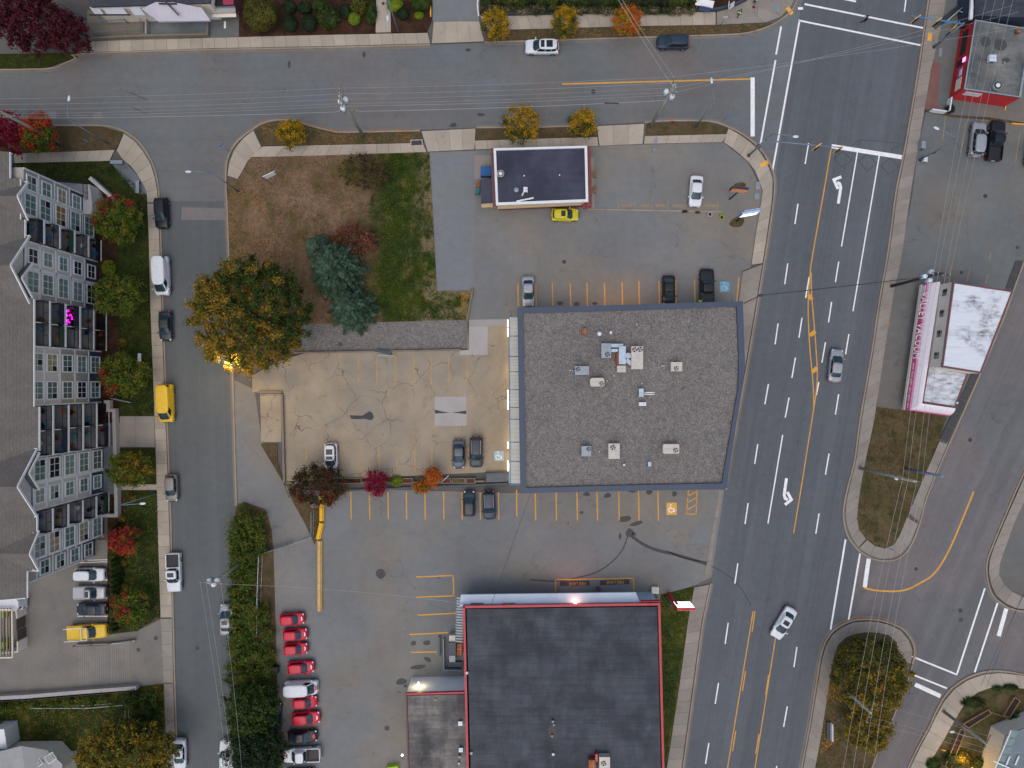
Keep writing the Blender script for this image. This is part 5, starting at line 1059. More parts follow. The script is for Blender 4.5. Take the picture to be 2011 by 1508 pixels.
for y, w, m in ((13,.14,'lamp_pole'), (18,.7,'pale'), (26,.5,'cream')): a, c = P(414, y+1, 2.4), P(461, y, 2.4); b = MB(); b.bar((a.x, a.y, 2.7-y*.03), (c.x, c.y, 2.7-y*.03), w, .1); b.build('gutter', M[m], rbx)
sheet('car_park_asphalt', [(413,74),(413,28),(477,-20),(478,72)], .05, M['lot_old']); sheet('white_mark', [(440,42),(444,42),(444,56),(440,56)], .056, M['white_line'])
sheet('driveway_asphalt', [(850,42),(849,-60),(945,-60),(941,41)], .02, M['lot_new']); b = MB(); b.wall(PL(spline([(945,-20),(938,5),(940,32)], 4)), .2, 0, .15); tag(b.build('kerb', M['white']), kind='structure'); lowwall([(846,12),(846,34)], .16, .15, 'wheel_stop', 'yellow kerb at the driveway mouth beside the shrubs', 'tactile', cat='kerb')
lowwall([(500,0),(575,-2),(700,-4)], .3, .6, 'garden_wall', 'pale wall behind the clipped round shrubs', 'pale')
# ================================================================ south-west corner: houses, enclosure, walls
tr = empty('trash_enclosure', P(25, 1240), 'walled bin enclosure with white pergola beams and brown doors beside the apartment drive', 'enclosure')
b = MB(); b.wall(PL([(-20,1192),(50,1190),(52,1206)]), .2, 0, 1.9); b.wall(PL([(53,1250),(53,1270),(-20,1275)]), .2, 0, 1.9); b.build('wall', M['cream'], tr)
for q in ([(50,1207),(50,1228)], [(51,1229),(52,1249)]): b = MB(); b.wall(PL(q), .1, .1, 1.8); b.build('door', plain('brown_door_panel', (86, 74, 66), .7), tr)
for k in range(6):
    x = -10+k*6; a, c = P(x, 1194, 2.7), P(x, 1288, 2.7); b = MB(); b.bar(a, c, .08, .2); b.build('pergola_beam', M['wood'] if k % 2 else M['grey_siding'], tr)
for q in ([(-20,1197),(24,1197)], [(24,1197),(25,1291)], [(-20,1292),(25,1291)]): a, c = P(*q[0], 2.75), P(*q[1], 2.75); b = MB(); b.bar(a, c, .14, .2); b.build('frame_beam', M['cream'], tr)
for y in (1202, 1262): b = MB(); p = P(6, y, 0); b.box((p.x+.3, p.y, .6), (1.6, .9, 1.1)); b.build('bin', plain('lime_bin', (120, 160, 40), .5), tr)
lowwall([(-60,1368),(60,1362),(180,1352),(275,1345)], .5, 1.0, 'retaining_wall', 'pale retaining wall along the lawn below the apartment drive', 'pale'); lowwall([(-60,1374),(60,1368),(180,1358),(272,1351)], .06, 1.1, 'wall_fence', 'dark mesh fence along the retaining wall', 'railing', cat='fence')
b = MB(); b.wall(PL([(153,1265),(220,1262),(268,1256)]), .2, 0, .5); tag(b.build('ramp_wall', M['pale']), 'pale low wall along the textured concrete ramp', 'wall')
b = MB(); railing(b, PL([(153,1263),(220,1260),(232,1256),(265,1254)]), .5, .7, .25); tag(b.build('ramp_railing', M['railing']), 'black railing along the ramp wall by the yellow truck', 'railing')
for k in range(24):
    x = 155+k*4.2; sheet('ramp_groove', [(x,1270-k*.4),(x+1.0,1270-k*.4),(x+1.0+k*.05,1348-k*.3),(x+k*.05,1348-k*.3)], .006, M['walk2'])
hs = empty('house', P(50, 1490), 'house with pale grey roof slopes and skylights at the corner of the lawn', 'house')
b = MB(); b.prism(PL([(-60,1478),(95,1476),(125,1510),(125,1580),(-60,1580)], 3), 0, 3.0, top=False); b.build('wall', M['cream'], hs)
v = [P(42,1465,4.6), P(92,1473,3.2), P(122,1500,3.2), P(128,1580,3.2), P(60,1580,4.6), P(-60,1580,3.2), P(-60,1490,3.2)]
b = MB(); b.poly([v[0], v[1], v[2], v[3], v[4]]); b.poly([v[0], v[4], v[5], v[6]]); rf = b.build('roof', plain('pale_metal_roof', (146, 146, 146), .5, 0, .12, .6), hs, recalc=False)
for (x, y) in ((95,1492), (68,1502), (8,1498)):
    p = P(x, y, 4.2); b = MB(); b.box((p.x, p.y, 3.75), (1.0, .9, .3), R(35), R(8)); s = b.build('skylight', pane_mat(4), rf); b = MB(); b.box((p.x, p.y, 3.7), (1.2, 1.1, .25), R(35), R(8)); b.build('skylight_frame', M['white'], rf)
b = MB(); b.prism(PL([(-60,1434),(8,1432),(14,1470),(-60,1474)], 2.6), 0, 2.6); b.build('porch', M['white'], hs)
sheet('garden_path', [(98,1476),(152,1474),(152,1500),(128,1508),(118,1495)], .086, M['walk2'])
for q, lab in (([(70,1384),(180,1384),(250,1378)], 'wire fence between shrubs and lawn in the corner garden'), ([(254,1388),(254,1424)], 'short wire fence end beside the tall bush')):
    b = MB(); railing(b, PL(q), .08, 1.0, 1.2); tag(b.build('wire_fence', M['metal']), lab, 'fence')
# apartment front garden: seating ramp with benches, garage rail
b = MB(); b.prism(PL([(217,318),(247,317),(288,366),(289,381),(270,382)]), 0, .12); tag(b.build('paved_corner', M['darkc']), kind='structure')
def bench(x, y, L, rz, label, mat=None):
    e = empty('bench', P(x, y), label, 'bench', None, rz); m = mat or M['hvac_g']
    for k in (-1, 0, 1): b = MB(); b.box((0, k*.16, .45), (L, .14, .05)); b.build('seat_slat', m, e, True)
    for s in (-1, 1): b = MB(); b.box((s*L*.4, 0, .21), (.1, .45, .42)); b.build('leg', M['metal_dk'], e, True)
    return e
for i, (x, y, rz, lb) in enumerate(((233,320.5,0,'grey bench at the lawn end of the paved corner'), (274,369,90,'grey bench at the pavement end of the paved corner'))):
    e_ = bench(x, y, 1.7, R(rz), lb); e_.location.z = .12
for k in range(3):
    q = [(226+k*5,330+k*2),(268+k*5,380)]; mark('paving_groove', [[q[0], (266+k*6,374)]], .08, 'metal_dk', .126)
bench(278,702,1.1,R(90),'small white bench alone on the apartment lawn', M['white']).location.z = .1
lowwall([(184,353),(206,372),(227,390)], .5, 1.0, 'ramp_wall', 'cream slanted wall of the garage ramp beside the apartments', 'cream'); lowwall([(189,352),(210,371),(230,389)], .12, 1.2, 'ramp_railing', 'pale metal rail on the cream garage ramp wall', 'metal', cat='railing')
sheet('ramp_surface', [(176,358),(185,356),(222,392),(200,400),(180,400)], .12, M['black'])
lowwall([(224,782),(262,790)], .1, .9, 'handrail', 'thin pale handrail beside the entrance plaza', 'metal', cat='handrail')
# ================================================================ south-east garden and house
sh2 = empty('house', P(1990, 1460), 'house with grey sheet roof and white framed deck panels behind the timber planters', 'house')
q = PL([(1975,1446),(2080,1400),(2080,1580),(1935,1580)], 3.0); b = MB(); b.prism(q, 0, 2.9, top=False); b.build('wall', M['cream'], sh2); b = MB(); b.prism(q, 2.85, 3.0); rf = b.build('roof', plain('grey_sheet_roof', (104, 116, 122), .5, .1, .1, .6), sh2)
a, c = P(1985, 1434, 3.1), P(1945, 1530, 3.1); d = (c-a)
for k in range(6):
    o0 = a+d*(k/6); o1 = a+d*((k+1)/6-.02); s = Vector((1.1, .05, 0)); b = MB(); b.poly([(o0.x+.15, o0.y, 3.05), (o0.x+s.x, o0.y-.1, 3.05), (o1.x+s.x, o1.y-.1, 3.05), (o1.x+.15, o1.y, 3.05)]); b.build('roof_panel', plain('green_grey_panel', (112, 132, 130), .3), rf, recalc=False)
b = MB(); b.bar(a, c, .12, .18); b.build('white_edge', M['white'], rf)
for k in (1.2, 2.4):
    o0 = a+d*.52+Vector((k, 0, .1)); b = MB(); b.bar(o0, o0+d*.18, .18, .12); b.build('white_rail', M['white'], rf)
a2 = P(1950, 1494, 3.2); b = MB(); b.bar(a2, a2+Vector((3.2, -1.4, 0)), .16, .14); b.build('white_rail', M['white'], rf)
for pts, lab in (([(1888,1418),(1937,1390),(1941,1398),(1897,1426)], 'timber planter angled across the corner garden'), ([(1882,1428),(1891,1432),(1862,1507),(1852,1500)], 'long timber planter running beside the pavement'), ([(1966,1402),(1988,1366),(1998,1373),(1978,1405)], 'short timber planter beside the grey house')):
    e = empty('planter_box', P(*pts[0]), lab, 'planter'); b = MB(); b.prism(PL(pts), .05, .42); b.build('soil', M['soil'], e)
    pp = PL(pts)
    for i in range(4): b = MB(); b.bar((pp[i].x, pp[i].y, .28), (pp[(i+1) % 4].x, pp[(i+1) % 4].y, .28), .1+.004*i, .5+.01*i); b.build('board', M['wood'], e)
lowwall([(1939,1395),(1978,1409)], .1, .3, 'timber_edge', 'timber board edging between two planters', 'wood', cat='edging')
lowwall([(1846,1469),(1853,1471)], .12, .5, 'marker_post', 'small yellow marker by the pavement of the corner garden', 'tactile', cat='marker')
L = bpy.data.lights.new('garden_lamp_light', 'POINT'); L.energy = 260; L.color = (1, .56, .10); L.shadow_soft_size = .2; o = bpy.data.objects.new('garden_lamp_light', L); col.objects.link(o); p = P(1893, 1496, 1.5); o.location = p
e = empty('garden_lamp', P(1893, 1496), 'lit yellow lamp post among plants in the corner garden', 'lamp'); b = MB(); p = P(1893, 1496); b.tube([(p.x, p.y, 0), (p.x, p.y, 1.7)], .04, 6); b.build('post', M['metal_dk'], e); b = MB(); b.ell((p.x, p.y, 1.85), (.13, .13, .16), 8, 6); b.build('bulb', emit('amber_bulb', (255, 190, 60), 9), e)
# ================================================================ poles, lamps, signals, wires
def street_lamp(base, head, h, label, mat='lamp_pole', arm_h=.6):
    bp = P(*base); hp = P(*head, h+arm_h); e = empty('street_lamp', bp, label, 'street lamp')
    b = MB(); b.tube([bp, bp+Vector((0, 0, h))], [.10, .065], 8); b.build('pole', M[mat], e); b = MB(); b.tube([bp, bp+Vector((0, 0, .3))], .17, 8); b.build('base', M['metal_dk'], e)
    t0 = bp+Vector((0, 0, h)); mid = Vector((t0.x*.6+hp.x*.4, t0.y*.6+hp.y*.4, h+arm_h*.95)); b = MB(); b.tube([t0-Vector((0, 0, .15)), t0.lerp(mid, .5)+Vector((0, 0, .25)), mid, hp], [.06, .05, .045, .04], 6); b.build('arm', M[mat], e)
    d = (hp-mid); d.z = 0; d.normalize(); rz = math.atan2(d.y, d.x); b = MB(); b.ell((0, 0, 0), (.42, .17, .12), 10, 6); me = b.mesh('lamp_head'); me.transform(Matrix.Translation(hp+d*.2) @ Matrix.Rotation(rz, 4, 'Z')); link('lamp_head', me, plain('lamp_head_paint', (206, 212, 216), .4), e)
    return e
street_lamp((213,282),(135,196),8.6,'street lamp on the verge beside the red and orange maple'); street_lamp((468,376),(373,337),8.6,'street lamp at the kerb of the bare corner lot'); street_lamp((782,62),(761,32),8.6,'street lamp in the mulch bed beside the driveway mouth'); street_lamp((1366,250),(1398,161),8.6,'street lamp on the verge beside the transformer pole'); street_lamp((306,970),(277,989),8.6,'street lamp on the grass beside the terrace wall')
street_lamp((1806,314),(1842,253),8.0,'street lamp at the edge of the lot with the silver car')
def insul(b, p): b.tube([p, p+Vector((0, 0, .25))], .05, 6)
def utility_pole(base, h, label, mat='pole', arms=(), xf=(), lean=(0, 0), group=None, extra=None):
    bp = P(*base); e = empty('utility_pole', bp, label, 'utility pole', group); top = bp+Vector((lean[0], lean[1], h))
    at = lambda z: bp+Vector((lean[0]*z/h, lean[1]*z/h, z))
    b = MB(); b.tube([bp, top], [.22, .17], 10); b.build('pole', M[mat], e)
    att = []
    for z, L, ang in arms:
        c = at(z); d = Vector((math.cos(ang), math.sin(ang), 0)); b = MB(); b.bar(c-d*L/2, c+d*L/2, .11, .12); a_ = b.build('crossarm', M['wood'] if mat == 'pole' else M['pole_dk'], e)
        b = MB(); pts = []
        for f in (-.46, -.2, .2, .46): q = c+d*L*f+Vector((0, 0, .06)); insul(b, q); pts.append(q+Vector((0, 0, .25)))
        b.build('insulator', M['xfmr'], a_); att.append(pts)
    for z, ang in xf:
        d = Vector((math.cos(ang), math.sin(ang), 0)); c = at(z)+d*.5; b = MB(); b.tube([c, c+Vector((0, 0, 1.0))], .3, 14); t_ = b.build('transformer', M['xfmr'], e); b = MB(); b.ell(c+Vector((0, 0, 1.0)), (.3, .3, .1), 12, 4, 0); insul(b, c+Vector((.1, 0, 1.05))); b.build('transformer_lid', plain('transformer_lid', (206, 216, 222), .4), t_); b = MB(); b.bar(at(z+.5), at(z+.5)+d*.3, .08, .12); b.build('bracket', M['metal'], t_)
    return e, att, at
A90 = math.pi/2
u1, t1, f1 = utility_pole((714,268), 13.8, 'utility pole with three transformers on the verge near the small golden street tree', 'pole', [(13.5,2.0,A90),(12.3,1.6,A90),(9.0,2.4,0)], [(10.6,R(150)),(10.8,R(60)),(10.4,R(250))])
u2, t2, f2 = utility_pole((1277,249), 13.4, 'utility pole with three transformers where the lines turn toward the avenue', 'pole', [(13.1,2.0,R(100)),(11.9,1.6,R(100))], [(10.4,R(170)),(10.8,R(60)),(10.2,R(300))], (.35, .2))
u5, t5, f5 = utility_pole((121,282), 12.8, 'utility pole rising beside the red and orange maple', 'pole', [(12.5,2.0,R(95)),(11.3,1.6,R(95)),(9.6,1.4,R(10))], [], (-.4, .1))
u3, t3, f3 = utility_pole((1750,562), 11.6, 'dark wooden utility pole with transformers above the pink awning', 'pole_dk', [(11.3,2.2,R(-8)),(10.2,1.8,R(-8))], [(8.6,R(95)),(8.0,R(175)),(8.3,R(265))])
u6, t6, f6 = utility_pole((1688,919), 13.4, 'tall pale utility pole with a round lamp on the traffic island pavement', 'pole', [(12.6,2.6,R(-10)),(12.0,2.2,R(-10))])
b = MB(); p = f6(9.2); b.ell(p+Vector((.1, -.2, 0)), (.25, .25, .2), 10, 6); b.build('lamp_globe', plain('lamp_head_paint', (206, 212, 216), .4), u6)
u4, t4, f4 = utility_pole((477,1103), 10.6, 'utility pole with transformers leaning over the long hedge', 'pole', [(10.2,2.8,R(-4)),(9.2,1.6,R(-4))], [(8.9,R(170)),(8.9,R(15)),(8.5,R(260))])
u7, t7, f7 = utility_pole((1635,1331), 10.5, 'utility pole hidden among the olive tree on the triangular island', 'pole', [(10.2,2.7,R(68))])
u8, t8, f8 = utility_pole((1852,1396), 9.2, 'utility pole with a lit lamp arm over the timber planters', 'pole', [(8.9,2.4,R(62))])
lp = P(1870,1437,8.2); b = MB(); q = f8(7.8); b.tube([q, q.lerp(lp, .5)+Vector((0, 0, .25)), lp], .05, 6); b.build('lamp_arm', M['metal'], u8); b = MB(); b.ell(lp, (.35, .18, .12), 10, 6); b.build('lamp_head', plain('lamp_head_paint', (206, 212, 216), .4), u8)
u9, t9, f9 = utility_pole((1778,920), 8.4, 'shorter dark blue pole standing in the dry island grass', 'lamp_pole', [])
NW_ = [0]
def wire(a, c, sag, label, r=.022, m='wire', group=None, n=10):
    a, c = Vector(a), Vector(c); pts = [a.lerp(c, k/n)-Vector((0, 0, sag*4*(k/n)*(1-k/n))) for k in range(n+1)]
    b = MB(); b.tube(pts, r, 4, False); return tag(b.build('power_line', M[m]), label, 'power line', group)
G1 = 'power lines along the street'; L1 = 'thin pale power line strung pole to pole along the cross street'
for k in (0, 1, 3):
    wire(t5[0][k], t1[0][k], .5, L1, .011, group=G1); wire(t1[0][k], t2[0][k], .5, L1, .011, group=G1)
for k in (0, 3):
    wire(t5[1][k], t1[1][k], .6, L1, .011, group=G1); wire(t1[1][k], t2[1][k], .6, L1, .014, group=G1)
wire(f5(9.2), f1(9.0), .5, 'thicker lowest cable along the cross street between the maple pole and next pole', .022); wire(f1(9.0), f2(8.8), .5, 'thicker lowest cable with splice case between the transformer poles', .026)
p = f1(9.0).lerp(f2(8.8), .83)-Vector((0, 0, .3)); b = MB(); b.tube([p-Vector((.9, -.02, 0)), p+Vector((.9, -.02, 0))], .08, 6); tag(b.build('splice_case', M['wire_dk']), 'black splice case hanging from the street cable near the golden tree', 'splice case')
for k, z in ((0, 13.0), (3, 12.2)):
    wire(t2[0][k], P(1192+k*2, -40, z), .4, 'pale power line crossing the street toward the flower bed', .026, group='lines crossing the street')
for k in (0, 1, 3): wire(t2[0][k], P(1990+k*8, 10+k*14, 12.5), .8, 'faint power line crossing the avenue toward the red building', .014, group='lines crossing the avenue')
GE = 'power lines along the avenue'; LE = 'pale power line along the avenue passing over the pink awning shop'
for k in range(4):
    tp = P(1946+k*18, -40, 11.6); wire(tp, t3[0][k], .6, LE, .018, group=GE); wire(t3[0][k], t6[0][k], .5, LE, .018, group=GE); e_ = P(1648+k*20, 1560, 11.8); wire(t6[0][k], e_, .7, LE, .018, group=GE)
wire(f3(8.8), P(1494,580,7.5), .3, 'black cable crossing the avenue to the gravel-roofed building', .05, 'wire_dk')
wire(P(1494,580,7.5), P(1460,596,6.2), .1, 'short black service drop at the slate parapet corner', .06, 'wire_dk'); b = MB(); b.ell(P(1494,580,7.5), (.35, .2, .18), 8, 5); tag(b.build('cable_splice', M['wire_dk']), 'dark cable knot hanging by the corner of the gravel roof', 'cable splice')
wire(P(1043,966,6.0), P(965,1187,5.2), .2, 'thin black service cable between the gravel roof and the shop', .022, 'wire_dk')
wire(t4[0][3], P(903,1184,5.0), 1.2, 'pale service line from the hedge pole to the shop corner', .018)
for k in (0, 1, 3): wire(t4[0][k], P(452+k*9, 1560, 9.8), .4, 'pale power line running down the side street from the hedge pole', .013, group='lines down the side street')
for k in (0, 1, 3): wire(t7[0][k], t8[0][k], .3, 'pale wire from the island pole to the planter pole',   .014, group='wires over the side road')
for k in (0, 1, 3): wire(t8[0][k], P(2030, 1480+k*18, 9.0), .3, 'pale wire from the planter pole toward the grey house',   .014, group='wires over the grey house')
for k in (0, 1): wire(P(1926+k*12,1348,9), P(2060,1080-k*20,10.5), .4, 'dark wire over the corner of the side street', .02, 'wire_dk', 'dark wires over the side street')
# traffic signals
def signal(base, h, arm_end, heads, label, mat):
    bp = P(*base); e = empty('traffic_signal', bp, label, 'traffic signal'); b = MB(); b.tube([bp, bp+Vector((0, 0, h))], [.16, .11], 10); b.build('pole', M['lamp_pole'], e)
    tp = bp+Vector((0, 0, h-.2)); ae = P(*arm_end, h+.1); b = MB(); b.tube([tp, ae], [.11, .06], 8); b.build('mast_arm', mat, e)
    d = (ae-tp); d.z = 0; d.normalize()
    for hx, hy in heads:
        c = P(hx, hy, h-.3); f = max(0, min(1, (c-tp).dot(d)/(ae-tp).length)); q = tp.lerp(ae, f); b = MB(); b.box((q.x, q.y, h-.55), (.9, .12, 1.3), R(35)); s_ = b.build('backplate', M['tactile'], e)
        b = MB(); b.box((q.x, q.y-.1, h-.55), (.42, .3, 1.1), R(35)); b.build('signal_head', M['black'], s_)
    b = MB(); b.box(bp+Vector((.3, .3, 3.0)), (.4, .3, .9)); b.build('pedestrian_signal', M['black'], e); b = MB(); b.tube([bp, bp+Vector((0, 0, .25))], .25, 8); b.build('base', M['metal_dk'], e)
    return e
signal((1833,93), 6.6, (1790,31), [(1800,33),(1841,42)], 'traffic signal with a blue mast arm beside the red building', plain('blue_mast_arm', (62, 130, 178), .5))
e = signal((1470,306), 6.4, (1655,290), [(1606,282),(1648,287)], 'traffic signal with mast arm over the avenue and lamp at the corner lot', M['lamp_pole'])
bp = P(1470, 306); hp = P(1560, 268, 8.8); b = MB(); b.tube([bp+Vector((0, 0, 6.3)), bp+Vector((.1, .05, 8.2)), bp.lerp(hp, .5)+Vector((0, 0, 4.5)), hp], .05, 6); b.build('lamp_arm', M['lamp_pole'], e); b = MB(); b.ell(hp+Vector((.15, 0, 0)), (.4, .18, .12), 10, 6); b.build('lamp_head', plain('lamp_head_paint', (206, 212, 216), .4), e)
# ================================================================ signs and street furniture
def pole_sign(base, c, w, hgt, z, rz, facemat, backmat, label, pm='metal_dk', thick=.35, face_pt=None, topmat=None):
    bp = P(*base); e = empty('shop_sign', bp, label, 'sign'); q = P(*c, z)
    b = MB(); b.tube([bp, Vector((bp.x, bp.y, z-hgt/2+.05))], .11, 8); b.build('post', M[pm], e)
    ux = Vector((math.cos(rz), math.sin(rz), 0)); b = MB(); b.box((q.x, q.y, z), (w, thick, hgt), rz); b.build('cabinet', backmat, e)
    n_ = Vector((math.sin(rz), -math.cos(rz), 0))
    for s in (1, -1): o_ = q+n_*s*(thick/2+.012); b = MB(); b.box((o_.x, o_.y, z), (w-.12, .02, hgt-.12), rz); b.build('face', facemat, e)
    return e
pole_sign((1433,391), (1451,372), 2.1, 1.5, 5.2, R(-6), plain('orange_sign_face', (206, 136, 92), .5), plain('navy_sign_case', (46, 44, 62), .5), 'orange faced pole sign with dark cabinet beside the white sedan')
pole_sign((1446,434), (1472,418), 2.2, 2.0, 5.6, R(10), emit('lit_white_sign', (255, 255, 255), 1.6), plain('blue_sign_case', (96, 132, 186), .5), 'brightly lit white pole sign with blue cabinet at the avenue pavement')
for s in (-1,): p = P(1474, 413, 6.6); b = MB(); b.bar((p.x-1.1, p.y-.1+.35*s, 6.62), (p.x+1.2, p.y+.3+.35*s, 6.62), .3, .12); b.build('cabinet_top', plain('blue_sign_top', (168, 190, 222), .5), bpy.data.objects['shop_sign.001'])
pole_sign((1305,1170), (1343,1190), 2.3, 2.6, 5.4, R(0), emit('lit_white_sign', (255, 255, 255), 1.6), plain('red_sign_case', (176, 20, 40), .5), 'brightly lit white sign in a red cabinet beside the shop lawn')
e = bpy.data.objects['shop_sign.002']; b = MB(); a = P(1306, 1168, 0); c = P(1332, 1195, 5); b.box((c.x-.2, c.y+.45, 2.8), (.35, .5, 5.4)); b.build('red_pylon', plain('red_sign_case', (176, 20, 40), .5), e)
def tyre_planter(x, y, m, label):
    p = P(x, y); e = empty('tyre_planter', p, label, 'planter'); b = MB(); rows = []
    for k in range(17):
        a = 2*math.pi*k/16; rows.append([((.30+.10*math.cos(q))*math.cos(a), (.30+.10*math.cos(q))*math.sin(a), .12+.10*math.sin(q)) for q in [2*math.pi*j/8 for j in range(9)]])
    b.grid(rows); b.build('tyre', plain('white_tyre_paint', (150, 150, 148), .7) if m == 0 else plain('lime_tyre_paint', (128, 140, 60), .7), e, True); b = MB(); b.tube([(0, 0, .02), (0, 0, .12)], .22, 10); b.build('soil', M['soil'], e, True)
tyre_planter(1394,421,0,'whitewashed tyre planter in the weeds'); tyre_planter(1417,427,1,'lime green tyre planter beside the lit white sign')
b = MB(); b.prism(PL(spline([(1437,432),(1450,425),(1461,430),(1457,443),(1444,446),(1432,441),(1437,432)],3)[:-1]), 0, .05); tag(b.build('sign_bed', M['verge']), kind='structure'); b = MB(); b.prism(PL(spline([(1441,362),(1453,358),(1464,361),(1462,368),(1448,371),(1441,362)],3)[:-1]), 0, .04); tag(b.build('sign_bed', M['dry']), kind='structure')
# wooden swing-like frame sign on the corner lot
e = empty('notice_board', P(530, 345), 'white notice board on two timber posts in the bare corner lot', 'sign'); 
for (bx, by, tx, ty) in ((535,364,517,338),(557,353,538,326)): a = P(bx, by); b = MB(); b.box((a.x, a.y, 1.9), (.12, .12, 3.8)); b.build('post', M['wood'], e)
a, c = P(535, 364), P(557, 353); b = MB(); b.bar((a.x-.05, a.y+.1, 3.2), (c.x+.05, c.y+.1, 3.2), .08, 1.2); b.build('board', M['white'], e)
def post_sign(base, h, m, label, w=.6, hgt=.5, rz=0.0):
    p = P(*base); e = empty('street_sign', p, label, 'sign'); b = MB(); b.tube([p, p+Vector((0, 0, h))], .035, 6); b.build('post', M['metal'], e); b = MB(); b.box(p+Vector((0, 0, h-hgt/2)), (w, .04, hgt), rz); b.build('plate', m, e); return e
bl = plain('blue_sign_plate', (60, 120, 190), .5)
post_sign((450,297),2.8,bl,'blue street name sign at the rounded corner of the bare lot',.7,.3,R(40)); post_sign((188,287),2.6,bl,'white and blue sign on the verge beside the street lamp',.5,.4); post_sign((1736,1072),2.6,bl,'blue sign at the tip of the dry traffic island',.15,.9,R(10)); post_sign((1421,237),2.8,bl,'small blue sign at the corner kerb by the stop line',.6,.3,R(30)); post_sign((1415,50),2.4,M['white'],'white and blue hydrant sign on the verge near the pedestrian',.5,.4); post_sign((1630,1398),2.6,plain('slate_sign', (92, 110, 130), .5),'slate blue sign near the bus stop seat',.5,.5,R(50)); post_sign((1815,310),3.0,M['metal_dk'],'dark parking sign beside the cracked lot',.7,.7,R(50))
e = empty('bus_stop_bench', P(1626, 1432), 'dark bus stop bench with white edge on the island pavement', 'bench'); p = P(1626, 1432); b = MB(); b.box((p.x-.1, p.y, .45), (.5, 2.3, .08)); b.build('seat', M['metal_dk'], e); b = MB(); b.box((p.x+.18, p.y, .8), (.12, 2.4, .6)); b.build('backrest', M['white'], e)
for s in (-1, 1): b = MB(); b.box((p.x-.05, p.y+s, .22), (.4, .1, .44)); b.build('leg', M['metal_dk'], e)
unit('utility_cabinet', 1810,277,1818,291,.9,M['hvac_g'],'pale grey utility cabinet on the avenue pavement', zb=0, cat='cabinet'); unit('utility_cabinet', 1280,1153,1294,1166,.5,M['cream'],'tan utility pad box beside the shop lawn', zb=0, cat='cabinet'); unit('news_box', 1815,308,1822,317,.6,M['white'],'crumpled white box beside the dark parking sign', zb=0, cat='box')
p = P(1288, 1177); e = empty('trash_can', p, 'round grey trash can at the shop corner', 'trash can'); b = MB(); b.tube([(0, 0, 0), (0, 0, .9)], [.3, .36], 12); b.build('body', M['hvac_g'], e, True); b = MB(); b.ell((0, 0, .9), (.37, .37, .18), 12, 4, 0); b.build('lid', M['metal'], e, True)
p = P(1174, 1155); e = empty('shop_bin', p, 'dark bin with red lid outside the shop front', 'bin'); b = MB(); b.tube([(0, 0, 0), (0, 0, .8)], [.25, .3], 10); b.build('body', M['metal_dk'], e, True); b = MB(); b.tube([(0, 0, .8), (0, 0, .9)], .32, 10); b.build('lid', M['maroon'], e, True)
p = P(541, 1311); dumpster(541,1311,1.2,.9,1.0,M['black'],'black wheeled bin half inside the long hedge')
e = empty('grass_pallet', P(772, 1506), 'bright lime green crate at the west wall of the annex', 'crate'); p = P(772, 1506); b = MB(); b.box((p.x, p.y, .4), (1.6, .8, .8), R(8)); b.build('body', plain('lime_crate', (150, 190, 30), .5), e); b = MB(); b.box((p.x, p.y, .83), (1.0, .4, .05), R(8)); b.build('lid', M['black'], e)
# picnic bench and table beside the restaurant
for x, y, lb in ((1168,343,'dark seat of the narrow timber bench beside the red awning'), (1168,374,'brown end of the narrow timber seat beside the red awning')):
    bench(x, y, .9, R(90), lb, M['wood'])
b = MB(); b.prism(PL([(1160,310),(1166,310),(1168,408),(1162,409)]), 0, .12); tag(b.build('raised_walk', M['walk2']), kind='structure'); b = MB(); b.prism(PL([(962,305),(969,305),(972,350),(932,352),(931,305)]), 0, .05); tag(b.build('yard_concrete', M['walk2']), kind='structure')
# stairs and planters along the deck edge
e = empty('stairwell', P(976, 938), 'dark sunken stairwell at the corner of the parking deck', 'stairwell')
for k in range(6):
    a = P(955+k*7.5, 929); c = P(955+(k+1)*7.5, 946); b = MB(); b.prism([(a.x, a.y), (c.x, a.y), (c.x, c.y), (a.x, c.y)], -.02, .26-k*.045); b.build('step', M['darkc'], e)
b = MB(); b.wall(PL([(954,928),(1000,926)]), .15, 0, .9); b.build('guard_wall', M['metal_dk'], e)
for i, (x0, x1, m, lb) in enumerate(((640,712,'bark','long planter of mulch under the dark autumn tree'),(790,812,'brickred','brick red planter beside the lime shrub'),(868,886,'brickred','brick red planter beside the orange tree'),(888,914,'dry','dry planted trough beside the stairwell planters'),(915,934,'brickred','brick red planter nearest the stairwell'))):
    e = empty('planter_bed', P((x0+x1)/2, 943), lb, 'planter'); b = MB(); b.prism(PL([(x0,938),(x1,937.5),(x1,948.5),(x0,949)]), .0, .6); b.build('kerb_wall', M['wallc'], e); b = MB(); b.prism(PL([(x0+1.8,939.6),(x1-1.8,939.2),(x1-1.8,947),(x0+1.8,947.3)]), .3, .62); b.build('soil', plain('red_soil', (84, 46, 36), .9) if m == 'brickred' else M[m], e)
b = MB(); p = P(870, 944); b.tube([p+Vector((0, 0, .6)), p+Vector((.9, .9, 1.5))], .05, 6); tag(b.build('leaning_post', M['white']), 'white post leaning over the planter by the orange tree', 'post')
lowwall([(963,916),(985,919)], .22, .16, 'wheel_stop', 'loose pale wheel stop beside the blue accessible bay', 'pale', z0=.28, cat='wheel stop'); bpy.data.objects['wheel_stop'].location.z = 0
lowwall([(742,697),(775,699)], .18, .45, 'wheel_stop', 'pale timber lying against the gravel strip wall', 'pale', z0=.29, cat='timber'); lowwall([(738,688),(770,694)], .4, .7, 'drain_cover', 'bent dark steel plate on the gravel strip wall', 'metal_dk', z0=.3, cat='plate')
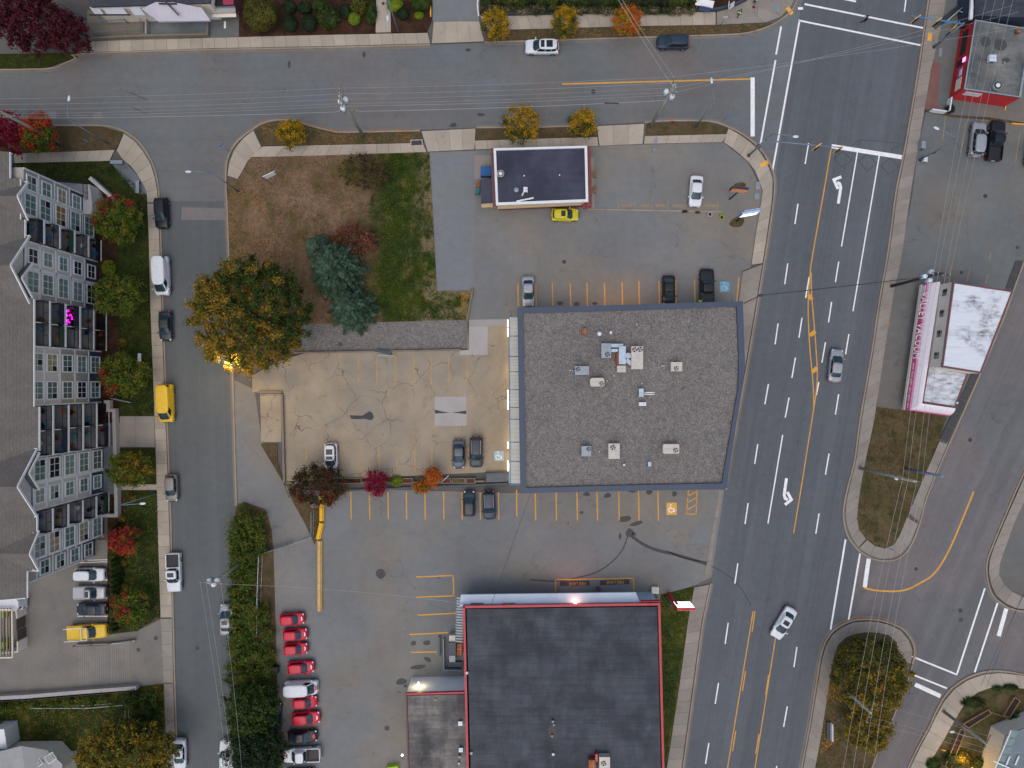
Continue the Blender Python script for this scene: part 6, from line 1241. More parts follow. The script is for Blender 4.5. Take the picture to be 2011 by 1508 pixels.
# fence and gate by the hedge
b = MB(); railing(b, PL([(512,1240),(513,1160),(516,1084)]), 0, 1.6, .8); tag(b.build('chain_link_fence', M['metal']), 'thin chain-link fence standing inside the long hedge', 'fence')
e = empty('swing_gate', P(513, 1086), 'pale blue metal gate swung across the alley from the hedge', 'gate'); a, c = P(513, 1086), P(616, 1053); b = MB(); b.bar((a.x, a.y, 1.15), (c.x, c.y, 1.15), .07, .07); b.bar((a.x, a.y, .25), (c.x, c.y, .25), .06, .06); b.build('frame', M['lamp_pole'], e)
for k in range(0, 9): q = a.lerp(c, k/8); b = MB(); b.box((q.x, q.y, .7), (.05, .05, .95)); b.build('upright', M['lamp_pole'], e)
b = MB(); b.bar((a.x, a.y, .7), (a.lerp(c, .62).x, a.lerp(c, .62).y, .7), .04, .85); b.build('mesh_panel', plain('gate_mesh', (120, 140, 152), .5), e)
b = MB(); railing(b, PL([(616,1053),(616,1002)]), 0, 1.3, .6); tag(b.build('gate_fence', M['lamp_pole']), 'short blue grey fence between the gate and the dark autumn tree', 'fence')
# flower-bed kiosk sign and boards near the corner
e = empty('welcome_sign', P(1385, 12), 'white and blue hooded welcome sign in the flower bed', 'sign'); p = P(1385, 8, 1.8); b = MB(); b.box((p.x, p.y+.3, 1.5), (2.4, .9, .25), R(-12), 0, R(25)); b.build('hood', M['white'], e); b = MB(); b.box((p.x+.1, p.y-.4, 1.3), (1.6, .12, 1.0), R(-12)); b.build('panel', plain('blue_panel', (70, 86, 130), .5), e)
for s in (-.9, .9): b = MB(); b.box((p.x+s, p.y+.1, .6), (.15, .15, 1.3)); b.build('post', M['wood'], e)
e = empty('sandwich_board', P(1430, 18), 'white folding sandwich board on the garden wall end', 'sign')
p = P(1430, 18)
for s in (-1, 1): b = MB(); b.box((p.x+s*.2, p.y, .98), (.06, .75, 1.0), R(-8), s*R(18)); b.build('panel', M['white'], e)
e = empty('ladder', P(1484, 20), 'aluminium ladder lying on the corner pavement beside a red cone', 'ladder')
for s in (-1, 1): a, c = P(1484+s*4, 6), P(1483+s*4, 30); b = MB(); b.bar((a.x, a.y, .2), (c.x, c.y, .2), .06, .08); b.build('rail', M['metal'], e)
for k in range(7): a = P(1480, 8+k*3.4); b = MB(); b.box((a.x+.27, a.y, .2), (.52, .05, .05)); b.build('rung', M['metal'], e)
p = P(1480, 15); e = empty('traffic_cone', p+Vector((0, 0, .13)), 'small red cone beside the ladder on the corner', 'cone'); b = MB(); b.tube([(0, 0, .03), (0, 0, .6)], [.16, .03], 10); b.build('cone', plain('cone_red', (214, 36, 48), .5), e, True); b = MB(); b.box((0, 0, .02), (.4, .4, .04)); b.build('base', M['black'], e, True)
# ================================================================ vehicles
TYPES = {   # L, W, H, belt, base range, roof range (fractions from the rear), body profile (frac, half-width, top)
 'sedan': (4.5, 1.80, 1.44, .92, (.12, .80), (.28, .57), [(0,.74,.55),(.008,.84,.72),(.03,.91,.86),(.09,.97,.93),(.2,1,.95),(.45,1,.94),(.70,1,.93),(.80,.99,.90),(.90,.95,.82),(.96,.87,.74),(.99,.76,.62),(1,.68,.5)]),
 'hatch': (4.0, 1.74, 1.50, .95, (.03, .78), (.09, .56), [(0,.78,.6),(.01,.88,.8),(.03,.94,.94),(.1,.98,.98),(.3,1,.97),(.5,1,.96),(.70,1,.95),(.80,.98,.92),(.90,.93,.84),(.96,.85,.74),(.99,.74,.62),(1,.66,.5)]),
 'suv': (4.6, 1.88, 1.72, 1.05, (.02, .78), (.07, .58), [(0,.82,.62),(.008,.9,.85),(.03,.95,1.02),(.1,.98,1.07),(.3,1,1.07),(.5,1,1.06),(.70,1,1.05),(.80,.99,1.03),(.91,.96,.97),(.97,.89,.88),(.992,.8,.72),(1,.74,.55)]),
 'van': (5.2, 1.98, 2.15, 1.22, (.0, .93), (.008, .74), [(0,.90,.6),(.004,.95,1.0),(.02,.98,1.24),(.2,1,1.25),(.5,1,1.25),(.75,1,1.24),(.86,.99,1.20),(.93,.95,1.10),(.975,.88,.98),(.994,.8,.8),(1,.74,.6)]),
 'pickup': (5.5, 1.95, 1.84, 1.12, (.37, .76), (.41, .62), [(.36,.97,.7),(.362,.98,1.0),(.37,1,1.12),(.5,1,1.12),(.70,1,1.12),(.80,.99,1.10),(.91,.96,1.06),(.97,.91,.98),(.993,.84,.82),(1,.78,.6)]),
}
MC = {}
def sellip(y, b, n): return max(0.0, 1-abs(y/b)**n)**(1/n)
def car_meshes(ty):
    if ty in MC: return MC[ty]
    L, W, H, belt, br, rr_, prof = TYPES[ty]; out = {}
    X = lambda f: (f-.5)*L
    b = MB(); rows = []
    prof2 = spline([(a, w, z) for a, w, z in prof], 3)
    for a, w, z in prof2:
        hw = W/2*w; zb = .26 if .05 < a < .95 else .34; x = X(a)
        sec = [(hw*.90, zb), (hw*.985, zb+.16), (hw, zb+(z-zb)*.55), (hw*.985, z-.10), (hw*.95, z-.035), (hw*.86, z), (hw*.45, z+.025)]
        rows.append([(x, y, q) for y, q in sec]+[(x, 0, z+.03)]+[(x, -y, q) for y, q in sec[::-1]])
    b.grid(rows); b.poly(rows[0]); b.poly(rows[-1][::-1]); out['body'] = (b.mesh(ty+'_body'), 'paint')
    n = 4.5
    base = ((X(br[0])+X(br[1]))/2, (X(br[1])-X(br[0]))/2, W/2*.93, belt-.03); top = ((X(rr_[0])+X(rr_[1]))/2, (X(rr_[1])-X(rr_[0]))/2, W/2*(.74 if ty != 'van' else .86), H-.07)
    if ty == 'van': base = (base[0], base[1], W/2*.985, base[3])
    def R4(v): return [base[k]+(top[k]-base[k])*v for k in range(4)]
    def ring(v, N=36, sc=1.0):
        c, a, bb, z = R4(v); pts = []
        for k in range(N):
            t_ = 2*math.pi*k/N; ct, st = math.cos(t_), math.sin(t_)
            pts.append((c+a*sc*math.copysign(abs(ct)**(2/n), ct), bb*sc*math.copysign(abs(st)**(2/n), st), z))
        return pts
    b = MB(); rows = [ring(0), ring(.5), ring(.93), [(p[0]*1.0, p[1]*.985, p[2]+.02) for p in ring(1.0, sc=.985)]]
    c, a, bb, z = R4(1)
    for s_, dz in ((.93, .045), (.75, .06), (.4, .07), (.02, .073)): rows.append([(c+(p[0]-c)*s_, p[1]*s_, z+dz) for p in ring(1.0)])
    b.grid(rows, close=True); out['cabin'] = (b.mesh(ty+'_cabin'), 'paint')
    def patch(kind, lo, hi, v0, v1, off=.012, N=8):
        b = MB(); rows = []
        for j in range(4):
            v = v0+(v1-v0)*j/3; c, a, bb, z = R4(v); row = []
            for i in range(N+1):
                s_ = lo+(hi-lo)*i/N
                if kind == 'f': row.append((c+(a+off)*sellip(s_*bb, bb, n)+.0, s_*bb, z+off))
                elif kind == 'r': row.append((c-(a+off)*sellip(s_*bb, bb, n), s_*bb, z+off))
                else:
                    yy = (bb+off)*sellip(s_, 1, n); row.append((c+s_*a, yy*(1 if kind == 'l' else -1), z+off))
            rows.append(row)
        b.grid(rows); return b.mesh(ty+'_glass')
    out['windshield'] = (patch('f', -.86, .86, .10, .95), 'glass')
    if ty != 'van': out['rear_window'] = (patch('r', -.82, .82, .18 if ty in ('sedan',) else .25, .93), 'glass')
    sides = {'sedan': [(-.80, -.05), (.0, .82)], 'hatch': [(-.75, -.05), (0, .8)], 'suv': [(-.84, -.42), (-.38, .12), (.17, .82)], 'van': [(.52, .86)], 'pickup': [(-.8, -.05), (0, .82)]}[ty]
    out['side_window'] = [(patch(k, lo, hi, .22, .86, .008, 5), 'glass_dk') for k in 'lr' for lo, hi in sides]
    # lamps follow the body corners
    out['headlight'] = []; out['taillight'] = []; out['mirror'] = []
    zt = belt*.78; wf = W/2
    for s in (1, -1):
        b = MB(); b.ell((0, 0, 0), (.20, .15, .10), 8, 5); m_ = b.mesh('lamp'); m_.transform(Matrix.Translation((L/2-.24, s*wf*.72, zt-.02)) @ Matrix.Rotation(-s*.5, 4, 'Z')); out['headlight'].append((m_, 'lens'))
        b = MB(); b.box((0, 0, 0), (.12, .28, .22 if ty in ('sedan', 'hatch') else .4)); m_ = b.mesh('lamp'); m_.transform(Matrix.Translation((-L/2+.07, s*wf*.74, zt+.05)) @ Matrix.Rotation(s*.35, 4, 'Z')); out['taillight'].append((m_, 'tail'))
        b = MB(); b.ell((X(br[1])-.42, s*(wf+.09), belt+.06), (.10, .14, .09), 8, 5); b.bar((X(br[1])-.42, s*(wf-.06), belt), (X(br[1])-.42, s*(wf+.05), belt+.04), .06, .05); out['mirror'].append((b.mesh('mirror'), 'paint'))
    b = MB(); b.box((L/2-.02, 0, zt-.16), (.06, W*.42, .2)); out['grille'] = (b.mesh('grille'), 'black')
    b = MB(); b.box((-L/2+.0, 0, zt-.2), (.03, .5, .14)); out['number_plate'] = (b.mesh('plate'), 'white')
    b = MB()
    xb = X(br[1])+.0
    for s in (1, -1): b.bar((xb-.02, s*.12, belt+.04), (xb-.14, s*.62, belt+.10), .03, .02)
    out['wiper'] = (b.mesh('wiper'), 'black')
    # wheels
    r = {'sedan': .32, 'hatch': .31, 'suv': .36, 'van': .35, 'pickup': .39}[ty]; out['wheel'] = []
    wx = (X(.18), X(.81)) if ty not in ('van',) else (X(.17), X(.83))
    for x in wx:
        for s in (1, -1):
            b = MB(); y0, y1 = s*(W/2-.22), s*(W/2-.005); b.tube([(x, y0, r), (x, (y0+y1)/2, r), (x, y1, r)], [r*.97, r, r*.97], 16); c_ = MB(); c_.tube([(x, y1-s*.02, r), (x, y1+s*.008, r)], r*.62, 10)
            out['wheel'].append((b.mesh('wheel'), c_.mesh('rim')))
    if ty == 'pickup':
        zf, zs = .78, 1.14; x0, x1 = -L/2+.04, X(.365)
        b = MB(); b.box(((x0+x1)/2, 0, zf-.16), (x1-x0, W*.9, .5)); out['bed_floor'] = (b.mesh('bed_floor'), 'bed')
        out['bed_side'] = []
        for s in (1, -1): b = MB(); b.prism([(x0, s*(W/2-.10)), (x1, s*(W/2-.10)), (x1, s*(W/2-.005)), (x0+.1, s*(W/2-.005)), (x0, s*(W/2-.06))], .38, zs); out['bed_side'].append((b.mesh('bed_side'), 'paint'))
        b = MB(); b.box((x0+.02, 0, .78), (.09, W*.88, .72)); out['tailgate'] = (b.mesh('tailgate'), 'paint')
        b = MB(); b.box((x1-.03, 0, .95), (.06, W*.9, .4)); out['bed_front'] = (b.mesh('bed_front'), 'paint')
    MC[ty] = out; return out
PAINT = {'white': (208, 212, 216), 'black': (26, 29, 34), 'navy': (40, 54, 70), 'silver': (150, 154, 158), 'grey': (74, 80, 88), 'charcoal': (44, 50, 58), 'red': (196, 20, 44), 'crimson': (190, 16, 52), 'yellow': (214, 176, 40), 'lime_yellow': (196, 184, 40), 'pewter': (118, 116, 112)}
VEH = []
def vehicle(ty, px, py, heading, Lpx, colr, label, z=0.0, cat=None, group='cars', extras=(), wpx=None, name=None):
    ms = car_meshes(ty); L, W, H = TYPES[ty][:3]; p = P(px, py); p.z = z+.012
    nm = name or {'sedan': 'parked_car', 'hatch': 'parked_car', 'suv': 'parked_suv', 'van': 'parked_van', 'pickup': 'pickup_truck'}[ty]
    e = empty(nm, p, label, cat or {'van': 'van', 'pickup': 'pickup truck'}.get(ty, 'car'), group, R(heading))
    k = Lpx*SC/L*.985; kw = (wpx*SC/W) if wpx else (.5*k+.5 if k < 1 else 1.0)
    e.scale = (k, kw, 1)
    pm = paint('paint_'+colr, PAINT[colr], .3, .25 if colr in ('silver', 'grey', 'pewter') else 0.0)
    mm = {'paint': pm, 'bed': M['black'] if 'whitebed' not in extras else pm}
    def put(n_, it, par=e): return link(n_, it[0], mm.get(it[1]) or M[it[1]], par, True)
    for n_, it in ms.items():
        if n_ == 'wheel':
            for a, c in it: w_ = link('wheel', a, M['tyre'], e, True); link('rim', c, M['rim'], w_, True)
        elif n_ == 'cabin':
            cab = put('cabin', it)
        elif isinstance(it, list):
            for q in it: put(n_, q)
        else: put(n_, it)
    br, rr_ = TYPES[ty][4], TYPES[ty][5]; X = lambda f: (f-.5)*L
    rx0, rx1 = X(rr_[0]), X(rr_[1]); rw_ = W*.70
    if 'sunroof' in extras: b = MB(); b.box((rx1-.55, 0, H+.0), (.62, rw_*.66, .025)); b.build('sunroof', M['glass_dk'], cab, True)
    if 'panorama' in extras:
        b = MB(); b.box((rx1-.42, 0, H-.0), (.5, rw_*.72, .025)); b.build('sunroof', M['glass_dk'], cab, True); b = MB(); b.box((rx1-1.35, 0, H+.0), (.85, rw_*.72, .025)); b.build('sunroof', M['glass_dk'], cab, True)
    if 'rails' in extras:
        for s in (1, -1): b = MB(); b.bar((rx0+.15, s*rw_*.5, H+.02), (rx1-.1, s*rw_*.5, H+.02), .04, .05); b.build('roof_rail', M['metal'], cab, True)
    if 'rack' in extras:
        for q in (rx0+.3, rx1-.1): b = MB(); b.box((q, 0, H+.14), (.08, W*.86, .06)); b.build('rack_bar', M['white'], cab, True)
        for s in (1, -1): b = MB(); b.bar((-L/2+.1, s*W*.44, H+.12), (rx1-.1, s*W*.44, H+.12), .07, .07); b.build('rack_rail', M['white'], cab, True)
    if 'ladder' in extras:
        for s in (1, -1): b = MB(); b.bar((rx0+.1, s*.2, H+.15), (rx1+.8, s*.2, H+.15), .05, .06); b.build('ladder_rail', M['metal'], cab, True)
        for q in range(6): b = MB(); b.box((rx0+.3+q*.4, 0, H+.15), (.04, .4, .04)); b.build('ladder_rung', M['metal'], cab, True)
    if 'decal' in extras:
        b = MB(); zz = TYPES[ty][3]; f_ = (br[1]+1)/2-.01; b.poly([(X(f_)+.20*math.cos(R(a)), .32*math.sin(R(a)), zz*.925+.075-.06*(ty == 'hatch')) for a in range(0, 360, 30)]); b.build('hood_emblem', M['white'] if colr in ('crimson', 'red') else plain('red_decal', (200, 60, 70), .5), e, True)
    if 'ribs' in extras:
        for q in range(5): b = MB(); b.bar((rx0+.2, (q-2)*.32, H+.005), (rx1-.15, (q-2)*.32, H+.005), .04, .02); b.build('roof_rib', pm, cab, True)
    if 'cover' in extras: b = MB(); b.box((X(.19), 0, 1.15), (L*.33, W*.84, .05)); b.build('bed_cover', pm if 'whitebed' in extras else M['black'], e, True)
    if 'headache' in extras:
        b = MB(); b.box((X(.35), 0, 1.5), (.06, W*.8, .5)); b.build('headache_rack', M['black'], e, True)
    VEH.append(e); return e
V = vehicle
GS, GP, GR, GA, GL = 'cars parked along the streets', 'cars in the shop car parks', 'red fleet cars beside the hedge', 'cars in the apartment lot', 'vehicles on the avenue'
V('suv', 1064, 97, 180, 67, 'white', 'white SUV with two dark roof panels parked at the north kerb', group=GS, extras=('panorama',))
V('suv', 1319, 88, 180, 63, 'navy', 'dark navy SUV parked at the north kerb near the corner', group=GS, extras=())
V('sedan', 1364, 378, 266, 62, 'white', 'white sedan parked in the worn stalls beside the pole signs', group=GP)
V('hatch', 1109, 424, 0, 54, 'lime_yellow', 'bright yellow hatchback with sunroof beside the small restaurant', group=GP, extras=('sunroof',))
V('sedan', 1037, 573, 271, 60, 'silver', 'silver sedan parked nose to the gravel-roofed building', group=GP)
V('sedan', 1311, 571, 270, 60, 'black', 'black sedan parked nose to the gravel-roofed building', group=GP)
V('pickup', 1385, 569, 90, 80, 'black', 'black pickup truck parked beside the blue accessible bay', group=GP, extras=('cover',))
V('suv', 323, 421, 272, 61, 'black', 'black compact SUV parked on the side street near the maple with red leaves', group=GS)
V('van', 324, 544, 272, 76, 'white', 'white cargo van parked on the side street', group=GS)
V('sedan', 330, 641, 272, 60, 'charcoal', 'dark blue-black sedan parked between the white van and the yellow van', group=GS)
V('van', 332, 792, 272, 75, 'yellow', 'bright yellow cargo van parked on the side street', group=GS)
V('hatch', 342, 957, 272, 54, 'pewter', 'small silver-grey car parked below the path to the apartments', group=GS)
V('pickup', 347, 1121, 272, 77, 'white', 'white pickup truck with black bed parked on the side street', group=GS, extras=('sunroof',))
V('sedan', 449, 1213, 91, 63, 'silver', 'silver sedan with sunroof parked against the long hedge', group=GS, extras=('sunroof',))
V('sedan', 358, 1475, 271, 60, 'white', 'white sedan parked beside the shaded pavement of the corner garden', group=GS, extras=('sunroof',))
V('pickup', 451, 1484, 91, 76, 'white', 'white work truck with ladder rack parked at the hedge', group=GS, extras=('ladder', 'whitebed'))
V('suv', 183, 1125, 0, 60, 'white', 'white SUV in the first stall of the apartment lot', group=GA, extras=('rails',))
V('pickup', 184, 1160, 0, 63, 'silver', 'silver pickup with sunroof and white bed in the apartment lot', group=GA, extras=('sunroof', 'cover', 'whitebed'))
V('sedan', 186, 1193, 180, 59, 'charcoal', 'black sedan backed into the apartment lot', group=GA)
V('pickup', 179, 1236, 4, 77, 'yellow', 'yellow truck with white roof rack in the apartment lot', group=GA, extras=('rack', 'cover', 'whitebed'))
V('van', 22, 1178, 180, 72, 'white', 'white van half hidden under the apartment eave', group=GA)
for i, (x, y, L_, lb, ex) in enumerate(((577,1212,49,'red hatchback first in the fleet row by the tan barrier',('decal',)),(583,1242,49,'red hatchback second in the fleet row',('decal',)),(584,1270,48,'red hatchback third in the fleet row',('decal',)),(594,1306,53,'red hatchback parked just above the white fleet van',('decal',)),(602,1374,49,'red hatchback without emblem below the white fleet van',()),(604,1405,56,'longer red hatchback above the black fleet car',('decal',)))):
    V('hatch', x, y, 3 if i < 4 else 4, L_, 'crimson', lb, group=GR, extras=ex)
V('van', 596, 1345, 2, 64, 'white', 'white fleet van with red emblem among the red cars', group=GR, extras=('decal', 'ribs'), wpx=27)
V('sedan', 597, 1441, 3, 59, 'black', 'black fleet car with red emblem below the red cars', group=GR, extras=('decal',))
V('pickup', 596, 1476, 182, 74, 'white', 'white pickup with black bed at the end of the fleet row', group=GR, extras=('headache', 'decal'))
V('sedan', 544, 1402, 88, 58, 'black', 'black car tucked under the dark hedge trees', group=GR)
V('sedan', 592, 1517, 2, 60, 'black', 'black car cut off at the end of the fleet row', group=GR)
V('suv', 654, 897, 271, 58, 'white', 'white SUV with panoramic roof on the concrete parking deck', DK, group=GP, extras=('panorama',))
V('sedan', 902, 890, 270, 58, 'grey', 'dark grey sedan on the concrete parking deck', DK, group=GP)
V('suv', 936, 886, 270, 61, 'charcoal', 'black wagon with roof rails on the concrete parking deck', DK, group=GP, extras=('rails',))
V('hatch', 922, 987, 90, 52, 'charcoal', 'dark hatchback with red rear strip below the parking deck', group=GP)
V('suv', 961, 990, 272, 57, 'navy', 'dark blue SUV with roof rails below the parking deck', group=GP, extras=('rails',))
V('sedan', 1637, 718, 84, 66, 'silver', 'silver car driving up the avenue', group=GL, name='moving_car')
V('sedan', 1535, 1220, 239, 68, 'white', 'white car turning across the double yellow lines of the avenue', group=GL, name='moving_car', extras=('sunroof',))
V('suv', 1913, 277, 84, 68, 'silver', 'silver SUV parked below the red building', group=GP)
V('pickup', 1948, 280, 83, 80, 'black', 'black pickup parked beside the silver SUV', group=GP)
V('sedan', 2022, 300, 84, 62, 'charcoal', 'dark car at the edge of the lot beside the black pickup', group=GP)
# ================================================================ trees, shrubs, hedges
SP = {
 'maple_gold': [(44, 60, 27), (70, 80, 30), (104, 100, 35), (140, 116, 40), (168, 130, 42), (124, 108, 58)],
 'maroon': [(46, 16, 24), (72, 26, 36), (98, 36, 48), (80, 30, 34)],
 'crimson': [(104, 20, 40), (142, 28, 56), (166, 44, 66)],
 'fire': [(74, 84, 24), (96, 98, 32), (172, 96, 36), (190, 56, 38), (170, 40, 40)],
 'fire_green': [(42, 62, 22), (62, 84, 26), (92, 104, 34), (150, 96, 36), (176, 58, 40)],
 'green_amber': [(52, 74, 23), (76, 100, 30), (108, 118, 38), (150, 112, 42)],
 'yellow': [(96, 92, 24), (150, 124, 24), (186, 148, 26), (200, 150, 30)],
 'orange': [(116, 92, 30), (172, 104, 32), (196, 106, 34), (186, 84, 36)],
 'olive': [(52, 58, 22), (78, 80, 30), (102, 100, 36), (124, 112, 42)],
 'olive_gold': [(74, 72, 26), (112, 102, 31), (146, 122, 35), (166, 130, 36)],
 'green': [(32, 50, 20), (46, 66, 24), (64, 86, 30), (84, 100, 36)],
 'dkgreen': [(28, 44, 27), (40, 58, 32), (54, 74, 40)],
 'lime': [(92, 116, 24), (124, 146, 30), (146, 160, 40)],
 'blue_conifer': [(46, 66, 52), (64, 88, 68), (84, 112, 88), (102, 130, 106)],
 'brown': [(62, 50, 36), (88, 68, 48), (104, 82, 58), (70, 66, 38)],
 'rust_brown': [(92, 58, 44), (124, 80, 60), (142, 96, 74)],
 'mixed': [(48, 60, 24), (78, 68, 26), (112, 60, 30), (124, 40, 36), (66, 64, 26)],
 'dusk': [(48, 52, 26), (64, 62, 30), (80, 50, 34), (92, 44, 38)],
 'hedge': [(40, 60, 20), (60, 82, 27), (84, 104, 34), (110, 114, 40), (136, 110, 46)],
 'red': [(126, 52, 34), (164, 56, 46), (150, 40, 44)],
 'flowers': [(36, 52, 26), (52, 66, 32), (112, 104, 72), (170, 158, 130)],
}
LMAT = {k: leafmat('leaf_'+k, v, .55 if k in ('fire', 'fire_green', 'mixed', 'maple_gold') else .9) for k, v in SP.items()}
rt = random.Random(21)
def leaf_cloud(clumps, n, size, flat=.55, elong=1.6):
    """rhombic leaves scattered through the clumps; clumps = (centre, radius)"""
    v = []; f = []; tot = sum(r**2 for _, r in clumps)
    for c, r in clumps:
        m = max(6, int(n*r*r/tot))
        for _ in range(m):
            d = Vector((rt.gauss(0, 1), rt.gauss(0, 1), rt.gauss(0, 1))); d.normalize(); rr = r*min(1.45, abs(rt.gauss(0, .72)))
            p = Vector((c.x+d.x*rr, c.y+d.y*rr, c.z+d.z*rr*.8))
            nrm = (d*.8+Vector((rt.uniform(-1, 1), rt.uniform(-1, 1), rt.uniform(-.2, 1.4)))); nrm.normalize()
            u = nrm.orthogonal().normalized(); a = rt.uniform(0, 6.28); w = nrm.cross(u); u2 = u*math.cos(a)+w*math.sin(a); w2 = nrm.cross(u2)
            s = size*rt.uniform(.6, 1.35); i = len(v)
            v += [tuple(p-u2*s), tuple(p+w2*s/elong+nrm*s*.15), tuple(p+u2*s), tuple(p-w2*s/elong+nrm*s*.15)]; f.append((i, i+1, i+2, i+3))
    me = bpy.data.meshes.new('leaves'); me.from_pydata(v, [], f); me.update(); return me
def crown_clumps(c, rx, ry, rz, n, cr, top=True):
    out = []
    for k in range(n):
        # golden-angle points over the upper three quarters of an uneven ellipsoid, plus a few inside
        t = (k+.5)/n; z = 1-1.55*t; a = k*2.39996+rt.uniform(-.35, .35); r = math.sqrt(max(0, 1-z*z)); q = rt.uniform(.78, 1.02)
        wob = 1+.08*math.sin(a*2.3+c.x)+.06*math.sin(a*4.1+c.y*1.7); q = min(q, 1.03/wob)
        out.append((Vector((c.x+rx*r*math.cos(a)*q*wob, c.y+ry*r*math.sin(a)*q*wob, c.z+rz*z*q)), cr*rt.uniform(.7, 1.3)))
    return out
def tree(px, py, rx, ry, h, sp, label, n=5000, leaf=.14, name='street_tree', cat='tree', group=None, zc=None, trunk=True, clumps=None, dens=1.0, second=None):
    """crown centre seen at (px,py); rx, ry in pixels; h total height"""
    zc = h*.62 if zc is None else zc; c = P(px, py, zc); k = SC*(HC-zc)/HC; RX, RY = rx*k*.94, ry*k*.94; RZ = max(h-zc, .5)*.92
    base = Vector((c.x, c.y, 0)); e = empty(name, base, label, cat, group)
    nc = clumps or max(18, int(RX*RY*8)); cr = .55*math.sqrt(RX*RY)/math.sqrt(nc)*2.6
    cl = crown_clumps(c, RX-cr*.5, RY-cr*.5, RZ, nc, cr)+[(c+Vector((RX*.62*rt.uniform(-1, 1), RY*.62*rt.uniform(-1, 1), RZ*rt.uniform(.1, .6))), cr*1.2) for _ in range(nc//3)]
    n = int(n*1.3)
    if second:
        frac, sp2, (dx, dy) = second; d = Vector((dx, -dy)); cl.sort(key=lambda q: -((q[0].x-c.x)*d.x+(q[0].y-c.y)*d.y)+rt.uniform(-.8, .8)*RX); m = int(len(cl)*frac)
        link('crown', leaf_cloud(cl[:m], int(n*frac), leaf), LMAT[sp2], e); cl = cl[m:]; n = int(n*(1-frac))
    link('crown', leaf_cloud(cl, n, leaf), LMAT[sp], e)
    if trunk:
        b = MB(); r0 = .05+.022*h; b.tube([base, Vector((c.x+.05, c.y, zc*.5)), Vector((c.x, c.y, zc))], [r0, r0*.75, r0*.5], 8)
        for q in range(7):
            a = q*.9+rt.random(); b.tube([Vector((c.x, c.y, zc*.55+q*.05*h)), Vector((c.x+RX*.4*math.cos(a), c.y+RY*.4*math.sin(a), zc)), Vector((c.x+RX*.75*math.cos(a), c.y+RY*.75*math.sin(a), zc+RZ*.35))], [r0*.45, r0*.28, .02], 5)
        b.build('trunk', M['bark_wood'], e)
    return e
def conifer(px, py, rx, ry, h, sp, label, n=6000):
    zc = h*.35; c = P(px, py, zc); k = SC*(HC-zc)/HC; RX, RY = rx*k, ry*k; e = empty('conifer_tree', (c.x, c.y, 0), label, 'tree'); v = []; f = []
    nb = 150
    for bi in range(nb):
        t = (bi+.5)/nb; z0 = h*(.10+.88*t); a = bi*2.39996+rt.uniform(-.2, .2); reach = (1-t)**.55*(rt.uniform(.86, 1.04))
        tip = Vector((c.x+RX*reach*math.cos(a), c.y+RY*reach*math.sin(a), z0-.08*h*reach)); root = Vector((c.x, c.y, z0+.02*h)); ax = tip-root; L = ax.length
        side = Vector((-math.sin(a), math.cos(a), 0))
        for q in range(int(n/nb*(.35+1.3*reach/1.0))):
            s = rt.random()**.6; wsp = .42*L*(1-s)*.9+.12; p = root+ax*s+side*rt.uniform(-1, 1)*wsp+Vector((0, 0, rt.uniform(-.10, .18)))
            d = (ax.normalized()*1.0+side*rt.uniform(-.8, .8)+Vector((0, 0, rt.uniform(-.1, .6)))).normalized(); ln = rt.uniform(.16, .34); w = d.cross(Vector((rt.uniform(-.4, .4), rt.uniform(-.4, .4), 1))).normalized()*ln*.22; i = len(v)
            v += [tuple(p-d*ln*.4), tuple(p+w), tuple(p+d*ln*.7), tuple(p-w)]; f.append((i, i+1, i+2, i+3))
    me = bpy.data.meshes.new('needles'); me.from_pydata(v, [], f); me.update(); link('crown', me, LMAT[sp], e)
    b = MB(); b.tube([(c.x, c.y, 0), (c.x, c.y, h*.9)], [.2, .03], 8); b.build('trunk', M['bark_wood'], e); return e
def shrub(px, py, rx, ry, h, sp, label, n=900, leaf=.08, name='round_shrub', cat='shrub', group=None, round_=True):
    zc = h*.5; c = P(px, py, zc); k = SC*(HC-zc)/HC; RX, RY = rx*k*.93, ry*k*.93; e = empty(name, (c.x, c.y, .1), label, cat, group); v = []; f = []
    for q in range(n):
        z = rt.uniform(-.5, 1); a = rt.uniform(0, 6.283); r = math.sqrt(max(0, 1-z*z)); s_ = rt.uniform(.86, 1.03) if round_ else rt.uniform(.5, 1.12)
        nrm = Vector((r*math.cos(a), r*math.sin(a), z)); p = Vector((c.x+RX*nrm.x*s_, c.y+RY*nrm.y*s_, c.z+h*.5*nrm.z*s_)); nn_ = (nrm+Vector((rt.uniform(-.7, .7), rt.uniform(-.7, .7), rt.uniform(-.3, .7)))).normalized(); u = nn_.orthogonal().normalized(); aa = rt.uniform(0, 6.28); w = nn_.cross(u); u2 = u*math.cos(aa)+w*math.sin(aa); w2 = nn_.cross(u2); s = leaf*rt.uniform(.6, 1.4); i = len(v)
        v += [tuple(p-u2*s), tuple(p+w2*s*.6), tuple(p+u2*s), tuple(p-w2*s*.6)]; f.append((i, i+1, i+2, i+3))
    me = bpy.data.meshes.new('leaves'); me.from_pydata(v, [], f); me.update(); link('foliage', me, LMAT[sp], e)
    b = MB(); b.tube([(c.x, c.y, 0), (c.x, c.y, h*.6)], [.05, .02], 6); b.ell((c.x, c.y, h*.5), (RX*.72, RY*.72, h*.36), 10, 6); b.build('branches', plain('shrub_inner_wood', (38, 36, 24), .9), e); return e
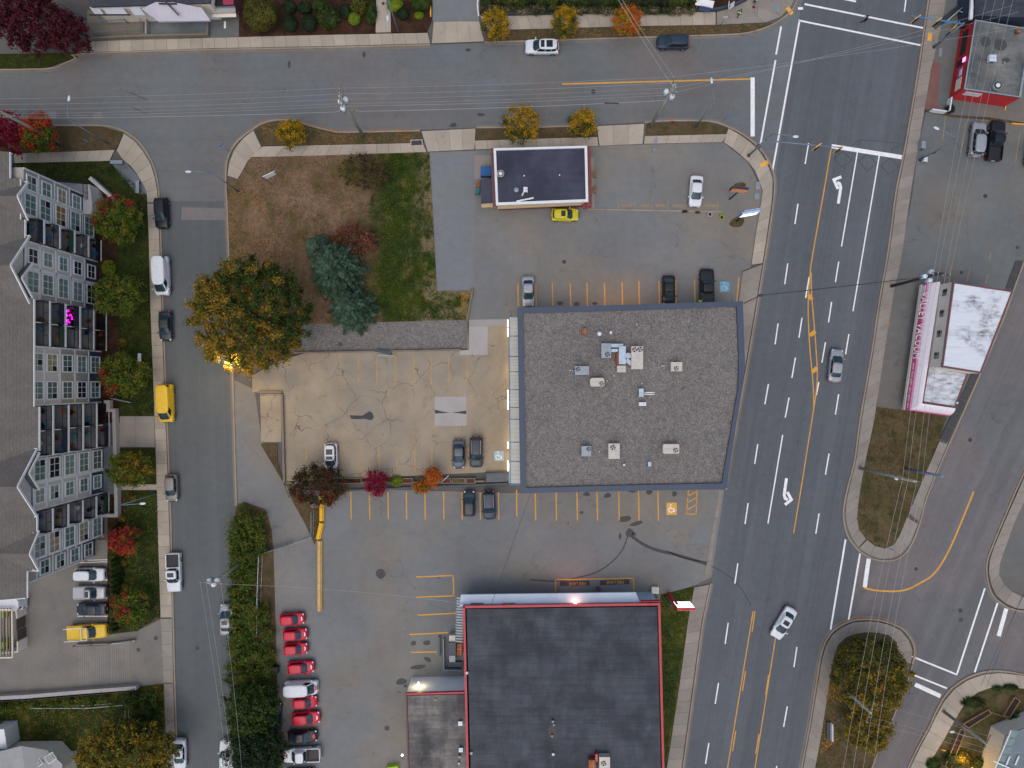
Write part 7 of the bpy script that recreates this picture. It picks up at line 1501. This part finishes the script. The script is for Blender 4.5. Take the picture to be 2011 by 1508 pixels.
# the large golden maple over the side street, with a lit street lamp inside it
tree(492, 620, 126, 122, 13.5, 'maple_gold', 'huge golden and green maple spreading over the side street', 52000, .14, 'maple_tree', clumps=330, zc=7.5, second=(.3, 'green', (1, -.9)))
sl = empty('street_lamp', P(470, 706), 'lit street lamp glowing through the golden maple leaves', 'street lamp'); p = P(470, 706); hp = P(447, 712, 8.2)
b = MB(); b.tube([p, p+Vector((0, 0, 7.8))], [.1, .06], 8); b.build('pole', M['lamp_pole'], sl); b = MB(); b.tube([p+Vector((0, 0, 7.7)), hp], .05, 6); b.build('arm', M['lamp_pole'], sl); b = MB(); b.ell(hp, (.4, .2, .13), 10, 6); b.build('lamp_head', emit('street_lamp_lit', (255, 200, 90), 5), sl)
L = bpy.data.lights.new('street_lamp_light', 'POINT'); L.energy = 1500; L.color = (1.0, .66, .22); L.shadow_soft_size = .25; o = bpy.data.objects.new('street_lamp_light', L); col.objects.link(o); o.location = hp+Vector((.25, .1, -.35))
conifer(660, 528, 62, 72, 8.5, 'blue_conifer', 'tall blue-green conifer in the middle of the lawn', 17000); conifer(690, 606, 55, 52, 6.0, 'blue_conifer', 'shorter blue-green conifer beside the gravel strip', 13000); conifer(628, 490, 34, 36, 6.5, 'blue_conifer', 'slim blue-green conifer at the bare side of the tall one', 6500)
tree(692, 474, 52, 38, 3.2, 'rust_brown', 'rust brown low tree behind the blue-green conifers', 4200, .12, 'brown_tree')
tree(713, 337, 52, 40, 4.0, 'brown', 'brown and olive thinning tree at the pavement edge of the lawn', 4200, .11, 'brown_tree', second=(.4, 'olive', (-1, .2)))
G = 'small street trees along the cross street'
for x, y, rx, ry, h, sp, lb in ((973,48,30,30,5,'yellow','golden street tree beside the driveway mouth'),(1110,43,27,30,5,'yellow','golden street tree behind the white SUV'),(1232,40,31,29,5.2,'orange','orange-gold street tree under the crossing wires'),(571,262,29,29,4.6,'yellow','golden street tree on the curved verge'),(1023,243,38,41,5.6,'yellow','larger golden street tree in front of the small restaurant'),(1143,243,29,29,4.8,'yellow','smaller golden tree beside the larger one at the restaurant')):
    tree(x, y, rx*1.07, ry*1.07, h, sp, lb, 4600, .11, group=G, second=(.28, 'olive' if sp == 'yellow' else 'yellow', (-.6, .8)))
tree(62, 42, 72, 64, 8.5, 'maroon', 'large maroon-leaved tree at the bend of the kerb', 15000, .15, 'maroon_tree', zc=4.5); tree(140, 66, 42, 46, 7, 'maroon', 'second maroon tree beside the handrails', 6000, .14, 'maroon_tree', zc=3.8)
tree(20, 262, 40, 46, 6, 'crimson', 'crimson maple at the edge beside the orange one', 5000, .13, 'maple_tree'); tree(78, 262, 34, 46, 6.2, 'fire', 'orange and green maple beside the utility pole', 5000, .13, 'maple_tree', second=(.3, 'green_amber', (.5, 1)))
GA_ = 'young maples in front of the apartments'
tree(230, 430, 51, 50, 6.5, 'green_amber', 'maple turning red at the top near the garage ramp', 7500, .12, 'maple_tree', group=GA_, second=(.2, 'red', (-.5, -.6)))
tree(232, 580, 56, 46, 6.2, 'green_amber', 'green maple with amber tips below the clipped shrub', 6500, .12, 'maple_tree', group=GA_); tree(240, 735, 52, 48, 6.2, 'green_amber', 'green maple with a red branch beside the small white bench', 6000, .12, 'maple_tree', group=GA_, second=(.13, 'red', (-1, .3)))
tree(253, 922, 48, 39, 6, 'green_amber', 'yellow-green maple beside the entrance path', 6000, .12, 'maple_tree', group=GA_, second=(.35, 'olive_gold', (.8, -.6))); tree(243, 1062, 33, 30, 4.5, 'red', 'small red maple on the lawn behind the apartment stalls', 2600, .12, 'maple_tree', group=GA_, second=(.35, 'fire', (.6, .4))); tree(256, 1192, 37, 44, 4.6, 'green_amber', 'small mixed red and green maple at the drive entrance', 3600, .12, 'maple_tree', group=GA_, second=(.22, 'red', (-1, .1)))
shrub(214, 526, 14, 17, 1.6, 'lime', 'clipped lime shrub against the navy ground floor', 1100)
for x, y, r in ((258,978,11),(240,1018,8),(241,1105,8),(244,1152,8),(243,1171,8),(240,672,10)): shrub(x, y, r, r, .8, 'olive_gold', 'small golden-green tuft in the apartment planting bed', 320, .07, 'garden_tuft', 'plant', 'tufts in the apartment bed')
for k in range(20):
    y = 1040+k*10.4
    if 1048 < y < 1075: continue
    p = P(237+(k % 2)*.6, 1040+(y-1040)*.985-6); e = empty('columnar_cedar', p, 'slim dark cedar in the row behind the apartment stalls', 'shrub', 'cedars in a row behind the stalls'); v = []; f = []
    for q in range(900):
        t_ = rt.random(); z = .1+2.4*t_; r = .50*math.sqrt(1-t_*.90)*rt.uniform(.55, 1.08); a = rt.uniform(0, 6.28); c_ = Vector((r*math.cos(a), r*math.sin(a), z)); d = Vector((c_.x+rt.uniform(-.4, .4), c_.y+rt.uniform(-.4, .4), rt.uniform(-.1, .5))).normalized(); w = d.cross(Vector((rt.uniform(-.5, .5), rt.uniform(-.5, .5), 1))).normalized(); s = rt.uniform(.08, .17); i = len(v); v += [tuple(c_-d*s), tuple(c_+w*s*.45), tuple(c_+d*s), tuple(c_-w*s*.45)]; f.append((i, i+1, i+2, i+3))
    me = bpy.data.meshes.new('leaves'); me.from_pydata(v, [], f); link('foliage', me, LMAT['green'], e, True); b = MB(); b.tube([(0, 0, 0), (0, 0, 1.9)], [.08, .02], 7); b.build('trunk', plain('shrub_inner_wood', (38, 36, 24), .9), e, True)
# deck-edge trees
tree(626, 953, 61, 46, 5.2, 'dusk', 'dark green and red autumn tree at the end of the parking deck', 8500, .12, 'autumn_tree', zc=3.0, second=(.22, 'mixed', (.5, .8))); tree(738, 948, 29, 28, 3.6, 'crimson', 'crimson maple between the dark tree and the lime shrub', 2800, .11, 'autumn_tree'); shrub(779, 945, 13, 12, 1.3, 'lime', 'round lime shrub beside the crimson maple', 800)
tree(851, 936, 19, 24, 3.4, 'orange', 'upright orange tree on the planter of the deck edge', 1700, .11, 'autumn_tree'); tree(829, 955, 20, 15, 2.4, 'orange', 'low orange and olive shrub tree at the foot of the upright orange one', 1300, .11, 'autumn_tree', second=(.4, 'olive_gold', (-1, .5)))
# clipped shrubs by the mulch beds
shrub(512, 26, 35, 36, 3.6, 'olive', 'big olive egg-shaped shrub at the car park corner', 5200, .10); 
for x, y, rx, ry, h, sp, lb in ((568,46,16,17,1.5,'dkgreen','dark ball shrub first of the front pair in the mulch'),(607,45,16,18,1.5,'dkgreen','dark ball shrub second of the front pair in the mulch'),(568,14,14,14,1.4,'dkgreen','dark ball shrub behind the first of the pair'),(598,15,15,13,1.4,'dkgreen','dark ball shrub behind the second of the pair'),(628,12,15,14,1.6,'green','green shrub behind the feathery one'),(680,22,13,16,1.4,'dkgreen','dark shrub beside the lime oval one'),(696,36,13,14,1.2,'lime','lime oval shrub at the front of the mulch bed'),(729,24,12,25,1.4,'green','square dark hedge block at the path'),(775,8,18,15,1.5,'lime','bright green shrub past the path'),(791,26,13,13,1.2,'dkgreen','dark ball shrub past the path'),(826,8,22,14,1.6,'green','wide green shrub near the yellow kerb'),(823,30,10,8,.8,'lime','tiny lime shrub in the second mulch bed')): shrub(x, y, rx, ry, h, sp, lb, int(26*rx*ry/3+300), .075)
shrub(645, 34, 24, 24, 2.0, 'green', 'loose feathery green shrub in the mulch bed', 1500, .13, round_=False); shrub(706, 10, 18, 20, 2.2, 'olive', 'loose olive shrub behind the lime oval one', 1100, .12, round_=False)
rr5 = random.Random(5)
for k in range(34):
    x = 952+k*12.6+rr5.uniform(-3, 3)
    if 1366 < x < 1406: continue
    for y, sp in ((19+rr5.uniform(-2, 2)-(k > 32)*8, 'flowers'), (2+rr5.uniform(-3, 3), rr5.choice(['green', 'hedge', 'dkgreen', 'hedge']))):
        if x > 1415 and y > 9: continue
        r = rr5.uniform(9, 12); shrub(x, y, r+1.5, r, 1.1 if sp == 'flowers' else 1.8, sp, 'pale-flowered shrub in the front row of the long flower bed' if sp == 'flowers' else 'green shrub in the back row of the long flower bed', 480, .085, 'flower_bed_shrub', group='front row of the flower bed' if sp == 'flowers' else 'back row of the flower bed', round_=False)
# long overgrown hedge along the side street
def hedge(poly, h, sp, label, n, leaf=.11, name='hedge', z0=.2, second=None):
    pp = [(q.x, q.y) for q in PL(poly)]; x0, x1 = min(a for a, _ in pp), max(a for a, _ in pp); y0, y1 = min(c for _, c in pp), max(c for _, c in pp); e = empty(name, ((x0+x1)/2, (y0+y1)/2, 0), label, 'hedge')
    def inside(x, y):
        r = False; j = len(pp)-1
        for i in range(len(pp)):
            if (pp[i][1] > y) != (pp[j][1] > y) and x < (pp[j][0]-pp[i][0])*(y-pp[i][1])/(pp[j][1]-pp[i][1])+pp[i][0]: r = not r
            j = i
        return r
    cl = []; A = abs(area2(pp))/2; m = int(A/.26)
    while len(cl) < m:
        x, y = rt.uniform(x0, x1), rt.uniform(y0, y1)
        if inside(x, y): cl.append((Vector((x, y, rt.uniform(.25, 1.0)*h*(.75+.5*mnoise.noise(Vector((x*.25, y*.25, 3)))+.15))), rt.uniform(.35, .75)))
    link('foliage', leaf_cloud(cl, n, leaf), LMAT[sp], e)
    b = MB()
    for c_, r in cl[::6]: b.tube([(c_.x, c_.y, 0), (c_.x+.1, c_.y, c_.z)], [.04, .015], 4)
    b.build('stems', M['bark_wood'], e); return e
hedge([(466,1002),(480,992),(515,1002),(526,1040),(528,1085),(512,1090),(510,1200),(458,1200),(458,1060)], 1.9, 'hedge', 'upper stretch of the long overgrown hedge beside the alley gate', 26000)
hedge([(458,1200),(512,1195),(528,1180),(540,1240),(545,1330),(456,1330)], 2.1, 'hedge', 'middle stretch of the long overgrown hedge behind the silver sedan', 26000); hedge([(456,1330),(545,1330),(552,1400),(556,1560),(455,1560)], 2.6, 'green', 'lower dark stretch of the long overgrown hedge', 26000)
tree(500, 1390, 48, 56, 6.0, 'green', 'dark green broadleaf tree growing out of the hedge', 7500, .14, 'hedge_tree'); tree(512, 1478, 56, 50, 6.5, 'dkgreen', 'dark tree at the end of the hedge beside the fleet cars', 8500, .14, 'hedge_tree')
# south-west garden
tree(252, 1476, 106, 66, 8.0, 'olive_gold', 'wide golden-olive tree in the corner garden', 15000, .15, 'garden_tree', zc=5, second=(.4, 'olive', (.3, -.6))); hedge([(262,1352),(318,1348),(322,1430),(300,1440),(262,1425)], 2.2, 'green', 'tall dark bush between the drive and the corner garden', 9000, .11, 'tall_bush'); hedge([(-40,1376),(60,1372),(180,1364),(262,1360),(262,1378),(150,1386),(-40,1398)], 1.2, 'hedge', 'strip of shrubs along the retaining wall', 7500, .10, 'shrub_strip'); hedge([(-40,1398),(10,1396),(14,1425),(-40,1430)], 1.0, 'green', 'low shrubs beside the white porch', 1500)
# traffic island trees
tree(1712, 1326, 84, 82, 7.0, 'olive', 'wide olive tree on the triangular traffic island', 15000, .14, 'island_tree', zc=4, second=(.35, 'olive_gold', (.2, .9))); tree(1705, 1430, 50, 50, 5.5, 'olive_gold', 'yellowing tree below the olive one on the triangular island', 6000, .14, 'island_tree')
# corner garden plants
for x, y, rx, ry, sp, lb in ((1912,1380,26,12,'green','green clump along the rounded pavement edge'),(1994,1420,14,22,'green','green clump beside the grey house wall'),(1872,1492,22,18,'green','green plant bed beside the long planter'),(1895,1488,22,16,'olive_gold','lamp-lit yellow plants in the corner garden'),(1960,1352,10,5,'green','small green clump at the back of the corner garden'),(1834,1500,16,12,'green','weedy clump beside the pavement below the long planter'),(1985,1350,16,6,'green','weeds along the pavement by the grey house'),(1925,1500,22,12,'hedge','low plants between the lamp and the grey house')): shrub(x, y, rx, ry, .8, sp, lb, 900, .10, 'garden_plants', 'plant', round_=False)
shrub(1866, 214, 10, 10, .9, 'dkgreen', 'dark green planter shrub at the red building corner', 500, .08); shrub(1345, 415, 8, 3, .25, 'green', 'weeds in the dividing strip below the white sedan', 160, .06, 'weeds', 'plant', round_=False); shrub(1370, 417, 6, 3, .25, 'hedge', 'weeds in the dividing strip beside the tyre planters', 120, .06, 'weeds', 'plant', round_=False); shrub(1320, 240, 8, 3, .3, 'orange', 'dead orange stems at the foot of the transformer pole', 120, .06, 'weeds', 'plant', round_=False)
# ================================================================ grass tufts and fallen leaves (uncountable)
def scatter(name, regions, n, size, mats, up=.5, z=.12):
    v = []; f = []
    tot = sum(w for *_, w in regions)
    for poly, w in regions:
        pp = [(q.x, q.y) for q in PL(poly)]; x0, x1 = min(a for a, _ in pp), max(a for a, _ in pp); y0, y1 = min(c for _, c in pp), max(c for _, c in pp); m = int(n*w/tot); k = 0; g = 0
        while k < m and g < m*6:
            g += 1; x, y = rt.uniform(x0, x1), rt.uniform(y0, y1); r = False; j = len(pp)-1
            for i in range(len(pp)):
                if (pp[i][1] > y) != (pp[j][1] > y) and x < (pp[j][0]-pp[i][0])*(y-pp[i][1])/(pp[j][1]-pp[i][1])+pp[i][0]: r = not r
                j = i
            if not r: continue
            if mnoise.noise(Vector((x*.35, y*.35, 1.7)))+rt.uniform(-.35, .35) < -.08: continue
            k += 1; a = rt.uniform(0, 6.28); d = Vector((math.cos(a), math.sin(a), rt.uniform(-.1, up))).normalized(); s = size*rt.uniform(.6, 1.5); w_ = Vector((-d.y, d.x, rt.uniform(-.3, .3))).normalized()*s*.5; p = Vector((x, y, z+s*up*.5+.01)); i = len(v)
            v += [tuple(p-d*s), tuple(p+w_), tuple(p+d*s), tuple(p-w_)]; f.append((i, i+1, i+2, i+3))
    me = bpy.data.meshes.new(name); me.from_pydata(v, [], f); me.update(); o = link(name, me, mats); return o
CL = [(468,352),(489,311),(843,299),(850,420),(858,572),(917,628),(592,637),(459,742),(452,520),(447,400)]
o = scatter('grass_tufts', [([(740,310),(843,302),(850,420),(856,570),(915,626),(740,630),(720,450)], 3), ([(60,325),(215,320),(285,380),(300,755),(303,812),(238,812),(236,470),(150,400)], 2.2), ([(250,968),(310,965),(314,1210),(270,1236),(250,1230)], 1.6), ([(0,1392),(255,1384),(255,1440),(150,1470),(15,1470)], 1.4), ([(1299,1172),(1355,1160),(1330,1340),(1306,1500)], 1.0)], 26000, .09, LMAT['green'], .7); tag(o, 'short green grass blades across the lawns', 'grass', None, 'stuff')
o = scatter('dry_grass_tufts', [([(468,352),(489,311),(740,305),(720,620),(592,637),(459,742),(452,520)], 4), ([(1720,800),(1855,820),(1785,1004),(1740,1074),(1684,1035)], 2), ([(1600,1508),(1640,1275),(1700,1243),(1755,1255),(1750,1400),(1711,1508)], 2)], 14000, .07, LMAT['brown'], .5); tag(o, 'dry brown grass on the bare lot and traffic islands', 'grass', None, 'stuff')
LF = leafmat('fallen_leaf', [(112, 76, 40), (150, 104, 50), (170, 122, 58), (130, 84, 44)], 2.0, .1)
KR = lambda pts, d0, d1: [tuple(p) for p in offset_in(pts, d0)]+[tuple(p) for p in offset_in(pts, d1)][::-1]
o = scatter('fallen_leaves', [(KR(KN1[3:8], -3, -6), 1.0), (KR(KS1[0:5], -2, -6), .5), (KR(KS2[2:8], 2, 5), .6), (KR(KS2[8:17], 2, 5), .7), (KR(KI2[4:14], 2, 6), 1.1), (KR(KE2[3:12], -1, 5), 1.4), (KR(KS1[10:17], -2, -7), .5), (KR(KM2[8:24], 1, 3), .6)], 6200, .07, LF, .1, .02); tag(o, 'brown autumn leaves drifted along the kerbs', 'fallen leaves', None, 'stuff')
o = scatter('fallen_leaves', [([(449,380),(500,360),(560,500),(560,640),(460,700)], 2.2), ([(300,1345),(345,1345),(349,1505),(318,1505)], .5), ([(905,572),(927,572),(917,625),(905,626)], .25), ([(1625,1330),(1690,1250),(1650,1450),(1610,1480)], 1.4), ([(213,975),(312,975),(312,1230),(213,1240)], .5), ([(0,1380),(260,1380),(260,1440),(0,1460)], .7), ([(950,55),(1500,48),(1500,60),(950,84)], .5), ([(515,243),(820,260),(820,280),(515,286)], .5)], 5200, .075, LF, .15, .14); tag(o, 'brown autumn leaves scattered over grass and pavement', 'fallen leaves', None, 'stuff')
# ================================================================ people
def person(px, py, z, rz, top, legs, label, stride=.25, vest=True):
    e = empty('person', P(px, py), label, 'person', None, rz); e.location.z = z
    bm_ = bpy.data.meshes.new('body'); J = [(0,0,.95),(0,0,1.2),(.02,0,1.42),(.03,0,1.52),(.05,0,1.64),(.05,0,1.74),(0,.1,.9),(stride*.5,.1,.5),(stride,.1,.08),(stride+.16,.1,.04),(0,-.1,.9),(-stride*.2,-.1,.5),(-stride,-.1,.1),(-stride+.15,-.1,.04),(0,.2,1.4),(-.12,.26,1.14),(.05,.27,.92),(.11,.27,.86),(0,-.2,1.4),(.14,-.26,1.16),(.32,-.24,1.0),(.38,-.24,.97)]
    E = [(0,1),(1,2),(2,3),(3,4),(4,5),(0,6),(6,7),(7,8),(8,9),(0,10),(10,11),(11,12),(12,13),(2,14),(14,15),(15,16),(16,17),(2,18),(18,19),(19,20),(20,21)]
    RD_ = [.15,.15,.14,.055,.10,.08,.095,.07,.05,.04,.095,.07,.05,.04,.075,.05,.04,.035,.075,.05,.04,.035]
    bm_.from_pydata(J, E, []); o = bpy.data.objects.new('body', bm_); col.objects.link(o); o.parent = e
    m = o.modifiers.new('skin', 'SKIN'); m.use_smooth_shade = True
    for i, sv in enumerate(bm_.skin_vertices[0].data): sv.radius = (RD_[i], RD_[i]*(1.25 if i in (1, 2) else 1)); sv.use_root = (i == 0)
    o.modifiers.new('sub', 'SUBSURF').levels = 1; o.modifiers['sub'].render_levels = 1
    t = NT('clothes_'+label[:12].replace(' ', '_')); sx = t.node('ShaderNodeSeparateXYZ'); tc = t.node('ShaderNodeTexCoord'); t.l.new(tc.outputs['Object'], sx.inputs[0])
    c1 = t.mix(t.rng(sx.outputs[2], .93, .95), srgb(*legs), srgb(*top)); c1 = t.mix(t.rng(sx.outputs[2], 1.50, 1.52), c1, srgb(176, 132, 108)); bm_.materials.append(t.done(c1, .8))
    b = MB(); b.ell((.04, 0, 1.69), (.115, .10, .11), 10, 6, -.2); b.build('hair', plain('dark_hair', (34, 28, 26), .7), e, True)
    if vest:
        b = MB()
        for s in (1, -1): b.bar((.03, s*.10, 1.50), (-.16, s*.12, 1.25), .07, .03)
        b.box((-.17, 0, 1.22), (.02, .34, .07)); b.build('reflective_strap', emit('hi_vis_glow', (190, 255, 120), .25), e, True)  # strap glows faintly by itself, emission standing in for reflected light
    return e
person(1447, 33, .13, R(60), (36, 54, 50), (30, 30, 36), 'pedestrian in dark clothes with pale green stripes walking on the pavement'); person(1479, 8, .13, R(80), (40, 120, 70), (30, 34, 40), 'worker in green striped vest standing beside the ladder', .08)
person(1371, 592, .0, R(90), (190, 200, 60), (34, 34, 40), 'person in hi-vis vest beside the black pickup', .08); person(1694, 44, .02, R(170), (34, 36, 44), (28, 28, 32), 'pedestrian in dark coat crossing the avenue crosswalk', .3, False)
